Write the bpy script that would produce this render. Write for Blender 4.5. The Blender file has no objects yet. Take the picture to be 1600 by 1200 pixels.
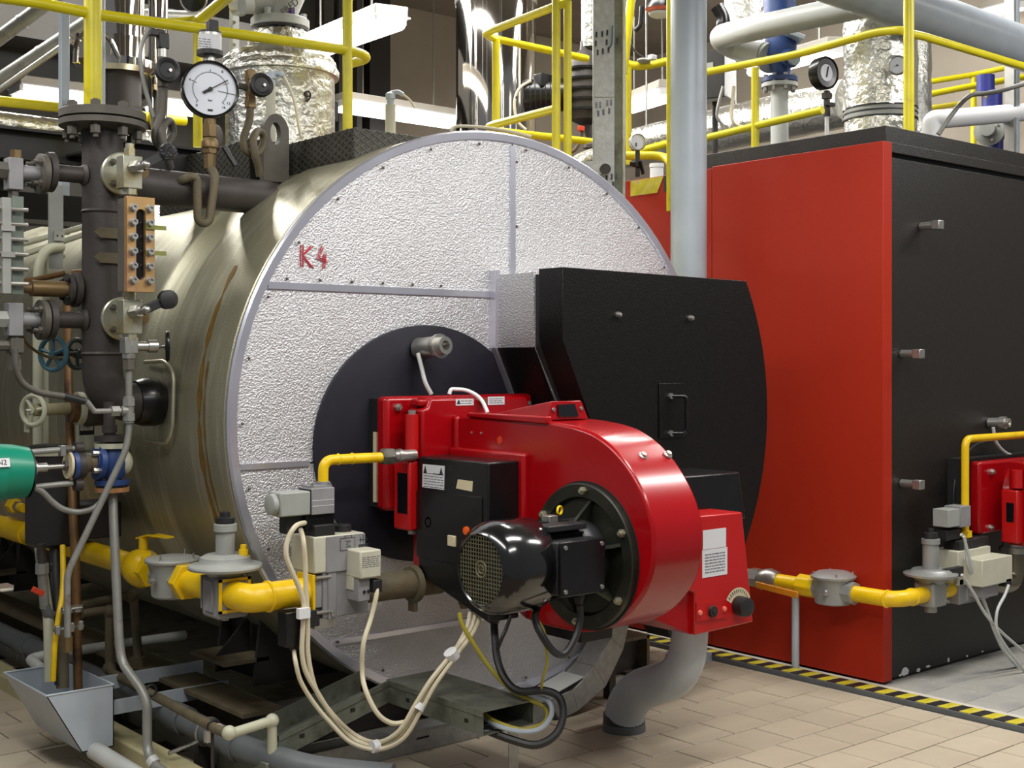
import bpy, bmesh, math, random
from mathutils import Vector as V, Matrix
random.seed(7)
SC = bpy.context.scene
COL = SC.collection
PI = math.pi
# ---------------------------------------------------------------- camera, world, lights, exposure
FPX, HORZ, EYE, YAW = 2003.0, 564.0, 1.55, math.radians(40.1)
cam_d = bpy.data.cameras.new('camera'); cam = bpy.data.objects.new('camera', cam_d); COL.objects.link(cam)
cam_d.sensor_width = 36; cam_d.lens = FPX / 1600 * 36
cam_d.shift_y = (HORZ - 600) / 1600
cam_d.clip_start = 0.05; cam_d.clip_end = 100
cam.location = (0, 0, EYE); cam.rotation_euler = (PI / 2, 0, -YAW)
SC.camera = cam
w = bpy.data.worlds.new('world'); SC.world = w; w.use_nodes = True
w.node_tree.nodes['Background'].inputs[0].default_value = (0.92, 0.95, 1.0, 1)
w.node_tree.nodes['Background'].inputs[1].default_value = 0.16
def area(name, loc, sx, sy, power, col=(1, 0.98, 0.95), rot=(0, 0, 0)):
    l = bpy.data.lights.new(name, 'AREA'); l.shape = 'RECTANGLE'; l.size = sx; l.size_y = sy; l.energy = power; l.color = col
    o = bpy.data.objects.new(name, l); COL.objects.link(o); o.location = loc; o.rotation_euler = rot
    return o
area('ceiling_and_fill_light', (0.6, 3.0, 3.8), 0.4, 3.2, 75)
area('ceiling_and_fill_light', (3.5, 2.3, 3.7), 2.2, 0.35, 72)
area('ceiling_and_fill_light', (2.2, 0.7, 3.5), 2.0, 0.35, 48)  # added fill near the camera, brightens the boiler front and grey duct
area('ceiling_and_fill_light', (7.0, 1.9, 3.9), 2.6, 0.4, 85)
area('ceiling_and_fill_light', (0.4, 6.8, 4.0), 0.5, 3.2, 70)
area('ceiling_and_fill_light', (5.0, 6.4, 4.6), 0.5, 4.0, 130)
area('ceiling_and_fill_light', (5.0, 9.9, 5.2), 6.0, 0.5, 330, rot=(math.radians(-38), 0, 0))  # added fill without a fixture, meant to brighten the back wall
area('ceiling_and_fill_light', (9.6, 7.6, 5.2), 0.5, 5.0, 95, rot=(0, math.radians(-32), 0))  # added fill, tilted to lift the right-hand wall
area('ceiling_and_fill_light', (7.5, 5.0, 4.8), 0.5, 3.0, 110)
SC.view_settings.view_transform = 'Standard'; SC.view_settings.look = 'None'
SC.view_settings.gamma = 1; SC.view_settings.use_curve_mapping = False
SC.view_settings.exposure = 0.35
# ---------------------------------------------------------------- measuring: a pixel of the photograph on a plane of the room
_fw = V((math.sin(YAW), math.cos(YAW), 0)); _rt = V((math.cos(YAW), -math.sin(YAW), 0))
def U(px, py, **k):
    r = _fw + _rt * ((px - 800) / FPX) + V((0, 0, 1)) * ((HORZ - py) / FPX)
    a, v = next(iter(k.items()))
    o = V((0, 0, EYE))
    if a == 'd': return o + r * v
    i = 'xyz'.index(a)
    return o + r * ((v - o[i]) / r[i])
def proj(p):
    p = V(p) - V((0, 0, EYE)); d = p.dot(_fw)
    if d < 0.05: return (-9999, -9999, d)
    return (800 + FPX * p.dot(_rt) / d, HORZ - FPX * p.z / d, d)
# ---------------------------------------------------------------- materials
def lin(c):
    return tuple(((x / 255) / 12.92 if x / 255 <= 0.04045 else ((x / 255 + 0.055) / 1.055) ** 2.4) for x in c)
MATS = {}
def mat(name, c, rough=0.5, metal=0.0, var=0.12, vs=6.0, bump=0.0, bs=60.0, c2=None, mixs=3.0, mixt=(0.5, 0.65), coat=0.0, emit=None, es=0.0, rand=0.0, stretch=None, spec=None, bdist=0.01, alpha=None, trans=None):
    m = bpy.data.materials.new(name); m.use_nodes = True
    nt = m.node_tree; N = nt.nodes; L = nt.links; b = N['Principled BSDF']
    b.inputs['Roughness'].default_value = rough; b.inputs['Metallic'].default_value = metal
    if coat: b.inputs['Coat Weight'].default_value = coat; b.inputs['Coat Roughness'].default_value = 0.12
    if spec is not None: b.inputs['Specular IOR Level'].default_value = spec
    tc = N.new('ShaderNodeTexCoord'); src = tc.outputs['Object']
    if stretch:
        mp = N.new('ShaderNodeMapping'); mp.inputs['Scale'].default_value = stretch
        L.new(src, mp.inputs['Vector']); src = mp.outputs[0]
    base = lin(c) + (1,)
    nz = N.new('ShaderNodeTexNoise'); nz.inputs['Scale'].default_value = vs; nz.inputs['Detail'].default_value = 5
    L.new(src, nz.inputs['Vector'])
    rm = N.new('ShaderNodeMapRange'); rm.inputs['From Min'].default_value = 0.25; rm.inputs['From Max'].default_value = 0.75
    rm.inputs['To Min'].default_value = 1 - var; rm.inputs['To Max'].default_value = 1 + var
    L.new(nz.outputs['Fac'], rm.inputs['Value'])
    mul = N.new('ShaderNodeVectorMath'); mul.operation = 'SCALE'
    mul.inputs[0].default_value = base[:3]; L.new(rm.outputs[0], mul.inputs['Scale'])
    out = mul.outputs[0]
    if c2 is not None:
        n2 = N.new('ShaderNodeTexNoise'); n2.inputs['Scale'].default_value = mixs; n2.inputs['Detail'].default_value = 8; n2.inputs['Roughness'].default_value = 0.65
        L.new(src, n2.inputs['Vector'])
        r2 = N.new('ShaderNodeMapRange'); r2.inputs['From Min'].default_value = mixt[0]; r2.inputs['From Max'].default_value = mixt[1]
        L.new(n2.outputs['Fac'], r2.inputs['Value'])
        mx = N.new('ShaderNodeMix'); mx.data_type = 'RGBA'
        L.new(r2.outputs[0], mx.inputs[0]); L.new(out, mx.inputs[6]); mx.inputs[7].default_value = lin(c2) + (1,)
        out = mx.outputs[2]
    if rand:
        oi = N.new('ShaderNodeObjectInfo'); r3 = N.new('ShaderNodeMapRange')
        r3.inputs['To Min'].default_value = 1 - rand; r3.inputs['To Max'].default_value = 1 + rand
        L.new(oi.outputs['Random'], r3.inputs['Value'])
        m3 = N.new('ShaderNodeVectorMath'); m3.operation = 'SCALE'; L.new(out, m3.inputs[0]); L.new(r3.outputs[0], m3.inputs['Scale']); out = m3.outputs[0]
    L.new(out, b.inputs['Base Color'])
    if bump:
        nb = N.new('ShaderNodeTexNoise'); nb.inputs['Scale'].default_value = bs; nb.inputs['Detail'].default_value = 3
        L.new(tc.outputs['Object'], nb.inputs['Vector'])
        bp = N.new('ShaderNodeBump'); bp.inputs['Strength'].default_value = bump; bp.inputs['Distance'].default_value = bdist
        L.new(nb.outputs['Fac'], bp.inputs['Height']); L.new(bp.outputs[0], b.inputs['Normal'])
    if emit:
        b.inputs['Emission Color'].default_value = lin(emit) + (1,); b.inputs['Emission Strength'].default_value = es
    if trans: b.inputs['Transmission Weight'].default_value = trans
    MATS[name] = m
    return m
STUCCO = mat('embossed_aluminium', (205, 205, 206), 0.40, 0.8, 0.06, 2.0, 1.0, 150, bdist=0.006)
SHELL = mat('aluminium_cladding', (180, 177, 152), 0.40, 0.78, 0.10, 1.6, 0.4, 170, c2=(222, 218, 198), mixs=3.0, mixt=(0.5, 0.78), stretch=(1, 5, 0.5), bdist=0.003)
SEAM = mat('seam_aluminium', (212, 212, 222), 0.3, 0.8, 0.08)
FOIL = mat('crumpled_foil', (222, 220, 210), 0.33, 1.0, 0.06, 5, 0.42, 24, bdist=0.03, stretch=(1, 1, 0.5))
CHROME = mat('polished_steel', (205, 200, 192), 0.07, 1.0, 0.04, 3)
STEEL = mat('bright_steel', (176, 174, 168), 0.35, 0.85, 0.12, 20)
ZINC = mat('zinc_plate', (176, 176, 158), 0.35, 0.7, 0.18, 14, c2=(168, 150, 96), mixs=9)
BRASSY = mat('passivated_zinc', (186, 150, 100), 0.4, 0.6, 0.15, 9, c2=(176, 122, 112), mixs=9, mixt=(0.5, 0.75))
BRASS = mat('brass', (112, 92, 60), 0.45, 0.5, 0.18, 12)
COPPER = mat('copper_tube', (112, 82, 48), 0.42, 0.4, 0.2, 12, c2=(74, 54, 36), mixs=8)
GALV = mat('galvanised_sheet', (152, 152, 148), 0.45, 0.5, 0.16, 28, 0.15, 80)
GALVD = mat('weathered_galvanised', (112, 116, 104), 0.5, 0.35, 0.18, 18, c2=(84, 84, 72), mixs=7)
BLACK = mat('black_enamel', (17, 17, 18), 0.3, 0.0, 0.2, 10, 0.05, 120, coat=0.15, spec=0.35)
DOOR = mat('black_door_enamel', (14, 13, 11), 0.38, 0.0, 0.2, 30, 0.2, 160, c2=(24, 22, 19), mixs=60, mixt=(0.6, 0.78), spec=0.3)
DISC = mat('dark_blue_black_plate', (30, 29, 38), 0.5, 0.0, 0.25, 8, spec=0.3)
IRON = mat('dark_iron', (62, 57, 54), 0.55, 0.25, 0.2, 9, 0.1, 60)
IRON2 = mat('dusty_iron', (88, 84, 76), 0.6, 0.25, 0.2, 9, 0.1, 60)
RUSTY = mat('rusty_steel', (96, 88, 68), 0.7, 0.15, 0.25, 14, 0.2, 60, c2=(98, 76, 52), mixs=9, mixt=(0.52, 0.7))
RUBBER = mat('black_rubber', (30, 30, 31), 0.5, 0.0, 0.15)
MOTOR = mat('motor_black', (17, 17, 18), 0.16, 0.0, 0.2, 5, coat=0.6)
MOTORD = mat('dusty_motor_black', (34, 34, 36), 0.42, 0.0, 0.3, 16, c2=(60, 58, 54), mixs=22, mixt=(0.58, 0.75))
MFLANGE = mat('oily_cast_iron', (34, 35, 27), 0.4, 0.2, 0.3, 12, c2=(78, 78, 54), mixs=8, mixt=(0.55, 0.8))
GRILLE = mat('dusty_fan_grille', (112, 108, 84), 0.5, 0.2, 0.15, 30)
RED = mat('red_gloss_enamel', (152, 6, 14), 0.24, 0.0, 0.06, 3, coat=0.3, spec=0.3)
REDM = mat('red_panel', (162, 39, 18), 0.5, 0.0, 0.05, 2, 0.06, 160, spec=0.22)
FLAKE = mat('dark_brown_flake_enamel', (30, 27, 24), 0.42, 0.15, 0.25, 40, 0.25, 200, c2=(46, 41, 34), mixs=160, mixt=(0.55, 0.7))
REDD = mat('red_machine_paint', (176, 12, 14), 0.35, 0.0, 0.05, 3, coat=0.15)
YEL = mat('yellow_gas_paint', (228, 188, 14), 0.35, 0.0, 0.1, 12, 0.1, 30, c2=(196, 150, 12), mixs=9, mixt=(0.62, 0.8))
RAIL = mat('yellow_rail_paint', (222, 208, 22), 0.33, 0.0, 0.1, 8, c2=(190, 170, 20), mixs=14, mixt=(0.62, 0.8))
PIPEG = mat('grey_blue_pipe_paint', (172, 182, 190), 0.35, 0.0, 0.06, 6)
DUCTG = mat('grey_duct_plastic', (174, 182, 190), 0.34, 0.0, 0.08, 9)
PIPEW = mat('pale_grey_pipe_paint', (186, 188, 184), 0.4, 0.0, 0.08, 6)
PIPEC = mat('cream_pipe_paint', (182, 182, 158), 0.5, 0.0, 0.1, 6)
PVC = mat('dark_grey_pvc', (92, 96, 98), 0.5, 0.0, 0.12, 9)
TUBEG = mat('scuffed_grey_tube', (142, 142, 136), 0.45, 0.35, 0.14, 18, c2=(120, 96, 78), mixs=16, mixt=(0.6, 0.72))
CAST = mat('silver_casting', (152, 153, 150), 0.42, 0.35, 0.12, 12)
BLUE = mat('blue_valve_paint', (40, 66, 120), 0.45, 0.0, 0.2, 14)
BLUED = mat('deep_blue_paint', (36, 42, 120), 0.4, 0.0, 0.15, 10)
TEAL = mat('teal_handwheel_paint', (58, 98, 112), 0.45, 0.0, 0.15, 10)
GREEN = mat('green_enamel', (10, 132, 104), 0.35, 0.0, 0.08, 6)
GREYP = mat('grey_casing', (150, 152, 146), 0.5, 0.0, 0.1, 12)
GREYV = mat('grey_casting', (134, 133, 134), 0.5, 0.0, 0.15, 14)
CREAM = mat('cream_casing', (190, 188, 168), 0.5, 0.0, 0.08, 12)
CABLE = mat('cream_cable', (206, 196, 168), 0.5, 0.0, 0.06)
CABLEY = mat('yellow_green_cable', (168, 156, 52), 0.5, 0.0, 0.1)
WHITE = mat('white_plastic', (222, 222, 222), 0.5, 0.0, 0.04)
LABEL = mat('white_sticker', (206, 208, 210), 0.5, 0.0, 0.04)
LABELC = mat('cream_sticker', (206, 194, 160), 0.5, 0.0, 0.05)
INK = mat('black_print', (36, 36, 40), 0.6, 0.0, 0.05)
PRINT = mat('fine_grey_print', (104, 106, 112), 0.6, 0.0, 0.05)
REDINK = mat('red_marker', (190, 44, 60), 0.6, 0.0, 0.15, 60)
DIAL = mat('dial_white', (214, 218, 226), 0.4, 0.0, 0.03)
TAPE = mat('black_tape', (52, 56, 62), 0.4, 0.0, 0.1)
HAZY = mat('hazard_yellow', (196, 182, 40), 0.5, 0.0, 0.25, 20, c2=(186, 176, 120), mixs=14, mixt=(0.55, 0.62))
HAZB = mat('hazard_black', (34, 30, 28), 0.5, 0.0, 0.2, 20)
TILE = mat('beige_floor_tile', (183, 171, 149), 0.5, 0.0, 0.05, 14, 0.08, 120, rand=0.045, c2=(166, 151, 132), mixs=2, mixt=(0.5, 0.8))
TILEG = mat('grey_floor_tile', (172, 170, 162), 0.5, 0.0, 0.1, 8, 0.08, 120, rand=0.04, c2=(132, 130, 132), mixs=2.5, mixt=(0.5, 0.7))
GROUT = mat('floor_grout', (92, 78, 66), 0.85, 0.0, 0.12, 20)
GROUTL = mat('pale_grout', (196, 190, 176), 0.75, 0.0, 0.12, 12)
CONC = mat('concrete_plinth', (172, 168, 152), 0.7, 0.0, 0.12, 6, 0.15, 50, c2=(136, 128, 108), mixs=6)
CURB = mat('pale_curb', (176, 168, 128), 0.7, 0.0, 0.14, 9, 0.1, 50)
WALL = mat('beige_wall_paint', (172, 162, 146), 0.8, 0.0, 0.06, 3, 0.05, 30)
WALLD = mat('dark_grey_wall', (80, 78, 74), 0.8, 0.0, 0.1, 3)
CEIL = mat('ceiling_concrete', (150, 142, 130), 0.8, 0.0, 0.1, 3)
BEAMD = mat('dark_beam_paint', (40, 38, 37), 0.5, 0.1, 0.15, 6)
TUBE = mat('fluorescent_tube', (255, 252, 244), 0.5, emit=(255, 251, 244), es=3.2)
LAMPB = mat('lamp_casing', (190, 184, 172), 0.5, 0.1, 0.05)
GLASSB = mat('dark_glass', (14, 14, 18), 0.08, 0.0, 0.05, coat=0.5)
ORANGE = mat('orange_lens', (226, 92, 20), 0.3, 0.0, 0.05)
PINK = mat('pink_indicator_cap', (232, 120, 100), 0.4, 0.0, 0.05)
ORANGEP = mat('dull_orange_cap', (196, 58, 20), 0.5, 0.0, 0.05)
WOODY = mat('wood_board', (150, 128, 84), 0.7, 0.0, 0.15, 9)
PURPLE = mat('purple_cap', (70, 40, 110), 0.5, 0.0, 0.1)

def diamond(name, c):
    m = mat(name, c, 0.5, 0.2, 0.1, 6)
    nt = m.node_tree; N = nt.nodes; L = nt.links
    tc = N.new('ShaderNodeTexCoord'); mp = N.new('ShaderNodeMapping'); mp.inputs['Rotation'].default_value = (0.0, 0, 0)
    L.new(tc.outputs['Object'], mp.inputs[0]); sep = N.new('ShaderNodeSeparateXYZ'); L.new(mp.outputs[0], sep.inputs[0])
    return m
CHECK = diamond('raised_pattern_plate', (52, 50, 42))
# ---------------------------------------------------------------- mesh helpers
def basis(d):
    d = V(d).normalized(); u = d.orthogonal().normalized()
    if abs(d.z) < 0.9: u = V((0, 0, 1)).cross(d).normalized()
    else: u = V((1, 0, 0)); u = (u - d * u.dot(d)).normalized()
    return u, d.cross(u).normalized(), d
class MB:
    def __init__(s): s.v = []; s.f = []
    def add(s, vs, fs):
        o = len(s.v); s.v += [V(x) for x in vs]; s.f += [tuple(i + o for i in f) for f in fs]; return s
    def box(s, a, b):
        x0, x1 = sorted((a[0], b[0])); y0, y1 = sorted((a[1], b[1])); z0, z1 = sorted((a[2], b[2]))
        return s.add([(x0, y0, z0), (x1, y0, z0), (x1, y1, z0), (x0, y1, z0), (x0, y0, z1), (x1, y0, z1), (x1, y1, z1), (x0, y1, z1)],
                     [(0, 3, 2, 1), (4, 5, 6, 7), (0, 1, 5, 4), (1, 2, 6, 5), (2, 3, 7, 6), (3, 0, 4, 7)])
    def obox(s, c, sz, ax=None):
        """box of size sz about c on the axes ax (three unit vectors)"""
        ax = ax or (V((1, 0, 0)), V((0, 1, 0)), V((0, 0, 1))); c = V(c)
        h = [V(a) * (z / 2) for a, z in zip(ax, sz)]
        vs = [c + h[0] * i + h[1] * j + h[2] * k for k in (-1, 1) for j in (-1, 1) for i in (-1, 1)]
        return s.add(vs, [(0, 2, 3, 1), (4, 5, 7, 6), (0, 1, 5, 4), (1, 3, 7, 5), (3, 2, 6, 7), (2, 0, 4, 6)])
    def bar(s, a, b, w_, h_, up=(0, 0, 1)):
        a, b = V(a), V(b); d = (b - a).normalized(); u = V(up); x = d.cross(u).normalized(); u = x.cross(d).normalized()
        return s.obox((a + b) / 2, ((b - a).length, w_, h_), (d, x, u))
    def cyl(s, a, b, r, r2=None, n=20, caps=True):
        return s.lathe(a, V(b) - V(a), [(0, r), ((V(b) - V(a)).length, r if r2 is None else r2)], n, caps)
    def lathe(s, p, ax, prof, n=28, caps=True, sx=1.0, sy=1.0, ph=0.0):
        u, w_, d = basis(ax); p = V(p); vs = []; fs = []
        for t, r in prof:
            for k in range(n):
                a = 2 * PI * k / n + ph
                vs.append(p + d * t + u * (r * sx * math.cos(a)) + w_ * (r * sy * math.sin(a)))
        for i in range(len(prof) - 1):
            for k in range(n):
                k2 = (k + 1) % n
                fs.append((i * n + k, i * n + k2, (i + 1) * n + k2, (i + 1) * n + k))
        if caps:
            if prof[0][1] > 1e-6: fs.append(tuple(reversed(range(n))))
            m = (len(prof) - 1) * n
            if prof[-1][1] > 1e-6: fs.append(tuple(range(m, m + n)))
        return s.add(vs, fs)
    def tube(s, pts, r, n=12, fil=0.0, caps=True, seg=6):
        pts = [V(p) for p in pts]
        if fil:
            q = [pts[0]]
            for i in range(1, len(pts) - 1):
                a, b, c = pts[i - 1], pts[i], pts[i + 1]
                d1 = (a - b); d2 = (c - b); l = min(fil, d1.length * 0.49, d2.length * 0.49)
                if l < 1e-5 or d1.normalized().dot(d2.normalized()) < -0.999: q.append(b); continue
                p0 = b + d1.normalized() * l; p1 = b + d2.normalized() * l
                for k in range(seg + 1):
                    t = k / seg; q.append(p0 * (1 - t) ** 2 + b * (2 * t * (1 - t)) + p1 * t * t)
            q.append(pts[-1]); pts = q
        rs = r if isinstance(r, (list, tuple)) else None
        d0 = (pts[1] - pts[0]).normalized(); u, w_, _ = basis(d0); vs = []; fs = []
        for i, p in enumerate(pts):
            if 0 < i < len(pts) - 1: d = ((pts[i + 1] - p).normalized() + (p - pts[i - 1]).normalized()).normalized()
            elif i: d = (p - pts[i - 1]).normalized()
            else: d = d0
            u = (u - d * u.dot(d)).normalized(); w_ = d.cross(u)
            if rs: t = i / (len(pts) - 1) * (len(rs) - 1); j = min(int(t), len(rs) - 2); rr = rs[j] + (rs[j + 1] - rs[j]) * (t - j)
            else: rr = r
            for k in range(n):
                a = 2 * PI * k / n; vs.append(p + u * (rr * math.cos(a)) + w_ * (rr * math.sin(a)))
        for i in range(len(pts) - 1):
            for k in range(n):
                k2 = (k + 1) % n; fs.append((i * n + k, i * n + k2, (i + 1) * n + k2, (i + 1) * n + k))
        if caps: fs.append(tuple(reversed(range(n)))); m = (len(pts) - 1) * n; fs.append(tuple(range(m, m + n)))
        return s.add(vs, fs)
    def prism(s, poly, ext):
        n = len(poly); e = V(ext); vs = [V(p) for p in poly] + [V(p) + e for p in poly]
        nrm = V((0, 0, 0))
        for i in range(n): nrm += vs[i].cross(vs[(i + 1) % n])
        fs = [tuple(range(n)), tuple(reversed(range(n, 2 * n)))] + [(i, i + n, (i + 1) % n + n, (i + 1) % n) for i in range(n)]
        if nrm.dot(e) > 0: fs = [tuple(reversed(f)) for f in fs]
        return s.add(vs, fs)
    def ring(s, c, ax, R, r, n=32, m=10, sx=1, sy=1, a0=0, a1=2 * PI):
        u, w_, d = basis(ax); c = V(c); full = abs(a1 - a0 - 2 * PI) < 1e-6; vs = []; fs = []
        cnt = n if full else n + 1
        for i in range(cnt):
            a = a0 + (a1 - a0) * i / n; dr = u * (math.cos(a) * sx) + w_ * (math.sin(a) * sy)
            for k in range(m):
                b = 2 * PI * k / m; vs.append(c + dr * R + (dr.normalized() * math.cos(b) + d * math.sin(b)) * r)
        for i in range(n):
            i2 = (i + 1) % cnt
            for k in range(m):
                k2 = (k + 1) % m; fs.append((i * m + k, i2 * m + k, i2 * m + k2, i * m + k2))
        return s.add(vs, fs)
    def ball(s, c, r, sc=(1, 1, 1), n=16, m=10):
        c = V(c); vs = [c + V((0, 0, r * sc[2]))]; fs = []
        for i in range(1, m):
            t = PI * i / m
            for k in range(n):
                a = 2 * PI * k / n; vs.append(c + V((r * sc[0] * math.sin(t) * math.cos(a), r * sc[1] * math.sin(t) * math.sin(a), r * sc[2] * math.cos(t))))
        vs.append(c - V((0, 0, r * sc[2])))
        for k in range(n): fs.append((0, 1 + k, 1 + (k + 1) % n))
        for i in range(m - 2):
            for k in range(n): fs.append((1 + i * n + k, 1 + (i + 1) * n + k, 1 + (i + 1) * n + (k + 1) % n, 1 + i * n + (k + 1) % n))
        l = len(vs) - 1; b0 = 1 + (m - 2) * n
        for k in range(n): fs.append((b0 + k, l, b0 + (k + 1) % n))
        return s.add(vs, fs)
    def plate_hole(s, poly, hole, ext):
        """flat plate: outer loop and inner loop with the same number of points, thickness ext"""
        n = len(poly); e = V(ext); vs = [V(p) for p in poly] + [V(p) for p in hole]; vs = vs + [v + e for v in vs]; fs = []
        for i in range(n):
            j = (i + 1) % n
            fs += [(i, j, n + j, n + i), (2 * n + j, 2 * n + i, 3 * n + i, 3 * n + j), (j, i, 2 * n + i, 2 * n + j), (n + i, n + j, 3 * n + j, 3 * n + i)]
        return s.add(vs, fs)
ORG = {}
def _mesh(name, mb, m, org, sharp=38):
    me = bpy.data.meshes.new(name)
    me.from_pydata([tuple(p - org) for p in mb.v], [], mb.f); me.update()
    bm = bmesh.new(); bm.from_mesh(me); bmesh.ops.recalc_face_normals(bm, faces=bm.faces); bm.to_mesh(me); bm.free()
    for p in me.polygons: p.use_smooth = True
    me.set_sharp_from_angle(angle=math.radians(sharp))
    me.materials.append(m)
    return me
def _bev(o, bv, seg=2):
    md = o.modifiers.new('bevel', 'BEVEL'); md.width = bv; md.segments = seg; md.limit_method = 'ANGLE'; md.angle_limit = math.radians(35); md.harden_normals = False
def tag(o, label=None, cat=None, group=None, kind=None):
    for k, v in (('label', label), ('category', cat), ('group', group), ('kind', kind)):
        if v: o[k] = v
    return o
def thing(name, label, cat, loc, group=None):
    o = bpy.data.objects.new(name, None); COL.objects.link(o); o.location = loc; o.empty_display_size = 0.05
    ORG[o.name] = V(loc); return tag(o, label, cat, group)
def part(name, mb, m, par, label=None, bevel=0, kind=None, sharp=38):
    org = ORG[par.name]
    own = sum(mb.v, V((0, 0, 0))) / len(mb.v)
    me = _mesh(name, mb, m, own, sharp); o = bpy.data.objects.new(name, me); COL.objects.link(o); o.parent = par
    o.location = own - org; ORG[o.name] = own
    if bevel: _bev(o, bevel)
    return tag(o, label, None, None, kind)
def solo(name, mb, m, label, cat, group=None, bevel=0, kind=None, sharp=38):
    own = sum(mb.v, V((0, 0, 0))) / len(mb.v); own.z = min(p.z for p in mb.v)
    me = _mesh(name, mb, m, own, sharp); o = bpy.data.objects.new(name, me); COL.objects.link(o); o.location = own; ORG[o.name] = own
    if bevel: _bev(o, bevel)
    return tag(o, label, cat, group, kind)
def struct(name, mb, m, bevel=0):
    return solo(name, mb, m, None, None, None, bevel, 'structure')
def text_mesh(s, size, pos, right, up, depth=0.0012):
    """flat lettering as a small relief, returned as an MB"""
    c = bpy.data.curves.new('lettering', 'FONT'); c.body = s; c.size = size; c.extrude = depth; c.align_x = 'CENTER'; c.align_y = 'CENTER'; c.resolution_u = 3
    o = bpy.data.objects.new('lettering', c); COL.objects.link(o)
    me = bpy.data.meshes.new_from_object(o.evaluated_get(bpy.context.evaluated_depsgraph_get()))
    r = V(right).normalized(); u = V(up).normalized(); n = r.cross(u); p0 = V(pos); mb = MB()
    mb.add([p0 + r * v.co.x + u * v.co.y + n * v.co.z for v in me.vertices], [tuple(p.vertices) for p in me.polygons])
    bpy.data.objects.remove(o); bpy.data.curves.remove(c); bpy.data.meshes.remove(me)
    return mb
def lines(par, pos, right, up, wd, ht, rows, m=None, seed=1, name='print'):
    """rows of illegible fine print"""
    rnd = random.Random(seed); mb = MB(); r = V(right).normalized(); u = V(up).normalized(); n = r.cross(u)
    for i in range(rows):
        y = ht / 2 - ht * (i + 0.5) / rows; x = -wd / 2
        while x < wd / 2 - 0.004:
            l = min(rnd.uniform(0.008, 0.022) * max(1, wd / 0.1), wd / 2 - x)
            mb.obox(V(pos) + r * (x + l / 2) + u * y, (l, ht / rows * 0.32, 0.0006), (r, u, n)); x += l + 0.004
    return part(name, mb, m or PRINT, par, kind='stuff')
def hexbolt(c, ax, r=0.012, h=0.01, tail=0.0):
    c = V(c); d = V(ax).normalized(); mb = MB().cyl(c, c + d * h, r, n=6)
    mb.cyl(c + d * h * 0.9, c + d * (h + h * 0.7 + tail), r * 0.55, n=8)
    return mb
def bolts(par, c, ax, R, n, r=0.012, h=0.012, m=None, ph=0.3, name='bolt', tail=0.0):
    u, w_, d = basis(ax)
    for k in range(n):
        a = 2 * PI * k / n + ph
        part(name, hexbolt(V(c) + u * (R * math.cos(a)) + w_ * (R * math.sin(a)), ax, r, h, tail), m or STEEL, par)
def copytree(o, dv, label=None, par=None):
    c = o.copy(); COL.objects.link(c)
    if par is not None: c.parent = par
    else: c.location = V(o.location) + V(dv); ORG[c.name] = ORG[o.name] + V(dv)
    if label: c['label'] = label
    for ch in list(o.children): copytree(ch, dv, None, c)
    return c
# ================================================================ the setting
X, Y, Z = V((1, 0, 0)), V((0, 1, 0)), V((0, 0, 1))
floor = struct('floor', MB().box((-1.5, 0.6, -0.12), (12.5, 12.2, -0.012)), GROUT)
def tile_mesh(sx, sy):
    h = 0.012; b = 0.0016; x, y = sx / 2, sy / 2
    vs = [(-x, -y, -h), (x, -y, -h), (x, y, -h), (-x, y, -h), (-x, -y, -b), (x, -y, -b), (x, y, -b), (-x, y, -b), (-x + b, -y + b, 0), (x - b, -y + b, 0), (x - b, y - b, 0), (-x + b, y - b, 0)]
    fs = [(3, 2, 1, 0)] + [(i, (i + 1) % 4, (i + 1) % 4 + 4, i + 4) for i in range(4)] + [(i + 4, (i + 1) % 4 + 4, (i + 1) % 4 + 8, i + 8) for i in range(4)] + [(8, 9, 10, 11)]
    me = bpy.data.meshes.new('tile'); me.from_pydata(vs, [], fs); return me
fo = ORG['floor']
def lay(me, x, y):
    o = bpy.data.objects.new('tile', me); COL.objects.link(o); o.parent = floor; o.location = V((x, y, random.uniform(-0.0012, 0.0))) - fo
    return o
ta = tile_mesh(0.2395, 0.2015); ta.materials.append(TILE)
tb = tile_mesh(0.243, 0.205); tb.materials.append(TILEG)
def lay_row(y, x0, x1, off, m, me, sx, sy, skip):
    x = x0 + off
    while x - sx < x1:
        a, b = x - sx / 2 + 0.0025, x + sx / 2 - 0.0025
        c = (x, y)
        if b > x0 and a < x1 and not skip(max(min(x, x1), x0), y):
            if b > x1 or a < x0:
                a2, b2 = max(a, x0), min(b, x1)
                if b2 - a2 > 0.03:
                    m2 = tile_mesh(b2 - a2, sy - 0.005); m2.materials.append(m); lay(m2, (a2 + b2) / 2, y)
            else: lay(me, x, y)
        x += sx
def in_view(x, y):
    px, py, d = proj((x, y, 0)); return -330 < px < 1930 and py < 1420
for j in range(-12, 18):
    y = 3.59 + 0.208 * j
    lay_row(y, 1.25, 5.068, (4.764 - 1.25) % 0.246 + (0.123 if j % 2 else 0) - 0.246, TILE, ta, 0.246, 0.208,
            lambda x, y: not in_view(x, y) or (2.3 < x < 4.66 and y > 4.36) or x < 1.25 + 0.0 or (x < 2.3 and y > 6.9) or (y > 5.4 and x > 4.6))
for j in range(-7, 2):
    lay_row(3.44 + 0.2075 * j, 5.31, 7.4, 0.12, TILEG, tb, 0.2475, 0.2075, lambda x, y: not in_view(x, y))
struct('trim_1', MB().box((5.195, 2.0, -0.012), (5.30, 8.0, 0.002)), GROUTL)
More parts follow.
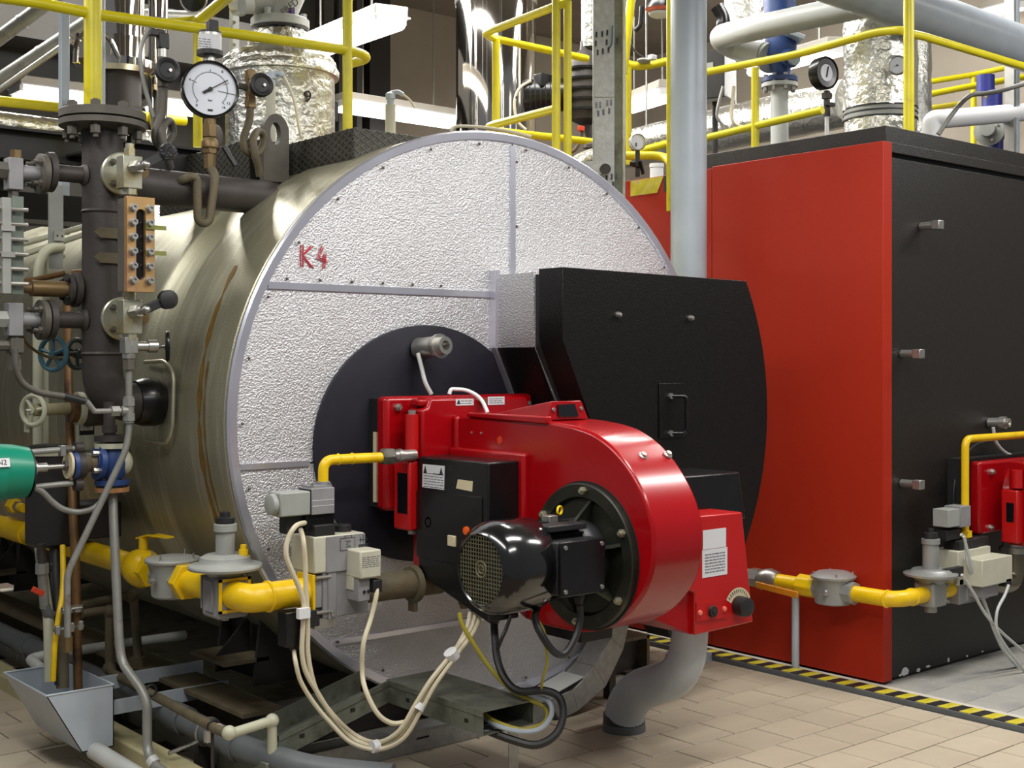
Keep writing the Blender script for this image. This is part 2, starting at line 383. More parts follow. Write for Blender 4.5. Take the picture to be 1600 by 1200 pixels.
# hazard strip along the floor joint
hz = thing('hazard_strip', 'low floor curb taped in slanting yellow and black hazard stripes beside the red boiler', 'floor strip', (5.13, 3.9, 0))
part('curb', MB().box((5.075, 1.9, -0.005), (5.19, 7.5, 0.022)), PVC, hz)
st = 0.0535
for k in range(-28, 50):
    y = 3.5 + k * st; a = -0.012
    part('stripe', MB().prism([(5.088, y, 0.021), (5.186, y + a, 0.021), (5.186, y + a + st, 0.021), (5.088, y + st, 0.021)], (0, 0, 0.004)), HAZB if k % 2 else HAZY, hz)
# foundation of the near boiler
struct('trim_2', MB().box((2.30, 4.30, -0.012), (4.72, 8.6, 0.055)), CONC, 0.006)
struct('trim_3', MB().box((2.05, 4.0, -0.01), (2.15, 8.6, 0.07)), CURB, 0.008)
# walls and ceiling behind
struct('wall_back', MB().box((-1.5, 12.0, -0.1), (12.6, 12.2, 6.0)), WALL)
struct('wall_right', MB().box((12.4, 0.6, -0.1), (12.6, 12.0, 6.0)), WALL)
struct('ceiling', MB().box((-1.5, 0.2, 5.6), (12.6, 12.2, 5.8)), CEIL)
# wall parts: dark grey bay left of the pale slab with its pilasters
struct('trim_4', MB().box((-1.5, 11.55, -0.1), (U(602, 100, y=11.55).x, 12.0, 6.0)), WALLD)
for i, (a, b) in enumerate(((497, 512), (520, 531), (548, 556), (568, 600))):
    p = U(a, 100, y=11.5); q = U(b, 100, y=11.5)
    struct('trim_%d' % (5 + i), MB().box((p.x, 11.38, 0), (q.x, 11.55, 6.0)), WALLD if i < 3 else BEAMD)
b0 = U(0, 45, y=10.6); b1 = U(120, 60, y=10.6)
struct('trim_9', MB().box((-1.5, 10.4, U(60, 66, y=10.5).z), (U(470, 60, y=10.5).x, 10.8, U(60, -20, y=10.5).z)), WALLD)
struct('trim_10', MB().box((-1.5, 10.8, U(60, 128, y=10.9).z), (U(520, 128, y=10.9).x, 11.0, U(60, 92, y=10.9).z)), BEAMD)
# long rows of fluorescent lamps
def lamp(name, a, b, label, wdt=0.16, group=None, drop=0.0):
    a, b = V(a), V(b); d = (b - a).normalized()
    t = thing(name, label, 'lamp', tuple((a + b) / 2), group)
    part('casing', MB().bar(a + Z * 0.07, b + Z * 0.07, wdt, 0.07), LAMPB, t, bevel=0.008)
    part('reflector', MB().bar(a + Z * 0.03, b + Z * 0.03, wdt * 1.15, 0.012), WHITE, t)
    s = d.cross(Z).normalized() * wdt * 0.27
    for k in (-1, 1): part('tube', MB().cyl(a + d * 0.03 + s * k - Z * 0.012, b - d * 0.03 + s * k - Z * 0.012, wdt * 0.2, n=12), TUBE, t)
    for e in (a + d * 0.015, b - d * 0.015): part('socket', MB().obox(e + Z * 0.0, (0.03, wdt * 0.9, 0.05), (d, d.cross(Z), Z)), WHITE, t)
    for e in (a.lerp(b, 0.2), a.lerp(b, 0.8)): part('hanger_rod', MB().cyl(e + Z * 0.10, V((e.x, e.y, 5.6)), 0.008, n=6), STEEL, t)
    return t
lamp('fluorescent_lamp', U(22, 140, y=10.9), U(150, 156, y=10.9), 'fluorescent lamp low at far left behind the thick yellow post', 0.3)
lamp('fluorescent_lamp', U(232, 160, y=10.9), U(340, 172, y=10.9), 'fluorescent lamp glowing behind the large white pressure gauge', 0.3)
lamp('fluorescent_lamp', U(528, 162, y=10.9), U(712, 190, y=10.9), 'fluorescent lamp on the far wall left of the big polished flue', 0.3)
lamp('fluorescent_lamp', U(612, 32, y=7.2), U(478, 82, y=9.2), 'sloping fluorescent lamp hanging above the foil vessel beside a yellow post', 0.24)
lamp('fluorescent_lamp', U(1052, 143, y=7.6), U(978, 168, y=9.6), 'fluorescent lamp between the slotted cable channel and the grey-blue column', 0.26)
lamp('fluorescent_lamp', U(1310, 77, y=6.4), U(1180, 112, y=8.2), 'fluorescent lamp behind the blue valve and foil flue', 0.2)
lamp('fluorescent_lamp', U(1592, 8, y=6.2), U(1530, 22, y=7.4), 'fluorescent lamp at the top right corner above the thick grey pipe', 0.2)

# ================================================================ the silver boiler
CX, CZ, RA, RB = 3.515, 1.319, 1.298, 1.207
def ell(a, y, k=1.0, cx=CX, cz=CZ): return V((cx + RA * k * math.cos(a), y, cz + RB * k * math.sin(a)))
boiler = thing('silver_boiler', 'large horizontal boiler clad in silver embossed aluminium, marked K4 in red', 'boiler', (CX, 6.0, 0.11))
def eshell(y0, y1, k0, k1=None, n=96, pr=None):
    mb = MB(); pr = pr or [(y0, k0), (y1, k1 or k0)]; vs = []; fs = []
    for y, k in pr: vs += [ell(2 * PI * i / n, y, k) for i in range(n)]
    for j in range(len(pr) - 1):
        for i in range(n): fs.append((j * n + i, j * n + (i + 1) % n, (j + 1) * n + (i + 1) % n, (j + 1) * n + i))
    return mb.add(vs, fs)
# cladding: sheet after sheet, each lap a step
part('cladding_sheet', eshell(0, 0, 1, pr=[(4.262, 0.93), (4.262, 0.988), (4.275, 1.0), (4.80, 1.0), (4.83, 0.996)]), SHELL, boiler, 'front cladding ring streaked with rust')
part('cladding_sheet', eshell(0, 0, 1, pr=[(4.80, 0.992), (5.05, 0.992), (5.06, 0.998), (5.12, 0.998), (5.13, 0.991), (5.95, 0.990), (5.97, 0.985)]), SHELL, boiler)
part('cladding_sheet', eshell(0, 0, 1, pr=[(5.95, 0.987), (7.2, 0.986), (7.22, 0.982)]), SHELL, boiler)
part('cladding_sheet', eshell(0, 0, 1, pr=[(7.2, 0.985), (8.55, 0.985), (8.56, 0.3)]), SHELL, boiler)
# front: a ring strip and flat embossed panels between seams
n = 96
mb = MB(); vs = []; fs = []
for y, k in ((4.262, 1.0), (4.24, 1.004), (4.232, 0.998), (4.234, 0.974), (4.25, 0.968)): vs += [ell(2 * PI * i / n, y, k) for i in range(n)]
for j in range(4):
    for i in range(n): fs.append((j * n + i, j * n + (i + 1) % n, (j + 1) * n + (i + 1) % n, (j + 1) * n + i))
part('front_ring', mb.add(vs, fs), SEAM, boiler)
def clip(poly, ax, lim, sgn):
    out = []
    for i in range(len(poly)):
        p, q = poly[i], poly[(i + 1) % len(poly)]
        dp, dq = sgn * (p[ax] - lim), sgn * (q[ax] - lim)
        if dp >= 0: out.append(p)
        if dp * dq < 0: t = dp / (dp - dq); out.append(p + (q - p) * t)
    return out
ZS1 = U(580, 452, y=4.24).z; ZS2 = U(420, 727, y=4.24).z; ZS3 = U(640, 985, y=4.24).z; XS = U(801, 300, y=4.24).x
loop = [ell(2 * PI * i / 128, 4.243, 0.972) for i in range(128)]
g = 0.003
for nm, cl in (('front_panel', [(2, ZS1 + g, 1), (0, XS - g, -1)]), ('front_panel', [(2, ZS1 + g, 1), (0, XS + g, 1)]), ('front_panel', [(2, ZS1 - g, -1), (2, ZS2 + g, 1)]),
               ('front_panel', [(2, ZS2 - g, -1), (2, ZS3 + g, 1)]), ('front_panel', [(2, ZS3 - g, -1)])):
    pl = loop
    for c in cl: pl = clip(pl, *c)
    part(nm, MB().prism(pl, (0, 0.018, 0)), STUCCO, boiler)
def ex(z, k=0.972): return RA * k * math.sqrt(max(0, 1 - ((z - CZ) / RB / k) ** 2))
part('seam_strip', MB().box((CX - ex(ZS1), 4.236, ZS1 - 0.014), (3.47, 4.243, ZS1 + 0.012)), SEAM, boiler)
part('seam_strip', MB().box((CX - ex(ZS2), 4.236, ZS2 - 0.012), (2.56, 4.243, ZS2 + 0.010)), SEAM, boiler)
part('seam_strip', MB().box((CX - ex(ZS3), 4.238, ZS3 - 0.010), (CX + ex(ZS3), 4.243, ZS3 + 0.010)), SEAM, boiler)
part('seam_strip', MB().box((XS - 0.014, 4.236, ZS1), (XS + 0.014, 4.243, CZ + RB * 0.962)), SEAM, boiler)
rv = MB().lathe((0, 0, 0), -Y, [(-0.002, 0.0062), (0.003, 0.005), (0.0045, 0.0)], 8)
def rivets(pts):
    me = None
    for p in pts:
        m_ = MB(); m_.v = [v + V(p) for v in rv.v]; m_.f = list(rv.f)
        part('rivet', m_, IRON2, boiler)
rivets([ell(a * PI / 180, 4.233, 0.957) for a in range(24, 372, 12) if not (-30 < ((a + 180) % 360 - 180) < 30)])
rivets([(CX - ex(ZS1) + 0.08 + 0.145 * k, 4.236, ZS1 + 0.026) for k in range(6)])
rivets([(XS + 0.024, 4.241, ZS1 + 0.3 + 0.28 * k) for k in range(3)])
# hand-written red mark
kc = U(491, 399, y=4.24); mk = MB(); s = 0.062
def stroke(pts): mk.tube([V((kc.x + a * s, 4.2395, kc.z + b * s)) for a, b in pts], 0.0022, 6)
stroke([(-.95, -.75), (-.95, .6)]); stroke([(-.78, -.75), (-.78, .6)]); stroke([(-.1, .55), (-.78, -.05), (-.05, -.8)]); stroke([(-.25, .55), (-.7, .1)]); stroke([(-.7, -.2), (-.22, -.75)])
stroke([(.55, .6), (.2, -.2), (.95, -.38)]); stroke([(.66, .5), (.35, -.1), (.9, -.25)]); stroke([(.7, .15), (.62, -.8)]); stroke([(.84, .12), (.76, -.75)])
part('lettering', mk, REDINK, boiler, 'hand-written red K 4')
# dark disc round the burner opening
DCX, DCZ = 3.11, 1.215
part('opening_disc', MB().lathe((DCX, 4.243, DCZ), -Y, [(0, 0.535), (0.012, 0.535), (0.014, 0.53), (0.014, 0)], 72, sy=0.90), DISC, boiler, 'dark blue-black disc round the burner')
sg = U(655, 545, y=4.22)
part('sight_glass', MB().lathe(sg, V((0.10, -1, 0.08)), [(0, 0.045), (0.10, 0.042), (0.10, 0.036), (0.115, 0.05), (0.13, 0.05), (0.13, 0.036), (0.16, 0.036), (0.16, 0.020), (0.12, 0.018), (0.12, 0)], 20), STEEL, boiler, 'steel sight glass tube above the burner')
# rear box of the door and the black smoke door
zt = 1.915; zb = 1.605
FR = [(3.46, zt), (4.50, zt), (4.60, 1.80), (4.62, 1.3), (4.5, 0.95), (4.2, 0.72), (3.95, 0.72), (3.46, zb)]
def xz(pts, y, sc=1.0, dx=0, dz=0): return [V((CX + (x - CX) * sc + dx, y, CZ + (z - CZ) * sc + dz)) for x, z in pts]
part('door_frame', MB().prism([V((x, 4.243, z)) for x, z in FR], (0, -0.27, 0)), STUCCO, boiler, 'embossed aluminium box behind the smoke door')
part('frame_skirt', MB().prism([(3.455, 4.243, zb), (3.455, 3.972, zb), (3.74, 3.972, 1.02), (3.74, 4.243, 1.02)], (0.01, 0, 0.005)), DOOR, boiler, 'dark lower side of the door box')
part('edge_strip', MB().box((3.445, 4.20, zb), (3.47, 4.243, zt + 0.02)), SEAM, boiler)
part('edge_strip', MB().prism([(3.445, 4.2, zb), (3.445, 4.243, zb), (3.73, 4.243, 1.02), (3.73, 4.2, 1.02)], (0.022, 0, 0)), SEAM, boiler)
part('gasket', MB().prism([V((CX + (x - CX) * 0.985 + 0.012, 3.973, CZ + (z - CZ) * 0.985)) for x, z in FR], (0, -0.03, 0)), RUBBER, boiler)
arc = [(CX - 0.005 + 1.245 * math.cos(a), CZ + 1.245 * math.sin(a)) for a in [math.radians(28.8 - 72 * k / 24) for k in range(25)]]
DP = [(3.465, 1.927)] + [(4.598, 1.916)] + arc + [(4.1, 0.35), (3.95, 0.60)] + [(3.465, 1.637)]
part('smoke_door', MB().prism([V((x, 3.80, z)) for x, z in DP], (0, 0.145, 0)), DOOR, boiler, 'black smoke box door with an arched right edge', bevel=0.004)
for p in ((965, 492), (1078, 497)):
    c = U(p[0], p[1], y=3.80); part('bolt', MB().lathe(c, -Y, [(0, 0.014), (0.008, 0.013), (0.02, 0.008), (0.022, 0)], 10), STEEL, boiler)
h0, h1 = U(1029, 599, y=3.80), U(1067, 683, y=3.80)
part('handle_plate', MB().box((h0.x, 3.794, h1.z), (h1.x, 3.80, h0.z)), DOOR, boiler, bevel=0.002)
a, b = U(1047, 619, y=3.794), U(1047, 677, y=3.794)
part('door_handle', MB().tube([a, a - Y * 0.05 + X * 0.05, b - Y * 0.05 + X * 0.05, b], 0.009, 10, 0.02), BLACK, boiler)
for q in (a, b): part('handle_bolt', MB().cyl(q, q - Y * 0.012, 0.013, n=8), STEEL, boiler)
# nozzle frames on the flank, rust streaks
part('nozzle_frame', MB().tube([V((2.23, 4.98, 1.545)), V((2.205, 4.74, 1.55)), V((2.205, 4.66, 1.50)), V((2.20, 4.66, 1.28)), V((2.20, 4.72, 1.22)), V((2.22, 4.95, 1.22))], 0.008, 8, 0.04), SHELL, boiler)
for k, (ys, a0, a1, wd) in enumerate(((4.50, 2.62, 3.5, 0.022), (4.44, 2.95, 3.75, 0.010))):
    vs = []; fs = []; m_ = 24
    for i in range(m_ + 1):
        a = a0 + (a1 - a0) * i / m_; ww = wd * (0.6 + 0.5 * math.sin(i * 1.7) * math.sin(i * .6))
        for s_ in (-1, 1): vs.append(ell(a, ys + s_ * ww - 0.05 * i / m_, 1.0008))
    for i in range(m_): fs.append((2 * i, 2 * i + 1, 2 * i + 3, 2 * i + 2))
    part('rust_streak', MB().add(vs, fs), mat('rust_stain_%s' % 'ab'[k], (128, 96, 40), 0.5, 0.4, 0.3, 20), boiler, 'rust run down the cladding')
# top box of raised-pattern plate, lifting lug
def cross_bars(c0, e1, l1, e2, l2, nrm, step, wd, th, skew=0.55):
    mb = MB(); c0, e1, e2, nrm = V(c0), V(e1), V(e2), V(nrm)
    for sg_ in (1, -1):
        k = -l2 * skew if sg_ > 0 else 0
        t = -l2 / skew
        while t < l1 + l2 / skew:
            p0, p1 = 0.0, 1.0
            x0 = t; x1 = t + sg_ * l2 / skew
            if abs(x1 - x0) > 1e-9:
                for lim, lo in ((0, True), (l1, False)):
                    s_ = (lim - x0) / (x1 - x0)
                    if (x1 > x0) == lo: p0 = max(p0, s_)
                    else: p1 = min(p1, s_)
            if p1 - p0 > 0.03:
                a = c0 + e1 * (x0 + (x1 - x0) * p0) + e2 * (l2 * p0); b = c0 + e1 * (x0 + (x1 - x0) * p1) + e2 * (l2 * p1)
                mb.bar(a, b, wd, th, nrm)
            t += step
    return mb
plat = thing('pattern_plate_box', 'black box of raised diamond-pattern plate on top of the silver boiler', 'plate box', (3.4, 5.0, 2.3))
tb0 = U(553, 199, y=4.45); xl = tb0.x
part('casing', MB().box((xl, 4.45, 2.15), (xl + 1.15, 5.4, tb0.z)), CHECK, plat, bevel=0.003)
part('diamond_rib', cross_bars((xl - 0.001, 4.45, 2.25), Y, 0.95, Z, tb0.z - 2.25, X, 0.055, 0.004, 0.003), IRON2, plat, kind='stuff')
part('diamond_rib', cross_bars((xl, 4.449, 2.30), X, 1.15, Z, tb0.z - 2.30, Y, 0.055, 0.004, 0.003), IRON2, plat, kind='stuff')
zz = U(400, 255, y=5.6).z
part('step_casing', MB().box((xl - 0.18, 5.0, 2.1), (xl + 0.6, 5.9, zz)), CHECK, plat, bevel=0.003)
part('diamond_rib', cross_bars((xl - 0.181, 5.0, 2.2), Y, 0.9, Z, zz - 2.2, X, 0.055, 0.004, 0.003), IRON2, plat, kind='stuff')
lc = U(432, 262, y=4.88); hole = U(432, 207, y=4.88); hw = 0.044
outer = [];  inner = []
nn = 28
for i in range(nn):
    a = 2 * PI * i / nn
    x = math.cos(a); z = math.sin(a)
    outer.append(V((hole.x + 0.062 * x, 4.88, hole.z + (0.08 * z if z > 0 else 0.0) )) if z > -0.01 else V((hole.x + 0.062 * max(-1, min(1, x * 1.6)), 4.88, lc.z - 0.06 if abs(x) < 0.7 else hole.z + (lc.z - 0.06 - hole.z) * (-z / 0.72))))
    inner.append(V((hole.x - 0.004 + 0.026 * x, 4.88, hole.z - 0.005 + 0.048 * z)))
part('lifting_lug', MB().plate_hole(outer, inner, (0, 0.035, 0)), IRON2, boiler, 'grey lifting lug with a round eye')
# steel base under it
base = thing('boiler_base_frame', 'dark steel base frame of beams and saddles carrying the silver boiler', 'steel frame', (3.4, 6.0, 0.055))
for x in (2.40, 4.40):
    part('channel_web', MB().box((x + 0.05, 4.28, 0.055), (x + 0.068, 8.4, 0.235)), RUSTY, base)
    part('channel_flange', MB().box((x - 0.10, 4.28, 0.222), (x + 0.068, 8.4, 0.238)), RUSTY, base)
    part('channel_flange', MB().box((x - 0.06, 4.28, 0.055), (x + 0.068, 8.4, 0.070)), RUSTY, base)
part('crossbeam', MB().box((2.40, 4.34, 0.06), (4.45, 4.42, 0.22)), IRON, base)
for ys in (4.62, 7.4):
    sad = [(2.53, 0.238)] + [(4.50, 0.238)] + [(CX + RA * .985 * math.cos(a), CZ + RB * .985 * math.sin(a)) for a in [math.radians(-42 - 96 * k / 24) for k in range(25)]]
    sad = [(x, max(z, 0.242) if i > 1 else z) for i, (x, z) in enumerate(sad)]
    for dy in (0, 0.32):
        part('saddle_plate', MB().prism([V((x, ys + dy, z)) for x, z in sad], (0, 0.016, 0)), BEAMD, base)
    for x in (2.60, 4.42):
        part('saddle_web', MB().box((x, ys + 0.016, 0.238), (x + 0.016, ys + 0.32, 0.50)), BEAMD, base)
    part('shelf_plate', MB().box((2.40, ys + 0.0, 0.335), (2.60, ys + 0.30, 0.350)), RUSTY, base)
    part('gusset', MB().prism([(2.59, ys + 0.14, 0.35), (2.44, ys + 0.14, 0.35), (2.59, ys + 0.14, 0.50)], (0, 0.012, 0)), BEAMD, base)

# galvanised trunking along the foot of the boiler, bending up at its right end
tk_ = thing('cable_trunking', 'galvanised floor trunking below the silver boiler, curving up beside the grey duct', 'trunking', (3.2, 4.17, 0))
part('floor_run', MB().box((2.36, 4.125, 0.0), (3.72, 4.225, 0.085)), GALV, tk_, bevel=0.002)
part('cover', MB().box((2.36, 4.12, 0.085), (3.72, 4.23, 0.090)), GALV, tk_)
for k in range(5): part('slot', MB().box((2.5 + 0.24 * k, 4.1235, 0.05), (2.56 + 0.24 * k, 4.1255, 0.058)), BLACK, tk_)
prs = [(3.66, 0.10, 3.72, 0.0), (3.80, 0.115, 3.83, 0.02), (3.93, 0.20, 4.0, 0.10), (4.03, 0.31, 4.11, 0.25), (4.07, 0.42, 4.16, 0.40)]
for k in range(4):
    a, b = prs[k], prs[k + 1]
    part('curved_segment', MB().prism([V((a[0], 4.10, a[1])), V((b[0], 4.10, b[1])), V((b[2], 4.10, b[3])), V((a[2], 4.10, a[3]))], (0, 0.125, 0)), GALV, tk_, bevel=0.002)
part('lid_plate', MB().bar((3.70, 4.16, 0.122), (3.86, 4.16, 0.165), 0.13, 0.004), PIPEW, tk_, 'pale lid plate')
part('upright_strut', MB().box((4.12, 4.20, 0.0), (4.16, 4.24, 0.48)), IRON, tk_)
# ================================================================ the burner
bn = thing('gas_burner', 'large red gas burner with snail fan housing on the front of the silver boiler', 'burner', (3.19, 3.7, 0.6))
FX0, FX1, FZ0, FZ1 = 2.815, 3.572, 0.968, 1.412
part('mounting_plate', MB().box((FX0, 4.10, FZ0), (FX1, 4.17, FZ1)), RED, bn, bevel=0.018)
part('gasket', MB().box((FX0 + 0.01, 4.168, FZ0 + 0.01), (FX1 - 0.01, 4.23, FZ1 - 0.01)), RUBBER, bn)
part('gasket_edge', MB().box((FX0 + 0.002, 4.17, FZ0 + 0.03), (FX0 + 0.02, 4.19, FZ1 - 0.14)), LABELC, bn)
for p in ((621, 636), (621, 777)):
    part('bolt', hexbolt(U(p[0], p[1], y=4.10), -Y, 0.016, 0.012), STEEL, bn)
for z in (1.37, 1.01): part('bolt', hexbolt((3.54, 4.10, z), -Y, 0.014, 0.010), STEEL, bn)
# swing-out housing with its hinge
part('tube_collar', MB().lathe((3.18, 4.10, 1.19), -Y, [(0, 0.205), (0.05, 0.19), (0.1, 0.18)], 40), RED, bn)
hx = 2.862
hous = [(2.905, 1.365), (2.93, 1.368), (2.945, 1.405), (3.43, 1.405), (3.45, 1.385), (3.45, 0.72), (2.93, 0.72), (2.93, 1.165), (2.905, 1.165)]
part('swing_housing', MB().prism([V((x, 3.985, z)) for x, z in hous], (0, 0.10, 0)), RED, bn, bevel=0.010)
part('housing_step', MB().box((2.905, 4.0, 1.375), (2.945, 4.07, 1.402)), RED, bn, bevel=0.008)
part('hinge_barrel', MB().cyl((hx + 0.02, 4.02, 1.175), (hx + 0.02, 4.02, 1.345), 0.027), REDD, bn)
part('hinge_pin', MB().cyl((hx + 0.02, 4.02, 1.345), (hx + 0.02, 4.02, 1.36), 0.016), STEEL, bn)
part('hinge_arm', MB().box((hx - 0.012, 3.995, 0.90), (hx + 0.038, 4.10, 1.165)), REDD, bn, bevel=0.008)
part('hinge_slot', MB().box((hx - 0.014, 4.005, 0.965), (hx - 0.005, 4.07, 1.12)), GLASSB, bn)
part('hinge_bolt', hexbolt((hx + 0.02, 4.02, 0.885), Z, 0.018, 0.014), STEEL, bn)
# body and snail housing: one side outline swept across
PR = [(4.00, 1.338), (3.49, 1.336), (3.40, 1.332), (3.30, 1.322), (3.21, 1.304), (3.12, 1.264), (3.04, 1.204), (2.976, 1.13), (2.935, 1.058), (2.913, 0.98), (2.915, 0.887), (2.943, 0.805),
      (2.99, 0.742), (3.05, 0.688), (3.13, 0.642), (3.22, 0.612), (3.32, 0.598), (3.45, 0.596), (3.56, 0.604), (3.70, 0.66), (4.00, 0.80)]
import itertools
def smooth(pr, k=3):
    out = []
    for i in range(len(pr) - 1):
        p0 = pr[max(0, i - 1)]; p1 = pr[i]; p2 = pr[i + 1]; p3 = pr[min(len(pr) - 1, i + 2)]
        for j in range(k):
            t = j / k
            out.append(tuple(0.5 * ((2 * b) + (-a + c) * t + (2 * a - 5 * b + 4 * c - d) * t * t + (-a + 3 * b - 3 * c + d) * t ** 3) for a, b, c, d in zip(p0, p1, p2, p3)))
    return out + [pr[-1]]
P2 = PR[:3] + smooth(PR[3:17], 3) + PR[17:]
XL, XR = 3.06, 3.305
part('fan_housing', MB().prism([V((XL, y, z)) for y, z in P2], (XR - XL, 0, 0)), RED, bn, bevel=0.012)
part('housing_rib', MB().box((XL - 0.012, 3.955, 0.80), (XL + 0.03, 3.985, 1.335)), RED, bn, bevel=0.01)
part('side_pad', MB().box((3.03, 3.535, 0.63), (XL + 0.01, 3.985, 1.215)), RED, bn, bevel=0.012)
part('top_lip', MB().prism([(XL - 0.012, 3.90, 1.335), (XL - 0.012, 3.43, 1.322), (XL - 0.012, 3.43, 1.352), (XL - 0.012, 3.885, 1.352)], (0.03, 0, 0)), RED, bn, bevel=0.006)
hd = [(3.075, 3.84, 1.337), (3.062, 3.435, 1.337), (3.075, 3.435, 1.405), (3.225, 3.435, 1.405), (3.262, 3.435, 1.337), (3.24, 3.84, 1.337)]
part('inspection_hood', MB().add(hd, [(0, 1, 2), (1, 4, 3, 2), (4, 5, 3), (0, 2, 3, 5), (0, 5, 4, 1)]), RED, bn, bevel=0.003)
part('hood_window', MB().prism([V((x, 3.432, z)) for x, z in ((3.108, 1.349), (3.103, 1.392), (3.188, 1.394), (3.208, 1.347))], (0, -0.003, 0)), GLASSB, bn)
for x, z in ((3.086, 1.375), (3.222, 1.376)): part('screw', MB().lathe((x, 3.433, z), -Y, [(0, 0.008), (0.004, 0.007), (0.005, 0)], 10), STEEL, bn)
# slope bolts on the snail
def on_rim(px, py):
    best = None
    for i in range(len(P2) - 1):
        for t in (0, .25, .5, .75):
            y = P2[i][0] + (P2[i + 1][0] - P2[i][0]) * t; z = P2[i][1] + (P2[i + 1][1] - P2[i][1]) * t
            q = U(px, py, y=y)
            e = abs(q.z - z)
            if y < 3.45 and (best is None or e < best[0]): best = (e, q, (P2[i + 1][0] - P2[i][0], P2[i + 1][1] - P2[i][1]))
    d = V((0, -best[2][1], best[2][0])); d = -d if d.y > 0 else d
    return best[1], d.normalized()
for p in ((1004, 713), (1043, 711)):
    q, d = on_rim(*p); part('cap_screw', MB().lathe(q, d, [(0, 0.017), (0.005, 0.016), (0.008, 0.011), (0.014, 0.010), (0.014, 0)], 14), STEEL, bn)
for p in ((737, 676), (752, 677)): part('screw', MB().lathe(U(p[0], p[1], x=XL), -X, [(-0.001, 0.005), (0.004, 0.004), (0.005, 0)], 8), STEEL, bn)
part('orange_cap', MB().lathe(U(781, 688, x=XL), -X, [(-0.002, 0.016), (0.002, 0.015), (0.003, 0)], 16), ORANGEP, bn, 'small dull orange cap')
# stickers on the housing top
def sticker(name, p0, p1, y, m, rows, par, lab=None, seed=1):
    a, b = U(p0[0], p0[1], y=y), U(p1[0], p1[1], y=y)
    part(name, MB().box((a.x, y - 0.0015, b.z), (b.x, y, a.z)), m, par, lab)
    if rows: lines(par, V(((a.x + b.x) / 2, y - 0.002, (a.z + b.z) / 2)), X, Z, (b.x - a.x) * 0.8, (a.z - b.z) * 0.75, rows, seed=seed)
part('back_board', MB().box((3.08, 4.09, 1.34), (3.545, 4.10, 1.405)), RED, bn)
sticker('sticker', (712, 623.5), (740, 633), 3.984, LABEL, 2, bn, 'white warning sticker', 3)
sticker('sticker', (762, 620), (788, 632), 3.984, LABEL, 3, bn, 'white sticker', 4)
w_ = U(716.5, 628, y=3.982); part('warning_triangle', MB().prism([w_ + V((-0.009, 0, -0.008)), w_ + V((0.009, 0, -0.008)), w_ + V((0, 0, 0.009))], (0, -0.001, 0)), INK, bn)
part('air_hose', MB().tube([U(702, 616, y=4.02), U(704, 608, y=4.02), U(730, 609, y=4.0), U(752, 622, y=3.96), U(762, 645, y=3.92)], 0.008, 10, 0.12), WHITE, bn, 'clear white hose over the burner')
part('hose_nipple', MB().cyl(U(752, 628, y=3.985), U(752, 628, y=3.985) - Y * 0.02, 0.014, n=14), BRASS, bn)
part('sight_hose', MB().tube([U(653, 552, y=4.17), U(659, 575, y=4.15), U(664, 598, y=4.13), U(674, 616, y=4.12)], 0.009, 10, 0.15), PIPEW, bn, 'thin grey hose from the sight glass')
# control box on the flank
CB = 2.887
cb = [V((CB, y, z)) for y, z in ((3.985, 1.186), (3.56, 1.186), (3.56, 0.612), (3.985, 0.735))]
part('control_box', MB().prism(cb, (0.145, 0, 0)), BLACK, bn, 'black control box with stickers', bevel=0.006)
def onbox(px, py): return U(px, py, x=CB)
def flank(name, pts, m, lab=None, th=0.0015):
    q = [onbox(*p) for p in pts]
    return part(name, MB().prism(q, (-th, 0, 0)), m, bn, lab)
a, b, c, d = onbox(652, 766), onbox(754, 777), onbox(754, 880), onbox(657, 860)
part('cover_plate', MB().prism([V((CB, p.y, p.z)) for p in (a, b, V((CB, b.y, 0.80)), V((CB, a.y, 0.80)))], (-0.004, 0, 0)), BLACK, bn, bevel=0.0015)
flank('sticker', [(661, 725), (695, 728), (694, 765.5), (660, 761)], LABEL, 'white warning sticker on the control box')
lines(bn, onbox(678, 751) - X * 0.0016, -Y, Z, 0.125, 0.06, 6, seed=5)
lines(bn, onbox(685, 741) - X * 0.0016, -Y, Z, 0.06, 0.012, 1, seed=6)
for p in ((665, 734), (690, 737)):
    q = onbox(*p) - X * 0.0016; part('warning_triangle', MB().prism([q + V((0, 0.011, -0.012)), q + V((0, -0.011, -0.012)), q + V((0, 0, 0.016))], (-0.001, 0, 0)), INK, bn)
flank('sticker', [(716, 749), (739, 752), (738, 768), (713, 763)], LABELC, 'cream sticker on the control box')
part('lock_recess', MB().lathe(onbox(670, 816), -X, [(-0.002, 0.02), (0.004, 0.02), (0.004, 0.014), (0.001, 0.013), (0.001, 0)], 18), RUBBER, bn)
part('plug_hole', MB().lathe(onbox(704.5, 731.5), -X, [(-0.002, 0.009), (0.001, 0.009), (0.001, 0)], 12), RUBBER, bn)
part('reset_button', MB().lathe(onbox(731, 829), -X, [(-0.002, 0.017), (0.012, 0.015), (0.015, 0)], 16), ORANGE, bn, 'orange reset button')
q = onbox(709, 845); part('switch', MB().box((CB - 0.012, q.y - 0.02, q.z - 0.02), (CB, q.y + 0.025, q.z + 0.02)), LABELC, bn, 'cream rocker switch', bevel=0.003)
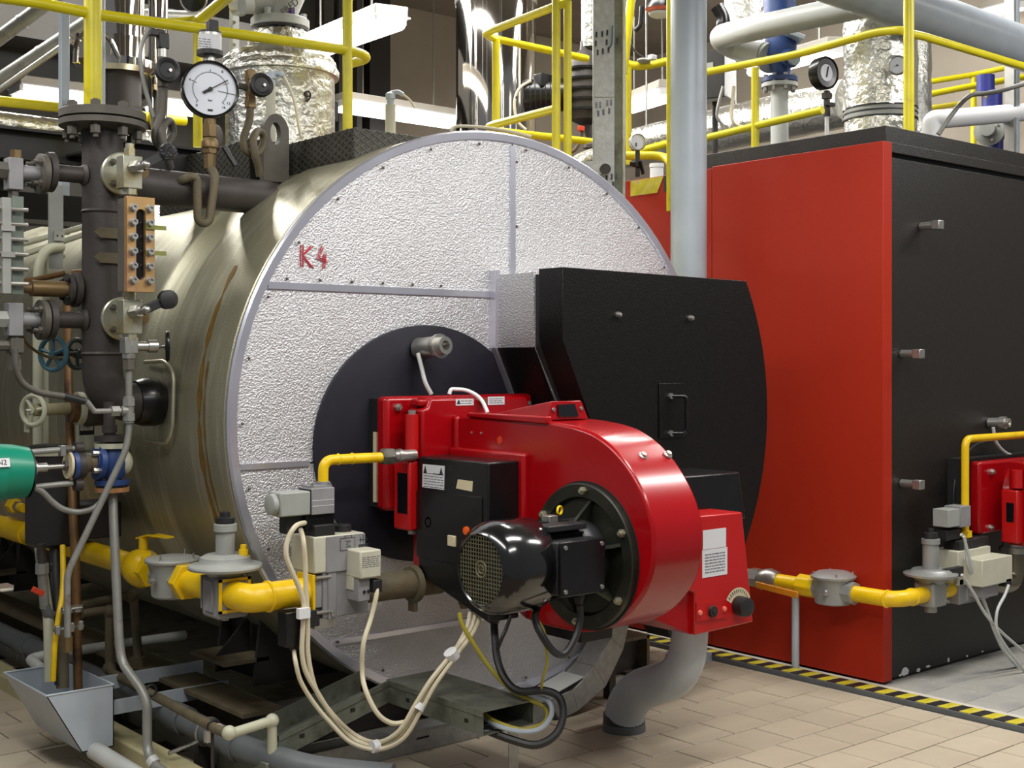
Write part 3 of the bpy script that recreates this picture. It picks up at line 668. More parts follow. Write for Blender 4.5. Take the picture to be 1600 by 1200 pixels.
# motor
MY, MZ = 3.235, 0.876
def ml(prof, n=40, **k): return MB().lathe((XL, MY, MZ), -X, prof, n, **k)
part('motor_flange', ml([(-0.004, 0.252), (0.022, 0.252), (0.026, 0.247), (0.026, 0.205), (0.010, 0.195), (0.010, 0.0)], 56), MFLANGE, bn, 'oily cast motor flange')
part('flange_gasket', ml([(-0.006, 0.258), (0.004, 0.258), (0.004, 0.25)], 56), RUBBER, bn)
for k in range(6):
    a = PI / 2 + k * PI / 3 + 0.07
    part('flange_bolt', hexbolt((XL - 0.026, MY + 0.228 * math.cos(a), MZ + 0.228 * math.sin(a)), -X, 0.014, 0.012), ZINC, bn)
for k in range(6):
    a = PI / 2 + k * PI / 3 + 0.25
    e = V((0, math.cos(a), math.sin(a)))
    part('flange_rib', MB().prism([V((XL - 0.008, MY, MZ)) + e * 0.10, V((XL - 0.008, MY, MZ)) + e * 0.205, V((XL - 0.022, MY, MZ)) + e * 0.2, V((XL - 0.085, MY, MZ)) + e * 0.125], e.cross(X) * 0.012), MFLANGE, bn)
part('bearing_shield', ml([(0.01, 0.125), (0.05, 0.135), (0.085, 0.128), (0.095, 0.12)], 40), MOTORD, bn)
part('motor_body', ml([(0.09, 0.116), (0.29, 0.116)], 40), MOTORD, bn)
for k in range(30):
    a = 2 * PI * k / 30
    if -2.2 < ((a + PI) % (2 * PI) - PI) + PI < 0: pass
    e = V((0, math.cos(a), math.sin(a)))
    part('cooling_fin', MB().bar(V((XL - 0.095, MY, MZ)) + e * 0.124, V((XL - 0.285, MY, MZ)) + e * 0.124, 0.005, 0.022, e), MOTORD, bn)
part('fan_cover', ml([(0.262, 0.150), (0.268, 0.154), (0.40, 0.154), (0.43, 0.150), (0.455, 0.138), (0.470, 0.122), (0.474, 0.116), (0.470, 0.112), (0.40, 0.110)], 56, caps=False), MOTOR, bn, 'glossy black fan cover')
part('fan_hub', ml([(0.40, 0.11), (0.41, 0.0)], 24, caps=False), RUBBER, bn)
gm = MB(); gx = XL - 0.466
for k in range(-8, 9):
    o_ = k * 0.0132; l = math.sqrt(max(0, 0.113 ** 2 - o_ ** 2))
    if l > 0.02:
        gm.bar((gx, MY + o_, MZ - l), (gx, MY + o_, MZ + l), 0.0026, 0.003, X); gm.bar((gx, MY - l, MZ + o_), (gx, MY + l, MZ + o_), 0.003, 0.0026, Z)
part('fan_grille', gm, GRILLE, bn, kind='stuff')
part('grille_ring', MB().ring((gx, MY, MZ), X, 0.026, 0.0035, 24, 6).ring((gx, MY, MZ), X, 0.013, 0.003, 16, 6), GRILLE, bn)
for a in (0.9, 2.2, 3.9, 5.4): part('cover_screw', MB().lathe((XL - 0.29, MY + 0.153 * math.cos(a), MZ + 0.153 * math.sin(a)), (0, math.cos(a), math.sin(a)), [(0, 0.006), (0.003, 0.005), (0.004, 0)], 8), STEEL, bn)
# terminal box on the camera side of the motor
tx0, tx1 = U(876, 855, y=3.06).x, U(944, 855, y=3.06).x; tz1, tz0 = U(900, 846, y=3.06).z, U(900, 930, y=3.06).z
part('terminal_box', MB().box((tx0, 3.075, tz0), (tx1, 3.135, tz1)), MOTORD, bn, bevel=0.006)
part('terminal_lid', MB().box((tx0 - 0.002, 3.055, tz0 - 0.002), (tx1 + 0.002, 3.072, tz1 + 0.002)), BLACK, bn, bevel=0.004)
for x in (tx0 + 0.016, tx1 - 0.016):
    for z in (tz0 + 0.016, tz1 - 0.016): part('lid_screw', MB().lathe((x, 3.055, z), -Y, [(0, 0.008), (0.005, 0.007), (0.005, 0)], 10), STEEL, bn)
q = U(905, 940, y=3.10)
part('cable_gland', MB().lathe((q.x, 3.10, tz0), -Z, [(0, 0.02), (0.02, 0.02), (0.022, 0.016), (0.04, 0.014)], 12), RUBBER, bn)
part('motor_foot_rail', MB().box((XL - 0.27, MY - 0.11, MZ + 0.112), (XL - 0.10, MY - 0.03, MZ + 0.132)), MOTORD, bn, bevel=0.003)
q = U(859, 790, y=MY)
part('earth_clamp', MB().box((q.x - 0.02, MY - 0.02, MZ + 0.115), (q.x + 0.02, MY + 0.02, MZ + 0.152)), STEEL, bn, bevel=0.002)
q = U(871, 786, y=MY); part('lifting_eye', MB().ring(V((q.x + 0.01, MY, MZ + 0.165)), V((0.4, -1, 0)), 0.017, 0.0045, 20, 8, 1.0, 0.8), YEL, bn, 'yellow lifting eye')
# damper box with knob
DY = 3.15
dq = lambda px, py: U(px, py, y=DY)
TL, TR, BR, BL = dq(1100, 804), dq(1160, 800), dq(1177, 972), dq(1086, 993)
db = [V((3.31, DY, TL.z)), TR, BR, BL, V((BL.x, DY, BL.z + 0.16)), V((3.31, DY, BL.z + 0.2))]
part('damper_box', MB().prism(db, (0, 0.32, 0)), REDD, bn, 'bright red damper box with knob and stickers', bevel=0.006)
part('damper_lower', MB().prism([V((3.29, DY + 0.02, BL.z + 0.10)), V((BL.x, DY + 0.02, BL.z)), V((BL.x, DY + 0.02, BL.z + 0.2)), V((3.29, DY + 0.02, BL.z + 0.3))], (0, 0.30, 0)), RED, bn)
ix = MB().box((3.29, DY + 0.03, 0.66), (3.6, DY + 0.3, 0.96)); part('intake_duct', ix, REDD, bn)
sticker('sticker', (1098, 829), (1134, 854), DY, LABEL, 0, bn, 'torn white sticker', 8)
sticker('sticker', (1097, 860), (1136, 897), DY, LABEL, 7, bn, 'white data plate', 9)
a, b = dq(1087, 942), dq(1134, 936); c, d = dq(1134, 965), dq(1087, 971)
part('button_plate', MB().prism([a, b, c, d], (0, -0.004, 0)), REDD, bn)
for p, m_ in (((1092, 957), PINK), ((1130, 951), PINK)): part('indicator', MB().lathe(dq(*p) - Y * 0.004, -Y, [(0, 0.010), (0.006, 0.009), (0.008, 0)], 14), m_, bn)
part('push_button', MB().lathe(dq(1111, 955) - Y * 0.004, -Y, [(0, 0.022), (0.012, 0.02), (0.012, 0.009), (0.016, 0.008), (0.016, 0)], 18), RUBBER, bn)
k_ = dq(1153, 946)
part('damper_knob', MB().lathe(k_, V((-0.1, -1, 0)), [(0, 0.034), (0.012, 0.034), (0.014, 0.038), (0.05, 0.036), (0.053, 0.03), (0.053, 0)], 24), RUBBER, bn, 'black turning knob')
sc = MB(); vs = []; fs = []
for i in range(13):
    a = math.radians(150 - 125 * i / 12)
    for r in (0.046, 0.078): vs.append(k_ + V((r * math.cos(a), -0.001, r * math.sin(a) - 0.01)))
for i in range(12): fs.append((2 * i, 2 * i + 1, 2 * i + 3, 2 * i + 2))
part('knob_scale', sc.add(vs, fs), LABELC, bn, 'white scale arc')
tk = MB()
for i in range(1, 12):
    a = math.radians(150 - 125 * i / 12); e = V((math.cos(a), 0, math.sin(a)))
    tk.bar(k_ + V((0, -0.0022, -0.01)) + e * 0.06, k_ + V((0, -0.0022, -0.01)) + e * 0.072, 0.0012, 0.0025, Y)
part('scale_marks', tk, INK, bn, kind='stuff')
# servo cover behind
a, b = U(1082, 736, y=3.30), U(1156, 737, y=3.30)
part('servo_cover', MB().prism([V((3.31, 3.30, b.z)), V((b.x, 3.30, b.z)), V((b.x + 0.04, 3.30, b.z - 0.19)), V((3.31, 3.30, b.z - 0.19))], (0, 0.26, 0)), BLACK, bn, 'black servo cover', bevel=0.008)
# bottom bracket and glands
part('bottom_bracket', MB().box((3.10, 3.30, 0.555), (3.25, 3.55, 0.60)), BLACK, bn)
gl = [(718, 945, CABLEY), (735, 950, RUBBER), (746, 953, CABLE)]
for i, (px, py, m_) in enumerate(gl):
    q = U(px, py, x=2.94); part('cable_gland', MB().lathe(V((2.96, q.y, q.z + 0.03)), -Z, [(0, 0.02), (0.03, 0.02), (0.032, 0.015), (0.045, 0.014)], 10), RUBBER if i else BRASS, bn)
q = U(772, 960, y=3.62); part('cable_gland', MB().lathe(q + Z * 0.03, -Z, [(0, 0.028), (0.03, 0.028), (0.032, 0.02), (0.06, 0.019)], 10), RUBBER, bn)
# air duct elbow to the floor
duct = thing('air_intake_duct', 'grey plastic S-bend duct from under the red damper box to the floor', 'duct', (3.83, 3.85, 0))
c0 = U(1078, 990, y=3.32)
pts = [V((c0.x, 3.32, 0.56)), V((c0.x, 3.32, 0.50)), V((c0.x + 0.005, 3.345, 0.40)), V((c0.x + 0.03, 3.43, 0.31)), V((c0.x + 0.07, 3.57, 0.25)), V((c0.x + 0.11, 3.70, 0.19)), V((c0.x + 0.135, 3.79, 0.11)), V((c0.x + 0.145, 3.82, 0.03)), V((c0.x + 0.145, 3.82, 0.0))]
part('elbow', MB().tube([V(p) for p in smooth([tuple(p) for p in pts], 4)], [0.068, 0.07, 0.076, 0.08, 0.085, 0.085, 0.085], 28), DUCTG, duct)
part('collar', MB().lathe(pts[0] - Z * 0.045, Z, [(0, 0.0715), (0.028, 0.0725), (0.03, 0.069)], 28), DUCTG, duct)
part('tape_wrap', MB().lathe(pts[-1] + Z * 0.03, V((0.0, -0.05, 1)), [(0, 0.089), (0.035, 0.0885), (0.037, 0.085)], 28), TAPE, duct)
part('floor_sleeve', MB().lathe(pts[-1], Z, [(0, 0.092), (0.032, 0.089)], 28), PVC, duct)
# ================================================================ gas line of the silver boiler
GX, GY = 2.17, 4.0
def gy(px, py): return U(px, py, x=GX)
gz = 0.722
pY = lambda px: (lambda q: q.y)(U(px, 880, x=GX))
y_el = U(362, 930, x=GX).y; y_reg = U(352, 885, x=GX).y; y_fil = U(270, 890, x=GX).y; y_val = U(224, 882, x=GX).y
gp = thing('gas_pipe', 'thick yellow gas pipe running along the flank of the silver boiler at knee height', 'pipe', (GX, 6.0, gz))
part('pipe_run', MB().cyl((GX, y_val + 0.05, gz), (GX, 8.5, gz + 0.02), 0.047, n=24), YEL, gp)
part('pipe_coupling', MB().cyl((GX, 6.15, gz + 0.005), (GX, 6.45, gz + 0.007), 0.054, n=24), YEL, gp)
part('branch_pipe', MB().tube([(GX, 6.08, gz), (GX, 6.08, gz + 0.30), (GX - 0.05, 6.12, gz + 0.32), (GX - 0.05, 6.9, gz + 0.33)], 0.024, 12, 0.06), YEL, gp)
part('branch_elbow', MB().tube([(GX, 6.08, gz + 0.03), (GX, 6.08, gz + 0.07)], 0.034, 14), YEL, gp)
sv = thing('purge_valve', 'small yellow purge valve on the branch pipe below the green actuator', 'valve', (GX - 0.02, 6.35, gz + 0.16))
q = U(22, 790, x=GX - 0.02)
part('body', MB().cyl(q + V((0, -0.14, 0)), q + V((0, 0.06, 0.0)), 0.022, n=12), YEL, sv)
part('hex_body', MB().cyl(q + V((0, -0.03, 0)), q + V((0, 0.03, 0)), 0.036, n=6), YEL, sv)
part('union_nut', MB().cyl(q + V((0, -0.085, 0)), q + V((0, -0.055, 0)), 0.03, n=6), STEEL, sv)
part('wing_handle', MB().bar(q + V((-0.01, -0.01, -0.06)), q + V((-0.01, -0.01, 0.05)), 0.02, 0.012), YEL, sv, bevel=0.003)
bv = thing('ball_valve', 'yellow-painted ball valve with a flat lever on the thick gas pipe', 'valve', (GX, y_val, gz))
part('body', MB().lathe((GX, y_val + 0.11, gz), -Y, [(0, 0.053), (0.03, 0.057), (0.06, 0.072), (0.11, 0.078), (0.15, 0.07), (0.17, 0.058)], 26), YEL, bv)
part('hex_end', MB().cyl((GX, y_val - 0.055, gz), (GX, y_val - 0.095, gz), 0.064, n=6), YEL, bv)
part('stem', MB().cyl((GX, y_val, gz + 0.07), (GX, y_val, gz + 0.125), 0.018), YEL, bv)
part('lever', MB().prism([(GX - 0.02, y_val + 0.03, gz + 0.115), (GX + 0.02, y_val + 0.03, gz + 0.115), (GX + 0.04, y_val - 0.05, gz + 0.135), (GX + 0.05, y_val - 0.17, gz + 0.135), (GX + 0.015, y_val - 0.17, gz + 0.135), (GX - 0.005, y_val - 0.05, gz + 0.135)], (0, 0, 0.007)), YEL, bv)
ft = thing('gas_filter', 'round grey cast gas filter between yellow ball valve and regulator', 'filter', (GX, y_fil, gz))
part('bowl', MB().lathe((GX, y_fil, gz - 0.075), Z, [(0, 0.072), (0.008, 0.08), (0.10, 0.085), (0.135, 0.098)], 36), GREYP, ft)
part('lid', MB().lathe((GX, y_fil, gz + 0.06), Z, [(0, 0.104), (0.008, 0.106), (0.014, 0.102), (0.020, 0.07), (0.022, 0)], 40), GREYP, ft)
for k in range(4):
    a = 0.6 + k * PI / 2
    part('lid_bolt', hexbolt((GX + 0.088 * math.cos(a), y_fil + 0.088 * math.sin(a), gz + 0.07), Z, 0.007, 0.008, 0.012), STEEL, ft)
part('test_nipple', MB().lathe((GX - 0.09, y_fil - 0.03, gz), V((-1, -0.4, 0)), [(0, 0.014), (0.012, 0.014), (0.014, 0.009), (0.024, 0.008), (0.025, 0)], 12), STEEL, ft)
for s_, y in ((1, y_fil + 0.085), (-1, y_fil - 0.085)): part('port', MB().cyl((GX, y - s_ * 0.03, gz), (GX, y + s_ * 0.02, gz), 0.056, n=8), GREYP, ft)
un = thing('pipe_union', 'yellow hexagon union nut and pipe piece between filter and regulator', 'pipe', (GX, (y_fil + y_reg) / 2, gz))
part('hex_nut', MB().cyl((GX, y_fil - 0.105, gz), (GX, y_fil - 0.15, gz), 0.072, n=6), YEL, un, bevel=0.003)
part('pipe_piece', MB().cyl((GX, y_fil - 0.15, gz), (GX, y_reg + 0.07, gz), 0.047, n=24), YEL, un)
rg = thing('gas_pressure_regulator', 'grey gas pressure regulator with wide round diaphragm and tower, before the silver boiler', 'regulator', (GX, y_reg, gz))
part('body', MB().box((GX - 0.062, y_reg - 0.062, gz - 0.085), (GX + 0.062, y_reg + 0.062, gz + 0.06)), GREYV, rg, bevel=0.012)
part('neck', MB().lathe((GX, y_reg, gz + 0.05), Z, [(0, 0.05), (0.02, 0.07), (0.04, 0.11)], 36), GREYP, rg)
part('diaphragm_case', MB().lathe((GX, y_reg, gz + 0.082), Z, [(0, 0.11), (0.004, 0.13), (0.012, 0.133), (0.018, 0.13), (0.022, 0.10), (0.030, 0.092), (0.046, 0.088), (0.055, 0.07), (0.056, 0)], 48), GREYP, rg)
part('spring_tower', MB().lathe((GX, y_reg, gz + 0.13), Z, [(0, 0.032), (0.02, 0.034), (0.088, 0.034), (0.09, 0.041), (0.115, 0.041), (0.118, 0.03)], 28), GREYP, rg)
part('cap', MB().lathe((GX, y_reg, gz + 0.246), Z, [(0, 0.034), (0.022, 0.034), (0.024, 0.018), (0.042, 0.017), (0.044, 0)], 24), RUBBER, rg)
part('vent_plug', MB().lathe((GX + 0.045, y_reg - 0.05, gz + 0.13), Z, [(0, 0.017), (0.025, 0.017), (0.025, 0.012), (0.042, 0.012), (0.044, 0)], 10), YEL, rg, 'paint-smeared vent plug')
for s_ in (-1, 1): part('square_flange', MB().box((GX - 0.062, y_reg - 0.062 * s_, gz - 0.06), (GX + 0.062, y_reg - 0.070 * s_, gz + 0.06)), GREYV, rg, bevel=0.002)
fy_ = y_reg - 0.074
for a, b in (((-.062, -.06), (-.05, .06)), ((.05, -.06), (.062, .06)), ((-.062, -.06), (.062, -.05)), ((-.062, .05), (.062, .06))): part('flange_edge', MB().box((GX + a[0], fy_, gz + a[1]), (GX + b[0], fy_ + 0.006, gz + b[1])), YEL, rg)
part('drain_plug', MB().cyl((GX, y_reg, gz - 0.084), (GX, y_reg, gz - 0.10), 0.014, n=6), STEEL, rg)
for x in (-1, 1): part('case_rib', MB().box((GX + x * 0.06, y_reg - 0.03, gz - 0.06), (GX + x * 0.068, y_reg + 0.03, gz + 0.05)), GREYV, rg, bevel=0.002)
# elbow to the valve block
xa = U(418, 930, y=GY).x; xb = U(476, 925, y=GY).x
el = thing('gas_pipe_elbow', 'yellow welded elbow turning the gas line across the boiler front', 'pipe', (xa, GY, gz))
part('elbow', MB().tube([V((GX, y_reg - 0.07, gz)), V((GX, GY, gz)), V((xb, GY, gz))], 0.050, 24, 0.085, seg=10), YEL, el)
part('weld_collar', MB().lathe((xa - 0.006, GY, gz), X, [(0, 0.05), (0.004, 0.056), (0.012, 0.056), (0.016, 0.05)], 24), YEL, el)
part('end_flange', MB().box((xb, GY - 0.056, gz - 0.066), (xb + 0.012, GY + 0.056, gz + 0.066)), YEL, el, bevel=0.003)
# valve block
vb = thing('gas_valve_block', 'grey double gas valve block with two coil boxes before the burner', 'valve', (xb + 0.15, GY, gz))
x1 = xb + 0.012
uX = lambda px, py=900: U(px, py, y=GY - 0.06)
part('inlet_plate', MB().box((x1, GY - 0.05, gz - 0.055), (x1 + 0.03, GY + 0.05, gz + 0.055)), GREYV, vb, bevel=0.003)
xe = U(526, 925, y=GY - 0.06).x
part('body', MB().box((x1 + 0.03, GY - 0.055, gz - 0.095), (xe + 0.14, GY + 0.06, gz + 0.07)), GREYV, vb, bevel=0.004)
part('end_plate', MB().box((xe - 0.035, GY - 0.06, gz - 0.10), (xe, GY + 0.06, gz + 0.085)), GREYV, vb, bevel=0.003)
for z in (-0.07, 0.055): part('flange_screw', MB().cyl((x1 + 0.0, GY - 0.058, gz + z), (x1 + 0.06, GY - 0.058, gz + z), 0.007, n=8), STEEL, vb)
part('screw', MB().lathe((xe - 0.016, GY - 0.06, gz - 0.082), -Y, [(0, 0.011), (0.005, 0.009), (0.006, 0)], 10), STEEL, vb)
za, zb_ = U(546, 832, y=GY - 0.06).z, gz + 0.07
part('coil_box', MB().box((x1 - 0.01, GY - 0.06, zb_), (xe + 0.12, GY + 0.10, za - 0.005)), CREAM, vb, 'cream and grey coil housing', bevel=0.005)
part('coil_face', MB().box((xe - 0.045, GY - 0.064, zb_), (xe + 0.12, GY - 0.06, za - 0.008)), GREYV, vb, bevel=0.001)
sm = V(((xe + 0.045), GY - 0.0645, za - 0.04)); mb = MB()
def sketch(mb, p, pts, r=0.0012): mb.tube([p + V((a, 0, b)) for a, b in pts], r, 5)
sketch(mb, sm, [(-.032, -.022), (-.032, .022), (.03, .022), (.03, -.022), (-.032, -.022)]); sketch(mb, sm, [(-.01, .01), (.012, .01), (-.006, 0), (.012, -.01), (-.008, -.01)])
sketch(mb, sm, [(-.036, .012), (-.032, .012)]); sketch(mb, sm, [(-.012, .022), (-.012, .03), (.016, .03), (.016, .022)])
part('coil_symbol', mb, INK, vb, kind='stuff')
mb = MB(); s2 = sm + V((0.066, 0, 0.004))
for k in range(3): sketch(mb, s2, [(-.02, -.02 + .004 * k), (.022, -.018 + .004 * k)])
sketch(mb, s2, [(-.012, -.004), (-.012, .016)]); sketch(mb, s2, [(0, -.004), (0, .022)]); sketch(mb, s2, [(.012, -.004), (.012, .016)]); sketch(mb, s2, [(-.016, .006), (.02, .006)])
part('coil_symbol', mb, INK, vb, kind='stuff')
part('coil_cap', MB().box((x1 + 0.0, GY - 0.05, za - 0.006), (xe - 0.0, GY + 0.06, za + 0.035)), RUBBER, vb, bevel=0.003)
part('round_cap', MB().lathe((xe + 0.075, GY + 0.02, za - 0.004), Z, [(0, 0.034), (0.022, 0.034), (0.024, 0.032), (0.024, 0)], 24), RUBBER, vb)
# second, lower box in front
yb = GY - 0.15
c0_, c1_ = U(526, 860, y=yb), U(596, 905, y=yb)
ax_ = U(563, 880, y=yb).x; ayb = min(U(525, 880, x=ax_).y, GY + 0.06)
part('actuator_box', MB().box((ax_, yb, U(560, 906, y=yb).z), (c1_.x, ayb, U(560, 862, y=yb).z)), CREAM, vb, 'cream actuator box', bevel=0.006)
part('actuator_side', MB().box((ax_ + 0.001, yb + 0.05, U(560, 927, y=yb).z), (ax_ + 0.05, ayb, U(560, 900, y=yb).z)), CREAM, vb, bevel=0.004)
part('clear_cover', MB().box((ax_ + 0.005, yb + 0.02, U(560, 943, y=yb).z), (c1_.x - 0.035, yb + 0.16, U(560, 905, y=yb).z)), GREYV, vb, bevel=0.004)
for k in range(3): part('cover_screw', MB().lathe((ax_ + 0.03 + 0.018 * k, yb + 0.02, U(560, 928, y=yb).z), -Y, [(0, 0.007), (0.004, 0.006), (0.004, 0)], 8), RUBBER, vb)
lines(vb, V(((ax_ + c1_.x) / 2, yb - 0.0006, U(560, 880, y=yb).z)), X, Z, 0.075, 0.042, 6, seed=11)
q = U(587, 905, y=yb + 0.02); part('plug', MB().box((q.x - 0.022, yb + 0.0, q.z - 0.045), (q.x + 0.016, yb + 0.05, q.z)), RUBBER, vb, bevel=0.003)
part('outlet_pipe', MB().cyl((xe + 0.08, GY, gz - 0.02), (3.0, GY, gz - 0.025), 0.052, n=24), RUSTY, vb, 'dark outlet pipe to the burner')
q = U(644, 907, y=GY); part('outlet_flange', MB().lathe((q.x - 0.01, GY, gz - 0.025), X, [(0, 0.068), (0.022, 0.072), (0.024, 0.05)], 28), RUSTY, vb)
part('flange_lug', MB().box((q.x - 0.005, GY - 0.02, gz - 0.13), (q.x + 0.012, GY + 0.02, gz - 0.08)), RUSTY, vb)
# black plugs at the lower left of the block
sw = thing('pressure_switch', 'black pressure switch with cable hanging under the end of the yellow pipe', 'switch', U(465, 985, y=GY - 0.06))
a, b = U(447, 958, y=GY - 0.08), U(478, 1008, y=GY - 0.08)
part('body', MB().box((a.x, GY - 0.08, b.z), (b.x, GY - 0.02, a.z)), BLACK, sw, bevel=0.004)
a, b = U(478, 955, y=GY - 0.06), U(500, 978, y=GY - 0.06)
part('socket', MB().box((a.x - 0.02, GY - 0.06, b.z), (b.x, GY + 0.0, a.z)), RUBBER, sw, bevel=0.003)
part('gland', MB().cyl(U(458, 1006, y=GY - 0.05), U(459, 1014, y=GY - 0.05), 0.016, n=10), RUBBER, sw)
part('bracket', MB().box((U(480, 950, y=GY).x, GY - 0.05, gz - 0.13), (U(510, 950, y=GY).x, GY + 0.03, gz - 0.093)), STEEL, sw)
# ignition gas pipe and solenoid
PY = GY - 0.0
ig = thing('pilot_gas_pipe', 'thin yellow pilot gas pipe bent from the solenoid to the burner hinge', 'pipe', U(505, 750, y=PY))
v0 = U(505, 757, y=PY); v1 = U(597, 713, y=PY); zt_ = U(540, 717, y=PY).z
part('pipe', MB().tube([v0, V((v0.x, PY, zt_)), V((v1.x, PY, zt_ - 0.002))], 0.019, 16, 0.05, seg=8), YEL, ig)
for x in (v0.x + 0.06, v0.x + 0.12): part('weld_bead', MB().lathe((x, PY, zt_), X, [(0, 0.019), (0.004, 0.022), (0.008, 0.019)], 16), YEL, ig)
part('union_nut', MB().lathe((v1.x - 0.005, PY, zt_), X, [(0, 0.024), (0.012, 0.034), (0.05, 0.034), (0.055, 0.028)], 6), IRON2, ig, bevel=0.002)
part('nipple', MB().lathe((v1.x + 0.05, PY, zt_), X, [(0, 0.022), (0.02, 0.022), (0.02, 0.027), (0.035, 0.027), (0.035, 0.022), (0.10, 0.022)], 16), STEEL, ig)
so = thing('solenoid_valve', 'grey solenoid valve with round cap under the thin yellow pilot pipe', 'valve', U(480, 790, y=PY - 0.04))
ys = PY - 0.04
a, b = U(487, 762, y=ys), U(523, 802, y=ys); c = U(450, 770, y=ys)
part('body', MB().box((a.x, ys, b.z), (b.x, ys + 0.09, a.z - 0.004)), GREYV, so, bevel=0.003)
part('top_plate', MB().box((a.x + 0.005, ys + 0.01, a.z - 0.004), (b.x - 0.005, ys + 0.08, a.z + 0.004)), GREYV, so)
part('socket', MB().cyl(v0 - Z * 0.02, v0 + Z * 0.012, 0.025, n=8), GREYV, so)
for x in (a.x + 0.01, b.x - 0.012): part('screw', MB().cyl((x, ys + 0.015, a.z), (x, ys + 0.015, a.z + 0.012), 0.006, n=8), STEEL, so)
part('coil', MB().box((c.x - 0.03, ys + 0.0, b.z + 0.002), (a.x - 0.004, ys + 0.085, a.z - 0.012)), GREYP, so, bevel=0.005)
part('coil_gasket', MB().box((a.x - 0.004, ys + 0.002, b.z + 0.003), (a.x, ys + 0.083, a.z - 0.008)), RUBBER, so)
e0 = V((c.x - 0.03, ys + 0.042, (a.z + b.z) / 2 - 0.005))
part('cap', MB().lathe(e0, -X, [(0, 0.036), (0.004, 0.039), (0.02, 0.037), (0.024, 0.03), (0.024, 0)], 24), GREYP, so)
for k in range(2): part('plate_line', MB().box((a.x + 0.003, ys - 0.001, b.z + 0.03 + 0.02 * k), (b.x - 0.003, ys, b.z + 0.032 + 0.02 * k)), LABEL, so)
sb = thing('solenoid_socket', 'black connector blocks between solenoid and coil boxes', 'connector', U(500, 818, y=PY))
a2, b2 = U(478, 803, y=ys + 0.01), U(522, 822, y=ys + 0.01)
part('block', MB().box((a2.x, ys + 0.01, b2.z), (b2.x, ys + 0.08, b.z)), BLACK, sb, bevel=0.002)
a2, b2 = U(447, 805, y=ys + 0.03), U(478, 832, y=ys + 0.03)
part('block', MB().box((a2.x, ys + 0.03, b2.z), (b2.x, ys + 0.08, b.z)), RUBBER, sb, bevel=0.003)
a2, b2 = U(505, 822, y=ys + 0.01), U(528, 834, y=ys + 0.01)
part('block', MB().box((a2.x, ys + 0.01, za + 0.03), (b2.x, ys + 0.07, U(505, 820, y=ys + 0.01).z)), BLACK, sb, bevel=0.002)
# cables
def cable(name, pts, r, m, label, group=None, n=8, k=5):
    q = [tuple(p) for p in pts]
    return solo(name, MB().tube([V(p) for p in smooth(q, k)], r, n), m, label, 'cable', group)
cy = GY - 0.10
C_ = lambda px, py, y=cy: U(px, py, y=y)
ca = cable('valve_cable', [C_(476, 817, ys), C_(462, 822), C_(450, 842), C_(447, 866), C_(455, 890), C_(468, 920), C_(475, 945), C_(473, 985), C_(472, 1020), C_(478, 1050), C_(496, 1082), C_(520, 1120), C_(552, 1155), C_(590, 1166, 3.8), C_(625, 1150, 3.72), C_(652, 1108, 3.68), C_(672, 1070, 3.66), C_(706, 1024, 3.66), C_(728, 985, 3.66), C_(735, 957, 3.68)], 0.009, CABLE, 'cream cable looping lowest from the solenoid, outer strand')
cb_ = cable('valve_cable', [C_(470, 828, ys), C_(474, 845), C_(477, 880), C_(478, 915), C_(480, 950), C_(481, 985), C_(481, 1020), C_(488, 1060), C_(500, 1090), C_(528, 1126), C_(560, 1152), C_(592, 1160, 3.79), C_(624, 1142, 3.71), C_(650, 1100, 3.67), C_(674, 1062, 3.65), C_(708, 1020, 3.65), C_(735, 985, 3.65), C_(744, 958, 3.66)], 0.009, CABLE, 'cream cable looping low from the solenoid, inner strand')
cc = cable('valve_cable', [C_(459, 1013, GY - 0.05), C_(462, 1035), C_(470, 1065), C_(490, 1098), C_(515, 1128, 3.88), C_(548, 1160, 3.84), C_(590, 1171, 3.78), C_(630, 1154, 3.70), C_(658, 1110, 3.66), C_(680, 1070, 3.64), C_(712, 1026, 3.64), C_(742, 985, 3.64), C_(752, 955, 3.65)], 0.008, CABLE, 'cream cable from the small black pressure switch')
cd_ = cable('valve_cable', [C_(588, 912, yb + 0.02), C_(588, 930, yb), C_(580, 965, yb), C_(568, 1005, yb - 0.02), C_(566, 1050, 3.84), C_(572, 1080, 3.8), C_(590, 1115, 3.76), C_(612, 1130, 3.74), C_(635, 1128, 3.72)], 0.009, CABLE, 'cream cable hanging from the cream actuator box')
tie = solo('cable_tie', MB().bar(C_(474, 950, cy - 0.012), C_(474, 966, cy - 0.012), 0.045, 0.02, Y), WHITE, 'white cable tie on the upper cable bundle below the yellow pipe', 'cable tie')
solo('cable_tie', MB().lathe(C_(706, 1023, 3.65), V((-0.55, 0, 0.8)) * -1, [(-0.015, 0.026), (0.015, 0.026)], 10), WHITE, 'white cable tie near the burner end of the bundle', 'cable tie')
solo('cable_tie', MB().lathe(C_(655, 1104, 3.67), V((0.55, 0, 0.8)), [(-0.012, 0.022), (0.012, 0.022)], 10), WHITE, 'white cable tie midway up the cable bundle over the tray', 'cable tie')
solo('cable_tie', MB().lathe(C_(586, 1166, 3.79), X, [(-0.013, 0.022), (0.013, 0.022)], 10), WHITE, 'white cable tie at the lowest point of the cable loop', 'cable tie')
cable('ground_cable', [C_(718, 957, 3.63), C_(722, 975, 3.62), C_(738, 1003, 3.60), C_(765, 1043, 3.56), C_(795, 1075, 3.5), C_(820, 1090, 3.44), C_(848, 1103, 3.40), C_(856, 1118, 3.36), C_(845, 1133, 3.34), C_(815, 1140, 3.36), C_(775, 1128, 3.44), C_(757, 1115, 3.50)], 0.008, CABLEY, 'dull yellow cable from the burner bottom into the tray')
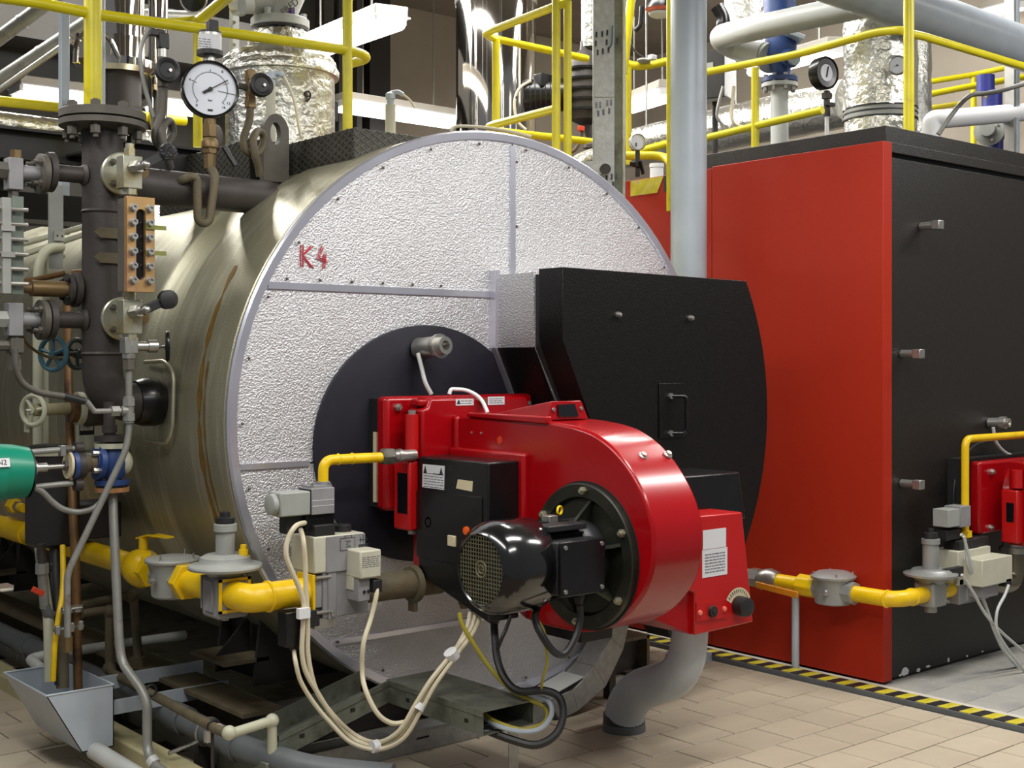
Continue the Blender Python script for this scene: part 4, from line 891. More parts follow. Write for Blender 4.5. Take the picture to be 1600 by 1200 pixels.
cable('ground_cable', [C_(832, 950, 3.3), C_(838, 965, 3.28), C_(850, 985, 3.3), C_(852, 1010, 3.3), C_(855, 1035, 3.3), C_(848, 1060, 3.34), C_(846, 1075, 3.38)], 0.005, CABLEY, 'thin yellow-green wire hanging beside the motor cable')
cable('power_cable', [C_(772, 972, 3.62), C_(773, 990, 3.6), C_(777, 1030, 3.56), C_(790, 1062, 3.5), C_(812, 1080, 3.44), C_(850, 1079, 3.38), C_(874, 1090, 3.34), C_(880, 1118, 3.30), C_(868, 1148, 3.29), C_(838, 1164, 3.31), C_(800, 1156, 3.38), C_(757, 1140, 3.48)], 0.014, RUBBER, 'thick black cable from the burner looping into the tray')
cable('power_cable', [C_(798, 962, 3.55), C_(790, 985, 3.55), C_(783, 1000, 3.55), C_(776, 1025, 3.57), C_(786, 1060, 3.53)], 0.007, RUBBER, 'thin black cable behind the thick burner cable')
cable('power_cable', [C_(842, 945, 3.2), C_(836, 965, 3.16), C_(845, 990, 3.12), C_(865, 1018, 3.1), C_(882, 1022, 3.09), C_(897, 1000, 3.09), C_(906, 970, 3.1), C_(906, 945, 3.1)], 0.012, RUBBER, 'black cable looping under the motor terminal box')
cable('signal_cable', [C_(757, 1122, 3.5), C_(780, 1135, 3.42), C_(815, 1143, 3.35), C_(845, 1138, 3.32), C_(862, 1115, 3.33), C_(855, 1094, 3.38), C_(825, 1085, 3.44)], 0.009, PIPEG, 'grey cable beside the black loop at the tray mouth')
# cable tray
tr = thing('cable_tray', 'galvanised cable tray bridge with a covered arm reaching toward the camera', 'cable tray', (2.7, 3.9, 0.0))
tz = 0.35
T0, T1, T2, T3 = U(608, 1063, z=tz), U(686, 1046, z=tz), U(825, 1094, z=tz), U(757, 1111, z=tz)
xl_, xr_ = (T0.x + T3.x) / 2, (T1.x + T2.x) / 2; yk, yf = T0.y, T3.y
part('cover', MB().box((xl_ - 0.004, yf, tz - 0.005), (xr_ + 0.004, yk + 0.02, tz)), GALVD, tr, bevel=0.001)
part('side_wall', MB().box((xl_ - 0.004, yf, tz - 0.085), (xl_, yk, tz - 0.004)), GALVD, tr)
part('side_lip', MB().box((xl_ - 0.007, yf, tz - 0.02), (xl_ - 0.003, yk, tz - 0.0)), GALVD, tr)
part('side_wall', MB().box((xr_, yf, tz - 0.085), (xr_ + 0.004, yk, tz - 0.004)), GALVD, tr)
part('bottom_plate', MB().box((xl_, yf, tz - 0.085), (xr_, yk, tz - 0.082)), GALVD, tr)
for k in range(6): part('slot', MB().box((xl_ + 0.03 + 0.045 * (k % 3), yf + 0.03 + 0.05 * (k // 3), tz - 0.0815), (xl_ + 0.055 + 0.045 * (k % 3), yf + 0.04 + 0.05 * (k // 3), tz - 0.081)), LABEL, tr)
for y in (yk - 0.12, yf + 0.09): part('round_hole', MB().obox((xl_ - 0.0045, y, tz - 0.05), (0.002, 0.022, 0.014)), RUBBER, tr, bevel=0.0005)
lo = U(435, 1186, y=yk)
sl0, sl1 = V((xl_, yk, tz - 0.085)), V((lo.x, yk, lo.z - 0.005))
h = 0.085
part('side_wall', MB().prism([sl0, sl0 + Z * h, sl1 + Z * h, sl1], (0, 0.004, 0)), GALVD, tr)
part('side_lip', MB().prism([sl0 + V((0, -0.004, h - 0.018)), sl0 + V((0, -0.004, h)), sl1 + V((0, -0.004, h)), sl1 + V((0, -0.004, h - 0.018))], (0, 0.012, 0)), GALVD, tr)
part('bottom_plate', MB().prism([sl0, sl0 + Y * 0.2, sl1 + Y * 0.2, sl1], (0, 0, 0.003)), GALVD, tr)
part('side_wall', MB().prism([sl0 + Y * 0.2, sl0 + V((0, 0.2, h)), sl1 + V((0, 0.2, h)), sl1 + Y * 0.2], (0, 0.004, 0)), GALVD, tr)
hs = MB()
for i in range(11):
    for j in range(3):
        t = (i + 0.5) / 11; c = sl0.lerp(sl1, t) + V((0, 0.05 + 0.05 * j, 0.004)); d = (sl1 - sl0).normalized(); hs.obox(c, (0.022, 0.008, 0.002), (d, Y, d.cross(Y)))
part('perforation', hs, RUBBER, tr, kind='stuff')
part('corner_bolt', hexbolt((xl_ + 0.006, yk - 0.004, tz - 0.03), V((-1, -1, 0)), 0.009, 0.006), STEEL, tr)
for t in (0.35, 0.8): part('round_hole', MB().obox(sl0.lerp(sl1, t) + V((0, -0.001, 0.045)), (0.02, 0.002, 0.014)), RUBBER, tr)
lg = U(770, 1150, y=yf + 0.06)
part('leg', MB().box((xr_ - 0.07, yf + 0.05, 0.0), (xr_ - 0.03, yf + 0.055, tz - 0.085)), GALV, tr)
part('leg', MB().box((xr_ - 0.03, yf + 0.05, 0.0), (xr_ - 0.026, yf + 0.09, tz - 0.085)), GALV, tr)
part('foot_bracket', MB().box((lo.x - 0.06, yk - 0.02, 0.0), (lo.x + 0.03, yk + 0.22, lo.z)), GALVD, tr, bevel=0.004)
# ================================================================ water column on the flank of the silver boiler
WX, WY = 1.99, 4.83
wc = thing('level_standpipe', 'thick black vertical water column pipe with bolted top flange and elbow into the boiler', 'pipe', (WX, WY, 1.38))
Zp = lambda py, px=161: U(px, py, y=WY).z
ztop = Zp(205); zel = U(235, 628, y=WY).z; R = 0.077
part('pipe', MB().tube([V((WX, WY, ztop)), V((WX, WY, zel)), V((2.26, WY, zel))], R, 32, 0.155, seg=12), IRON, wc)
for py in (332, 553): part('weld_bead', MB().lathe((WX, WY, Zp(py)), Z, [(-0.008, R), (0, R + 0.006), (0.008, R)], 32), IRON, wc)
part('lagging_stub', MB().lathe((2.12, WY, zel), X, [(0, R + 0.008), (0.03, R + 0.018), (0.08, R + 0.02), (0.10, R + 0.014), (0.14, R + 0.006)], 28), BLACK, wc, 'black wrapped stub at the shell')
part('flange', MB().lathe((WX, WY, ztop), Z, [(0, R + 0.01), (0.012, 0.163), (0.034, 0.163), (0.036, 0.157)], 44), IRON2, wc)
part('blind_flange', MB().lathe((WX, WY, ztop + 0.041), Z, [(0, 0.157), (0.001, 0.163), (0.03, 0.163), (0.034, 0.158), (0.034, 0)], 44), IRON2, wc)
for k in range(8):
    a = 2 * PI * k / 8 + 0.2; c = V((WX + 0.132 * math.cos(a), WY + 0.132 * math.sin(a), ztop))
    part('flange_bolt', MB().cyl(c - Z * 0.045, c + Z * 0.10, 0.011, n=8).cyl(c - Z * 0.03, c + Z * 0.0, 0.02, n=6).cyl(c + Z * 0.075, c + Z * 0.095, 0.02, n=6), IRON2, wc)
zpA = U(225, 290, y=WY).z
part('cross_pipe', MB().cyl((WX + 0.05, WY, zpA), (2.72, WY, zpA - 0.005), 0.072, n=28), IRON, wc, 'black horizontal pipe from the column to the shell top')
for py in (272, 500): 
    z = U(110, py, y=WY).z
    q = U(65, py, y=WY)
    part('stub_pipe', MB().cyl((q.x + 0.0, WY, z), (WX - 0.05, WY, z), 0.032, n=18), IRON, wc)
    part('stub_flange', MB().lathe((q.x + 0.018, WY, z), X, [(0, 0.074), (0.022, 0.076), (0.024, 0.07)], 32), IRON, wc)
    part('stub_weld', MB().lathe((WX - 0.085, WY, z), X, [(0, 0.034), (0.012, 0.046)], 20), IRON, wc)
def gauge(tag_, x, dirv, zl, zh, yv): pass
# right level gauge in front of the column
lg_ = thing('level_gauge', 'level gauge with pink-gold plate body and two lever cocks on the black column', 'gauge', (WX, WY - 0.2, 1.7))
gy0 = WY - 0.25
def gq(px, py): return U(px, py, y=gy0)
for nm, pyc, hp, knob in (('upper', 272, (262, 238), 0), ('lower', 498, (262, 468), 1)):
    c = U(190, pyc, y=WY - 0.10)
    part('cock_flange', MB().lathe(V((c.x, WY - 0.088, c.z)), -Y, [(0, 0.08), (0.02, 0.083), (0.024, 0.078), (0.024, 0)], 36), ZINC, lg_)
    for a in (0.8, 2.35, 3.93, 5.5): part('flange_bolt', hexbolt(V((c.x + 0.058 * math.cos(a), WY - 0.112, c.z + 0.058 * math.sin(a))), -Y, 0.013, 0.012), IRON2, lg_)
    part('spindle', MB().cyl(V((c.x + 0.02, WY - 0.11, c.z)), V((c.x + 0.04, gy0 + 0.04, c.z)), 0.024, n=16), BRASS, lg_)
    a, b = gq(191, pyc - 30), gq(221, pyc + 24)
    part('cock_block', MB().box((a.x, gy0 - 0.01, b.z), (b.x, gy0 + 0.055, a.z)), ZINC, lg_, bevel=0.003)
    part('top_nut', MB().cyl(((a.x + b.x) / 2, gy0 + 0.02, a.z), ((a.x + b.x) / 2, gy0 + 0.02, a.z + 0.03), 0.022, n=6).cyl(((a.x + b.x) / 2, gy0 + 0.02, a.z + 0.03), ((a.x + b.x) / 2, gy0 + 0.02, a.z + 0.048), 0.017, n=12), ZINC, lg_)
    part('bottom_nut', MB().cyl(((a.x + b.x) / 2, gy0 + 0.02, b.z), ((a.x + b.x) / 2, gy0 + 0.02, b.z - 0.022), 0.03, n=6).cyl(((a.x + b.x) / 2, gy0 + 0.02, b.z - 0.02), ((a.x + b.x) / 2, gy0 + 0.02, b.z - 0.05), 0.014, n=12), ZINC, lg_)
    s0 = gq(206, pyc - 10) - Y * 0.01; s1 = U(226, pyc - 14, y=gy0 - 0.075)
    part('cock_stem', MB().cyl(s0, s0.lerp(s1, 0.6), 0.024, n=6).cyl(s0.lerp(s1, 0.5), s1 - Y * 0.01, 0.015, n=14), STEEL, lg_)
    e = U(hp[0], hp[1], y=gy0 - 0.075)
    part('lever', MB().bar(s1 + (s1 - e).normalized() * 0.012, e, 0.034, 0.014, Y), RUBBER, lg_, bevel=0.004)
    part('lever_nut', MB().ball(s1 - Y * 0.02, 0.013), STEEL, lg_)
    if knob: part('lever_knob', MB().lathe(e + Y * 0.02, -Y, [(0, 0.030), (0.004, 0.036), (0.034, 0.036), (0.038, 0.030), (0.038, 0)], 24), RUBBER, lg_, 'black lever knob')
    else:
        part('lever_knob', MB().lathe(e + Y * 0.02, -Y, [(0, 0.028), (0.006, 0.034), (0.034, 0.033), (0.040, 0.02), (0.041, 0)], 20), mat('sparkling_wrap', (40, 40, 42), 0.2, 0.3, 0.3, 30, 1.0, 120, c2=(190, 190, 190), mixs=130, mixt=(0.62, 0.66), bdist=0.02), lg_, 'lever knob wrapped in glittering black')
a, b = gq(189, 308), gq(232, 458)
gw = b.x - a.x; cxg = (a.x + b.x) / 2
slot = []; pl = []
ns = 40
for i in range(ns):
    t = 2 * PI * i / ns; c, s_ = math.cos(t), math.sin(t)
    hz_ = (a.z - b.z) / 2 * 0.74
    slot.append(V((cxg + 0.018 * c, gy0 - 0.055, (a.z + b.z) / 2 + (hz_ - 0.018) * (1 if s_ > 0 else -1) * (1 if abs(s_) > 1e-6 else 0) + 0.018 * s_)))
    m = max(abs(c), abs(s_)); pl.append(V((cxg + gw / 2 * c / m, gy0 - 0.055, (a.z + b.z) / 2 + (a.z - b.z) / 2 * s_ / m)))
part('body_plate', MB().plate_hole(pl, slot, (0, 0.028, 0)), BRASSY, lg_, 'pink-gold front plate with a long slot', bevel=0.001)
part('body_back', MB().box((a.x + 0.004, gy0 - 0.027, b.z + 0.004), (b.x - 0.004, gy0 + 0.04, a.z - 0.004)), IRON2, lg_)
part('sight_glass', MB().box((cxg - 0.017, gy0 - 0.038, b.z + 0.05), (cxg + 0.017, gy0 - 0.027, a.z - 0.05)), GLASSB, lg_)
for k in range(6):
    z = a.z - 0.042 - (a.z - b.z - 0.085) * k / 5
    for x in (a.x + 0.022, b.x - 0.022): part('cap_screw', MB().lathe((x, gy0 - 0.055, z), -Y, [(0, 0.0155), (0.006, 0.0155), (0.006, 0.012), (0.022, 0.012), (0.022, 0.006), (0.016, 0.006), (0.016, 0)], 14), STEEL, lg_)
for py in (355, 395):
    p = U(236, py, y=gy0 - 0.06); part('level_pointer', MB().bar(p - X * 0.02, p + X * 0.06, 0.004, 0.016), mat('olive_pointer_%d' % py, (128, 130, 66), 0.5, 0.2), lg_)
for py, px in ((364, 168), (403, 168)):
    p = U(px, py, y=WY - 0.08)
    part('level_plate', MB().prism([V((p.x - 0.055, WY - R - 0.010, p.z)), V((p.x - 0.03, WY - R - 0.010, p.z - 0.02)), V((p.x + 0.06, WY - R - 0.010, p.z - 0.02)), V((p.x + 0.06, WY - R - 0.010, p.z + 0.02)), V((p.x - 0.03, WY - R - 0.010, p.z + 0.02))], (0, 0.004, 0)), RUSTY, lg_, 'pointed brown plate')
part('scale_plate', MB().obox(U(206, 343, y=gy0 - 0.04), (0.010, 0.003, 0.03)), LABEL, lg_)
# blow-down valve under it
bd = thing('gauge_blowdown_valve', 'steel needle valve with black handwheel below the right level gauge', 'valve', gq(205, 545))
t = gq(205, 525); bx = V((t.x, gy0 + 0.02, t.z))
part('body', MB().cyl(bx + Z * 0.02, bx - Z * 0.085, 0.026, n=8).obox(bx - Z * 0.035, (0.052, 0.05, 0.06)), STEEL, bd, bevel=0.002)
w1 = U(262, 541, y=gy0 + 0.0)
st_ = V((t.x + 0.02, gy0 + 0.015, U(220, 541, y=gy0).z))
part('bonnet', MB().lathe(st_, w1 - st_, [(0, 0.018), (0.05, 0.018), (0.05, 0.024), (0.085, 0.024), (0.085, 0.012), (0.10, 0.008), (0.135, 0.008)], 12), STEEL, bd)
def wheel(par, c, ax, R_, r_, m, n=5, hub=0.02, nm='handwheel', phase=0.3):
    mb = MB().ring(c, ax, R_, r_, 28, 8); u, w_, d = basis(ax)
    for k in range(n):
        a = 2 * PI * k / n + phase; mb.tube([V(c), V(c) + (u * math.cos(a) + w_ * math.sin(a)) * R_], r_ * 0.8, 6)
    mb.cyl(V(c) - d * hub * 0.8, V(c) + d * hub * 0.8, hub, n=12)
    return part(nm, mb, m, par)
wheel(bd, w1, X + Y * -0.45, 0.052, 0.008, BLACK, 5, 0.012)
dl = thing('drain_tube', 'thin grey drain tube from the needle valve down past the blue valve to the funnel', 'tube', gq(120, 950))
g1 = gy0 + 0.02
tb_ = [V((t.x, g1, bx.z - 0.12)), V((t.x, g1, U(203, 675, y=g1).z)), U(196, 705, y=g1), U(108, 890, y=g1 + 0.05), U(105, 905, y=g1 + 0.05), U(106, 1015, y=g1 + 0.05)]
part('tube', MB().tube(tb_, 0.0125, 12, 0.03), TUBEG, dl)
part('nut', MB().cyl(bx - Z * 0.08, bx - Z * 0.125, 0.024, n=6), IRON2, dl)
zc = U(203, 640, y=g1).z
for dz in (0.028, -0.028): part('compression_nut', MB().cyl((t.x, g1, zc + dz - 0.014), (t.x, g1, zc + dz + 0.014), 0.024, n=6), TUBEG, dl)
part('tee', MB().cyl((t.x, g1, zc - 0.05), (t.x, g1, zc + 0.05), 0.019, n=12).cyl((t.x, g1, zc - 0.004), (t.x - 0.03, g1, zc - 0.004), 0.018, n=12), TUBEG, dl)
q0 = V((t.x - 0.02, g1, zc - 0.004)); q1 = U(135, 627, y=g1)
part('branch_tube', MB().tube([q0, V((q1.x + 0.03, g1, zc - 0.003)), q1], 0.011, 10), TUBEG, dl)
part('branch_nut', MB().cyl(q0 - X * 0.02, q0 - X * 0.05, 0.021, n=6), TUBEG, dl)
part('rubber_sleeve', MB().tube([U(132, 627, y=g1), U(100, 619, y=g1)], 0.014, 10), RUBBER, dl)
part('branch_tube', MB().tube([U(104, 620, y=g1), U(60, 614, y=g1), U(34, 600, y=g1), U(24, 575, y=g1), U(23, 545, y=g1)], 0.012, 10, 0.05), IRON2, dl)
part('end_fitting', MB().cyl(U(106, 995, y=g1 + 0.05), U(106, 1018, y=g1 + 0.05), 0.018, n=8), BRASS, dl)
# left level gauge on its two flanges
ll = thing('level_gauge', 'grey clamped level gauge with vertical glass at the left edge of view', 'gauge', U(25, 400, y=WY))
for py in (272, 500):
    q = U(65, py, y=WY)
    part('cock_flange', MB().lathe((q.x + 0.012, WY, q.z), -X, [(0, 0.074), (0.022, 0.076), (0.025, 0.07)], 32), IRON2, ll)
    for a in (0.8, 2.35, 3.93, 5.5): part('flange_bolt', hexbolt((q.x - 0.012, WY + 0.055 * math.cos(a), q.z + 0.055 * math.sin(a)), -X, 0.014, 0.014, tail=0.008), IRON2, ll)
    part('neck', MB().cyl((q.x, WY, q.z), (U(30, py, y=WY).x, WY, q.z), 0.027, n=16), GREYV, ll)
    a_, b_ = U(14, py - 27, y=WY - 0.03), U(37, py + 25, y=WY - 0.03)
    part('cock_block', MB().box((a_.x, WY - 0.03, b_.z), (b_.x, WY + 0.03, a_.z)), GREYV, ll, bevel=0.003)
    part('hex_stub', MB().cyl((a_.x, WY, q.z), (a_.x - 0.09, WY, q.z), 0.034, n=6), IRON2 if py < 400 else GREYP, ll)
    part('lock_nut', MB().cyl(((a_.x + b_.x) / 2, WY, b_.z), ((a_.x + b_.x) / 2, WY, b_.z - 0.03), 0.02, n=6), IRON2, ll)
q = U(25, 240, y=WY); part('top_plug', MB().cyl(q - Z * 0.03, q + Z * 0.012, 0.022, n=6).cyl(q - Z * 0.045, q - Z * 0.028, 0.014, n=10), BRASS, ll)
a_, b_ = U(19, 306, y=WY - 0.02), U(37, 460, y=WY - 0.02)
part('glass_body', MB().box((a_.x, WY - 0.02, b_.z), (b_.x, WY + 0.04, a_.z)), mat('green_grey_casting', (112, 122, 112), 0.5, 0.2, 0.25, 14), ll)
a_, b_ = U(4, 308, y=WY - 0.06), U(18, 459, y=WY - 0.06)
part('clamp_bar', MB().box((a_.x, WY - 0.06, b_.z), (b_.x, WY - 0.02, a_.z)), GREYP, ll, bevel=0.002)
part('clamp_bar', MB().box((a_.x - 0.07, WY - 0.06, b_.z), (a_.x - 0.02, WY - 0.02, a_.z)), BRASSY, ll, bevel=0.002)
for k in range(6):
    p = U(20, 327 + 23.2 * k, y=WY - 0.04)
    part('u_bolt', MB().tube([p + V((-0.08, 0, 0)), p + V((0.055, 0, 0))], 0.0075, 8), STEEL, ll)
for py in (356, 397): p = U(4, py, y=WY - 0.065); part('clip_plate', MB().obox(p + X * 0.02, (0.05, 0.005, 0.02)), STEEL, ll)
dlf = thing('gauge_drain_cock', 'grey elbow fitting under the left level gauge', 'fitting', U(25, 545, y=WY))
p0, p1 = U(24, 524, y=WY), U(24, 570, y=WY)
part('body', MB().cyl(p0, p1, 0.022, n=8).obox(p0.lerp(p1, 0.35), (0.05, 0.05, 0.055)), IRON2, dlf, bevel=0.003)
part('side_port', MB().cyl(p0.lerp(p1, 0.35), p0.lerp(p1, 0.35) - X * 0.12, 0.02, n=8), IRON2, dlf)
part('lower_nut', MB().cyl(p1 + Z * 0.02, p1 - Z * 0.02, 0.027, n=6), IRON2, dlf)
cable('impulse_wire', [U(33, 522, y=WY), U(45, 540, y=WY + 0.05), U(70, 556, y=WY + 0.1), U(100, 562, y=WY + 0.1)], 0.006, BRASS, 'thin ochre wire curving behind the blue handwheel')
# brass limiter with flange left of the column
bl = thing('level_probe', 'brass cylindrical level probe on a black bolted flange left of the column', 'probe', U(80, 452, y=WY))
q = U(118, 452, y=WY)
part('flange', MB().lathe((q.x + 0.02, WY + 0.03, q.z), -X, [(0, 0.066), (0.018, 0.068), (0.022, 0.06)], 28), IRON, bl)
part('flange', MB().lathe((q.x - 0.008, WY + 0.03, q.z), -X, [(0, 0.060), (0.014, 0.062), (0.016, 0.04), (0.02, 0)], 28), IRON, bl)
for a in (0.8, 2.35, 3.93, 5.5): part('flange_bolt', hexbolt((q.x - 0.022, WY + 0.03 + 0.045 * math.cos(a), q.z + 0.045 * math.sin(a)), -X, 0.010, 0.010), BLACK, bl)
p = U(48, 452, y=WY + 0.03)
part('sleeve', MB().lathe((q.x - 0.02, WY + 0.03, q.z), -X, [(0, 0.031), (q.x - 0.02 - p.x, 0.031), (q.x - 0.018 - p.x, 0.022), (q.x - p.x + 0.01, 0.018), (q.x - p.x + 0.035, 0.008)], 20), BRASS, bl)
# pressure gauge and its siphon on the cross pipe
pg = thing('pressure_gauge', 'large round white dial pressure gauge with black rim above the cross pipe', 'gauge', U(325, 262, y=WY))
gc = U(328, 140, y=WY - 0.05)
nrm = V((-0.28, -1, 0)).normalized(); ur = Z.cross(-nrm).normalized() * -1
ur = V((1, -0.28, 0)).normalized()
part('case', MB().lathe(gc - nrm * 0.05, nrm, [(0, 0.10), (0.01, 0.112), (0.055, 0.114), (0.066, 0.116), (0.070, 0.112), (0.066, 0.106), (0.058, 0.105)], 48, caps=False), BLACK, pg)
part('case_back', MB().lathe(gc - nrm * 0.05, nrm, [(-0.002, 0.1), (0.0, 0.1)], 32), BLACK, pg)
part('dial', MB().lathe(gc + nrm * 0.002, nrm, [(0, 0.1055), (0.004, 0.1055)], 48), DIAL, pg, 'white dial')
dp = gc + nrm * 0.0075
def dd(a, r): return dp + ur * (r * math.cos(a)) + Z * (r * math.sin(a))
tm = MB(); tr_ = MB()
for k in range(41):
    a = math.radians(225 - 270 * k / 40); big = k % 10 == 0
    d = (dd(a, 1) - dp); tm.bar(dd(a, 0.068 if big else 0.069), dd(a, 0.081 if big else 0.073), 0.0012 if not big else 0.002, 0.001, nrm)
for k in range(40): tm.bar(dd(math.radians(225 - 270 * k / 40), 0.069), dd(math.radians(225 - 270 * (k + 1) / 40), 0.069), 0.0012, 0.001, nrm)
part('scale', tm, INK, pg, kind='stuff')
for k in (1, 3): tr_.bar(dd(math.radians(225 - 270 * k / 4 ), 0.058), dd(math.radians(225 - 270 * k / 4), 0.067), 0.0018, 0.001, nrm)
part('red_marks', tr_, REDINK, pg, kind='stuff')
for txt, a, r in (('0', 232, 0.088), ('4', 158, 0.088), ('8', 57, 0.090), ('12', -35, 0.09), ('16', -52, 0.088)):
    part('numeral', text_mesh(txt, 0.015, dd(math.radians(a), r), ur, Z, 0.0005), INK, pg)
part('numeral', text_mesh('bar', 0.013, dp - Z * 0.045, ur, Z, 0.0005), INK, pg)
part('maker_plate', MB().obox(dp - Z * 0.085, (0.02, 0.008, 0.001), (ur, Z, nrm)), INK, pg)
nd = math.radians(31)
part('needle', MB().bar(dp + nrm * 0.004, dd(nd, 0.082) + nrm * 0.004, 0.004, 0.0015, nrm).bar(dp + nrm * 0.004, dd(nd + PI, 0.034) + nrm * 0.004, 0.012, 0.0015, nrm).cyl(dp, dp + nrm * 0.008, 0.009, n=14), INK, pg)
part('set_pointer', MB().bar(dd(math.radians(-8), 0.03) + nrm * 0.002, dd(math.radians(-8), 0.103) + nrm * 0.002, 0.0018, 0.001, nrm), IRON2, pg)
g0 = V((gc.x, WY - 0.05, 0)); zz = lambda py: U(325, py, y=WY - 0.05).z
ps = thing('gauge_siphon', 'rusty U-shaped siphon tube and cock carrying the large pressure gauge', 'tube', U(325, 262, y=WY))
part('stem_nut', MB().cyl((gc.x, g0.y, zz(186)), (gc.x, g0.y, zz(195)), 0.024, n=12).cyl((gc.x, g0.y, zz(194)), (gc.x, g0.y, zz(214)), 0.03, n=6), BRASS, ps, bevel=0.001)
part('cock_body', MB().lathe((gc.x, g0.y, zz(213)), -Z, [(0, 0.02), (0.02, 0.034), (0.045, 0.034), (0.06, 0.02)], 16), BRASS, ps)
part('back_disc', MB().lathe((gc.x + 0.035, g0.y + 0.03, zz(208)), V((0.5, -1, 0)), [(0, 0.042), (0.012, 0.044), (0.015, 0.04), (0.015, 0)], 24), IRON2, ps)
part('lower_nut', MB().cyl((gc.x, g0.y, zz(232)), (gc.x, g0.y, zz(240)), 0.03, n=6).cyl((gc.x, g0.y, zz(240)), (gc.x, g0.y, zz(264)), 0.024, n=8), BRASS, ps, bevel=0.001)
part('cock_lever', MB().bar((gc.x + 0.04, g0.y - 0.04, zz(228)), (gc.x + 0.085, g0.y - 0.06, zz(259)), 0.012, 0.022, X), BLACK, ps, bevel=0.003)
sy = WY - 0.10
part('u_tube', MB().tube([V((gc.x, sy + 0.05, zz(262))), V((gc.x, sy, zz(275))), U(327, 346, y=sy), U(317, 350, y=sy), U(309, 343, y=sy), U(308, 280, y=sy), U(300, 275, y=sy), U(286, 281, y=sy + 0.02), U(280, 284, y=sy + 0.05)], 0.017, 14, 0.035), RUSTY, ps)
# pressure switch and transmitter with siphons and round black knobs
def knobset(px, py, label, side, drop):
    t = thing('shutoff_knob_valve', label, 'valve', U(px, drop[-1][1], y=WY))
    c = U(px, py, y=WY - 0.08)
    part('knob', MB().lathe(c + Y * 0.03, V((-0.25, -1, 0.05)), [(0, 0.02), (0.004, 0.048), (0.03, 0.05), (0.036, 0.046), (0.034, 0.038), (0.028, 0.03), (0.03, 0.012), (0.03, 0)], 32), RUBBER, t)
    part('knob_screw', MB().cyl(c - Y * 0.002, c - Y * 0.010, 0.007, n=10), STEEL, t)
    b = U(drop[0][0], drop[0][1], y=WY - 0.0)
    part('body', MB().cyl(b + Z * 0.055, b - Z * 0.055, 0.023, n=6).cyl(b + Y * 0.01, c + Y * 0.025, 0.016, n=12), BRASS if side > 0 else IRON2, t, bevel=0.001)
    part('siphon', MB().tube([V(p) for p in smooth([tuple(U(p[0], p[1], y=WY + p[2])) for p in drop], 4)], 0.0165, 12), IRON2 if side < 0 else RUSTY, t)
    return t
knobset(265, 110, 'round black knob valve left of the big gauge with a looped siphon below', -1, [(254, 115, 0), (254, 150, 0), (252, 180, 0), (243, 205, 0), (245, 222, .01), (258, 228, .03), (270, 210, .05), (266, 190, .03), (256, 195, 0), (253, 215, -.03), (260, 240, -.03), (266, 262, 0)])
knobset(412, 133, 'round black knob valve right of the big gauge on a pigtail siphon', 1, [(391, 133, 0), (391, 165, 0), (389, 190, 0), (381, 215, 0), (384, 235, 0), (398, 242, .02), (410, 230, .04), (412, 212, .04), (403, 205, .02), (396, 216, -.02), (398, 240, -.03), (404, 262, -.01), (406, 275, 0)])
q = U(391, 118, y=WY); tq = thing('pipe_fitting', 'square brass fitting with side link at the right of the big gauge', 'fitting', q)
part('upper_nut', MB().obox(q, (0.036, 0.036, 0.046)), BRASS, tq, bevel=0.003); q2 = U(391, 160, y=WY); part('lower_nut', MB().obox(q2, (0.036, 0.036, 0.05)), BRASS, tq, bevel=0.003)
part('link_tube', MB().tube([U(391, 142, y=WY), U(382, 136, y=WY), U(370, 133, y=WY)], 0.014, 8), IRON2, tq)
tt = thing('pressure_transmitter', 'black plug pressure transmitter with grey cable above the left knob valve', 'sensor', U(254, 75, y=WY))
q = U(254, 82, y=WY); part('steel_base', MB().cyl(q - Z * 0.02, q + Z * 0.015, 0.019, n=16), STEEL, tt)
q = U(254, 65, y=WY); part('plug', MB().obox(q, (0.042, 0.04, 0.062)), RUBBER, tt, bevel=0.004)
q = U(247, 52, y=WY); part('plug_head', MB().bar(q - X * 0.035, q + X * 0.025, 0.028, 0.028), RUBBER, tt, bevel=0.004)
part('lead', MB().tube([V(p) for p in smooth([tuple(U(*p, y=WY + 0.02)) for p in ((236, 50), (224, 62), (219, 85), (222, 115), (230, 150), (240, 183))], 4)], 0.009, 8), TUBEG, tt)
pt = thing('pressure_limiter', 'steel cylinder limiter with white label and black plug above the big gauge', 'sensor', U(328, 92, y=WY))
q = U(328, 92, y=WY); part('base', MB().cyl(q - Z * 0.02, q + Z * 0.02, 0.022, n=12), STEEL, pt)
q = U(328, 87, y=WY); part('black_collar', MB().cyl(q, q + Z * 0.018, 0.054, n=28), RUBBER, pt)
part('case', MB().cyl(q + Z * 0.018, U(328, 53, y=WY), 0.047, n=32), STEEL, pt)
q = U(327, 68, y=WY - 0.05); part('label_plate', MB().lathe(U(328, 79, y=WY), Z, [(0, 0.0475), (U(328, 57, y=WY).z - U(328, 79, y=WY).z, 0.0475)], 32, caps=False), LABEL, pt, 'printed label')
lines(pt, q + V((-0.02, 0.001, 0)), V((1, -0.2, 0)), Z, 0.05, 0.04, 4, seed=21)
q = U(331, 47, y=WY); part('black_top', MB().cyl(U(328, 54, y=WY), U(328, 50, y=WY), 0.047, n=28), RUBBER, pt); part('plug', MB().obox(U(332, 42, y=WY), (0.042, 0.036, 0.052)), RUBBER, pt, bevel=0.004)
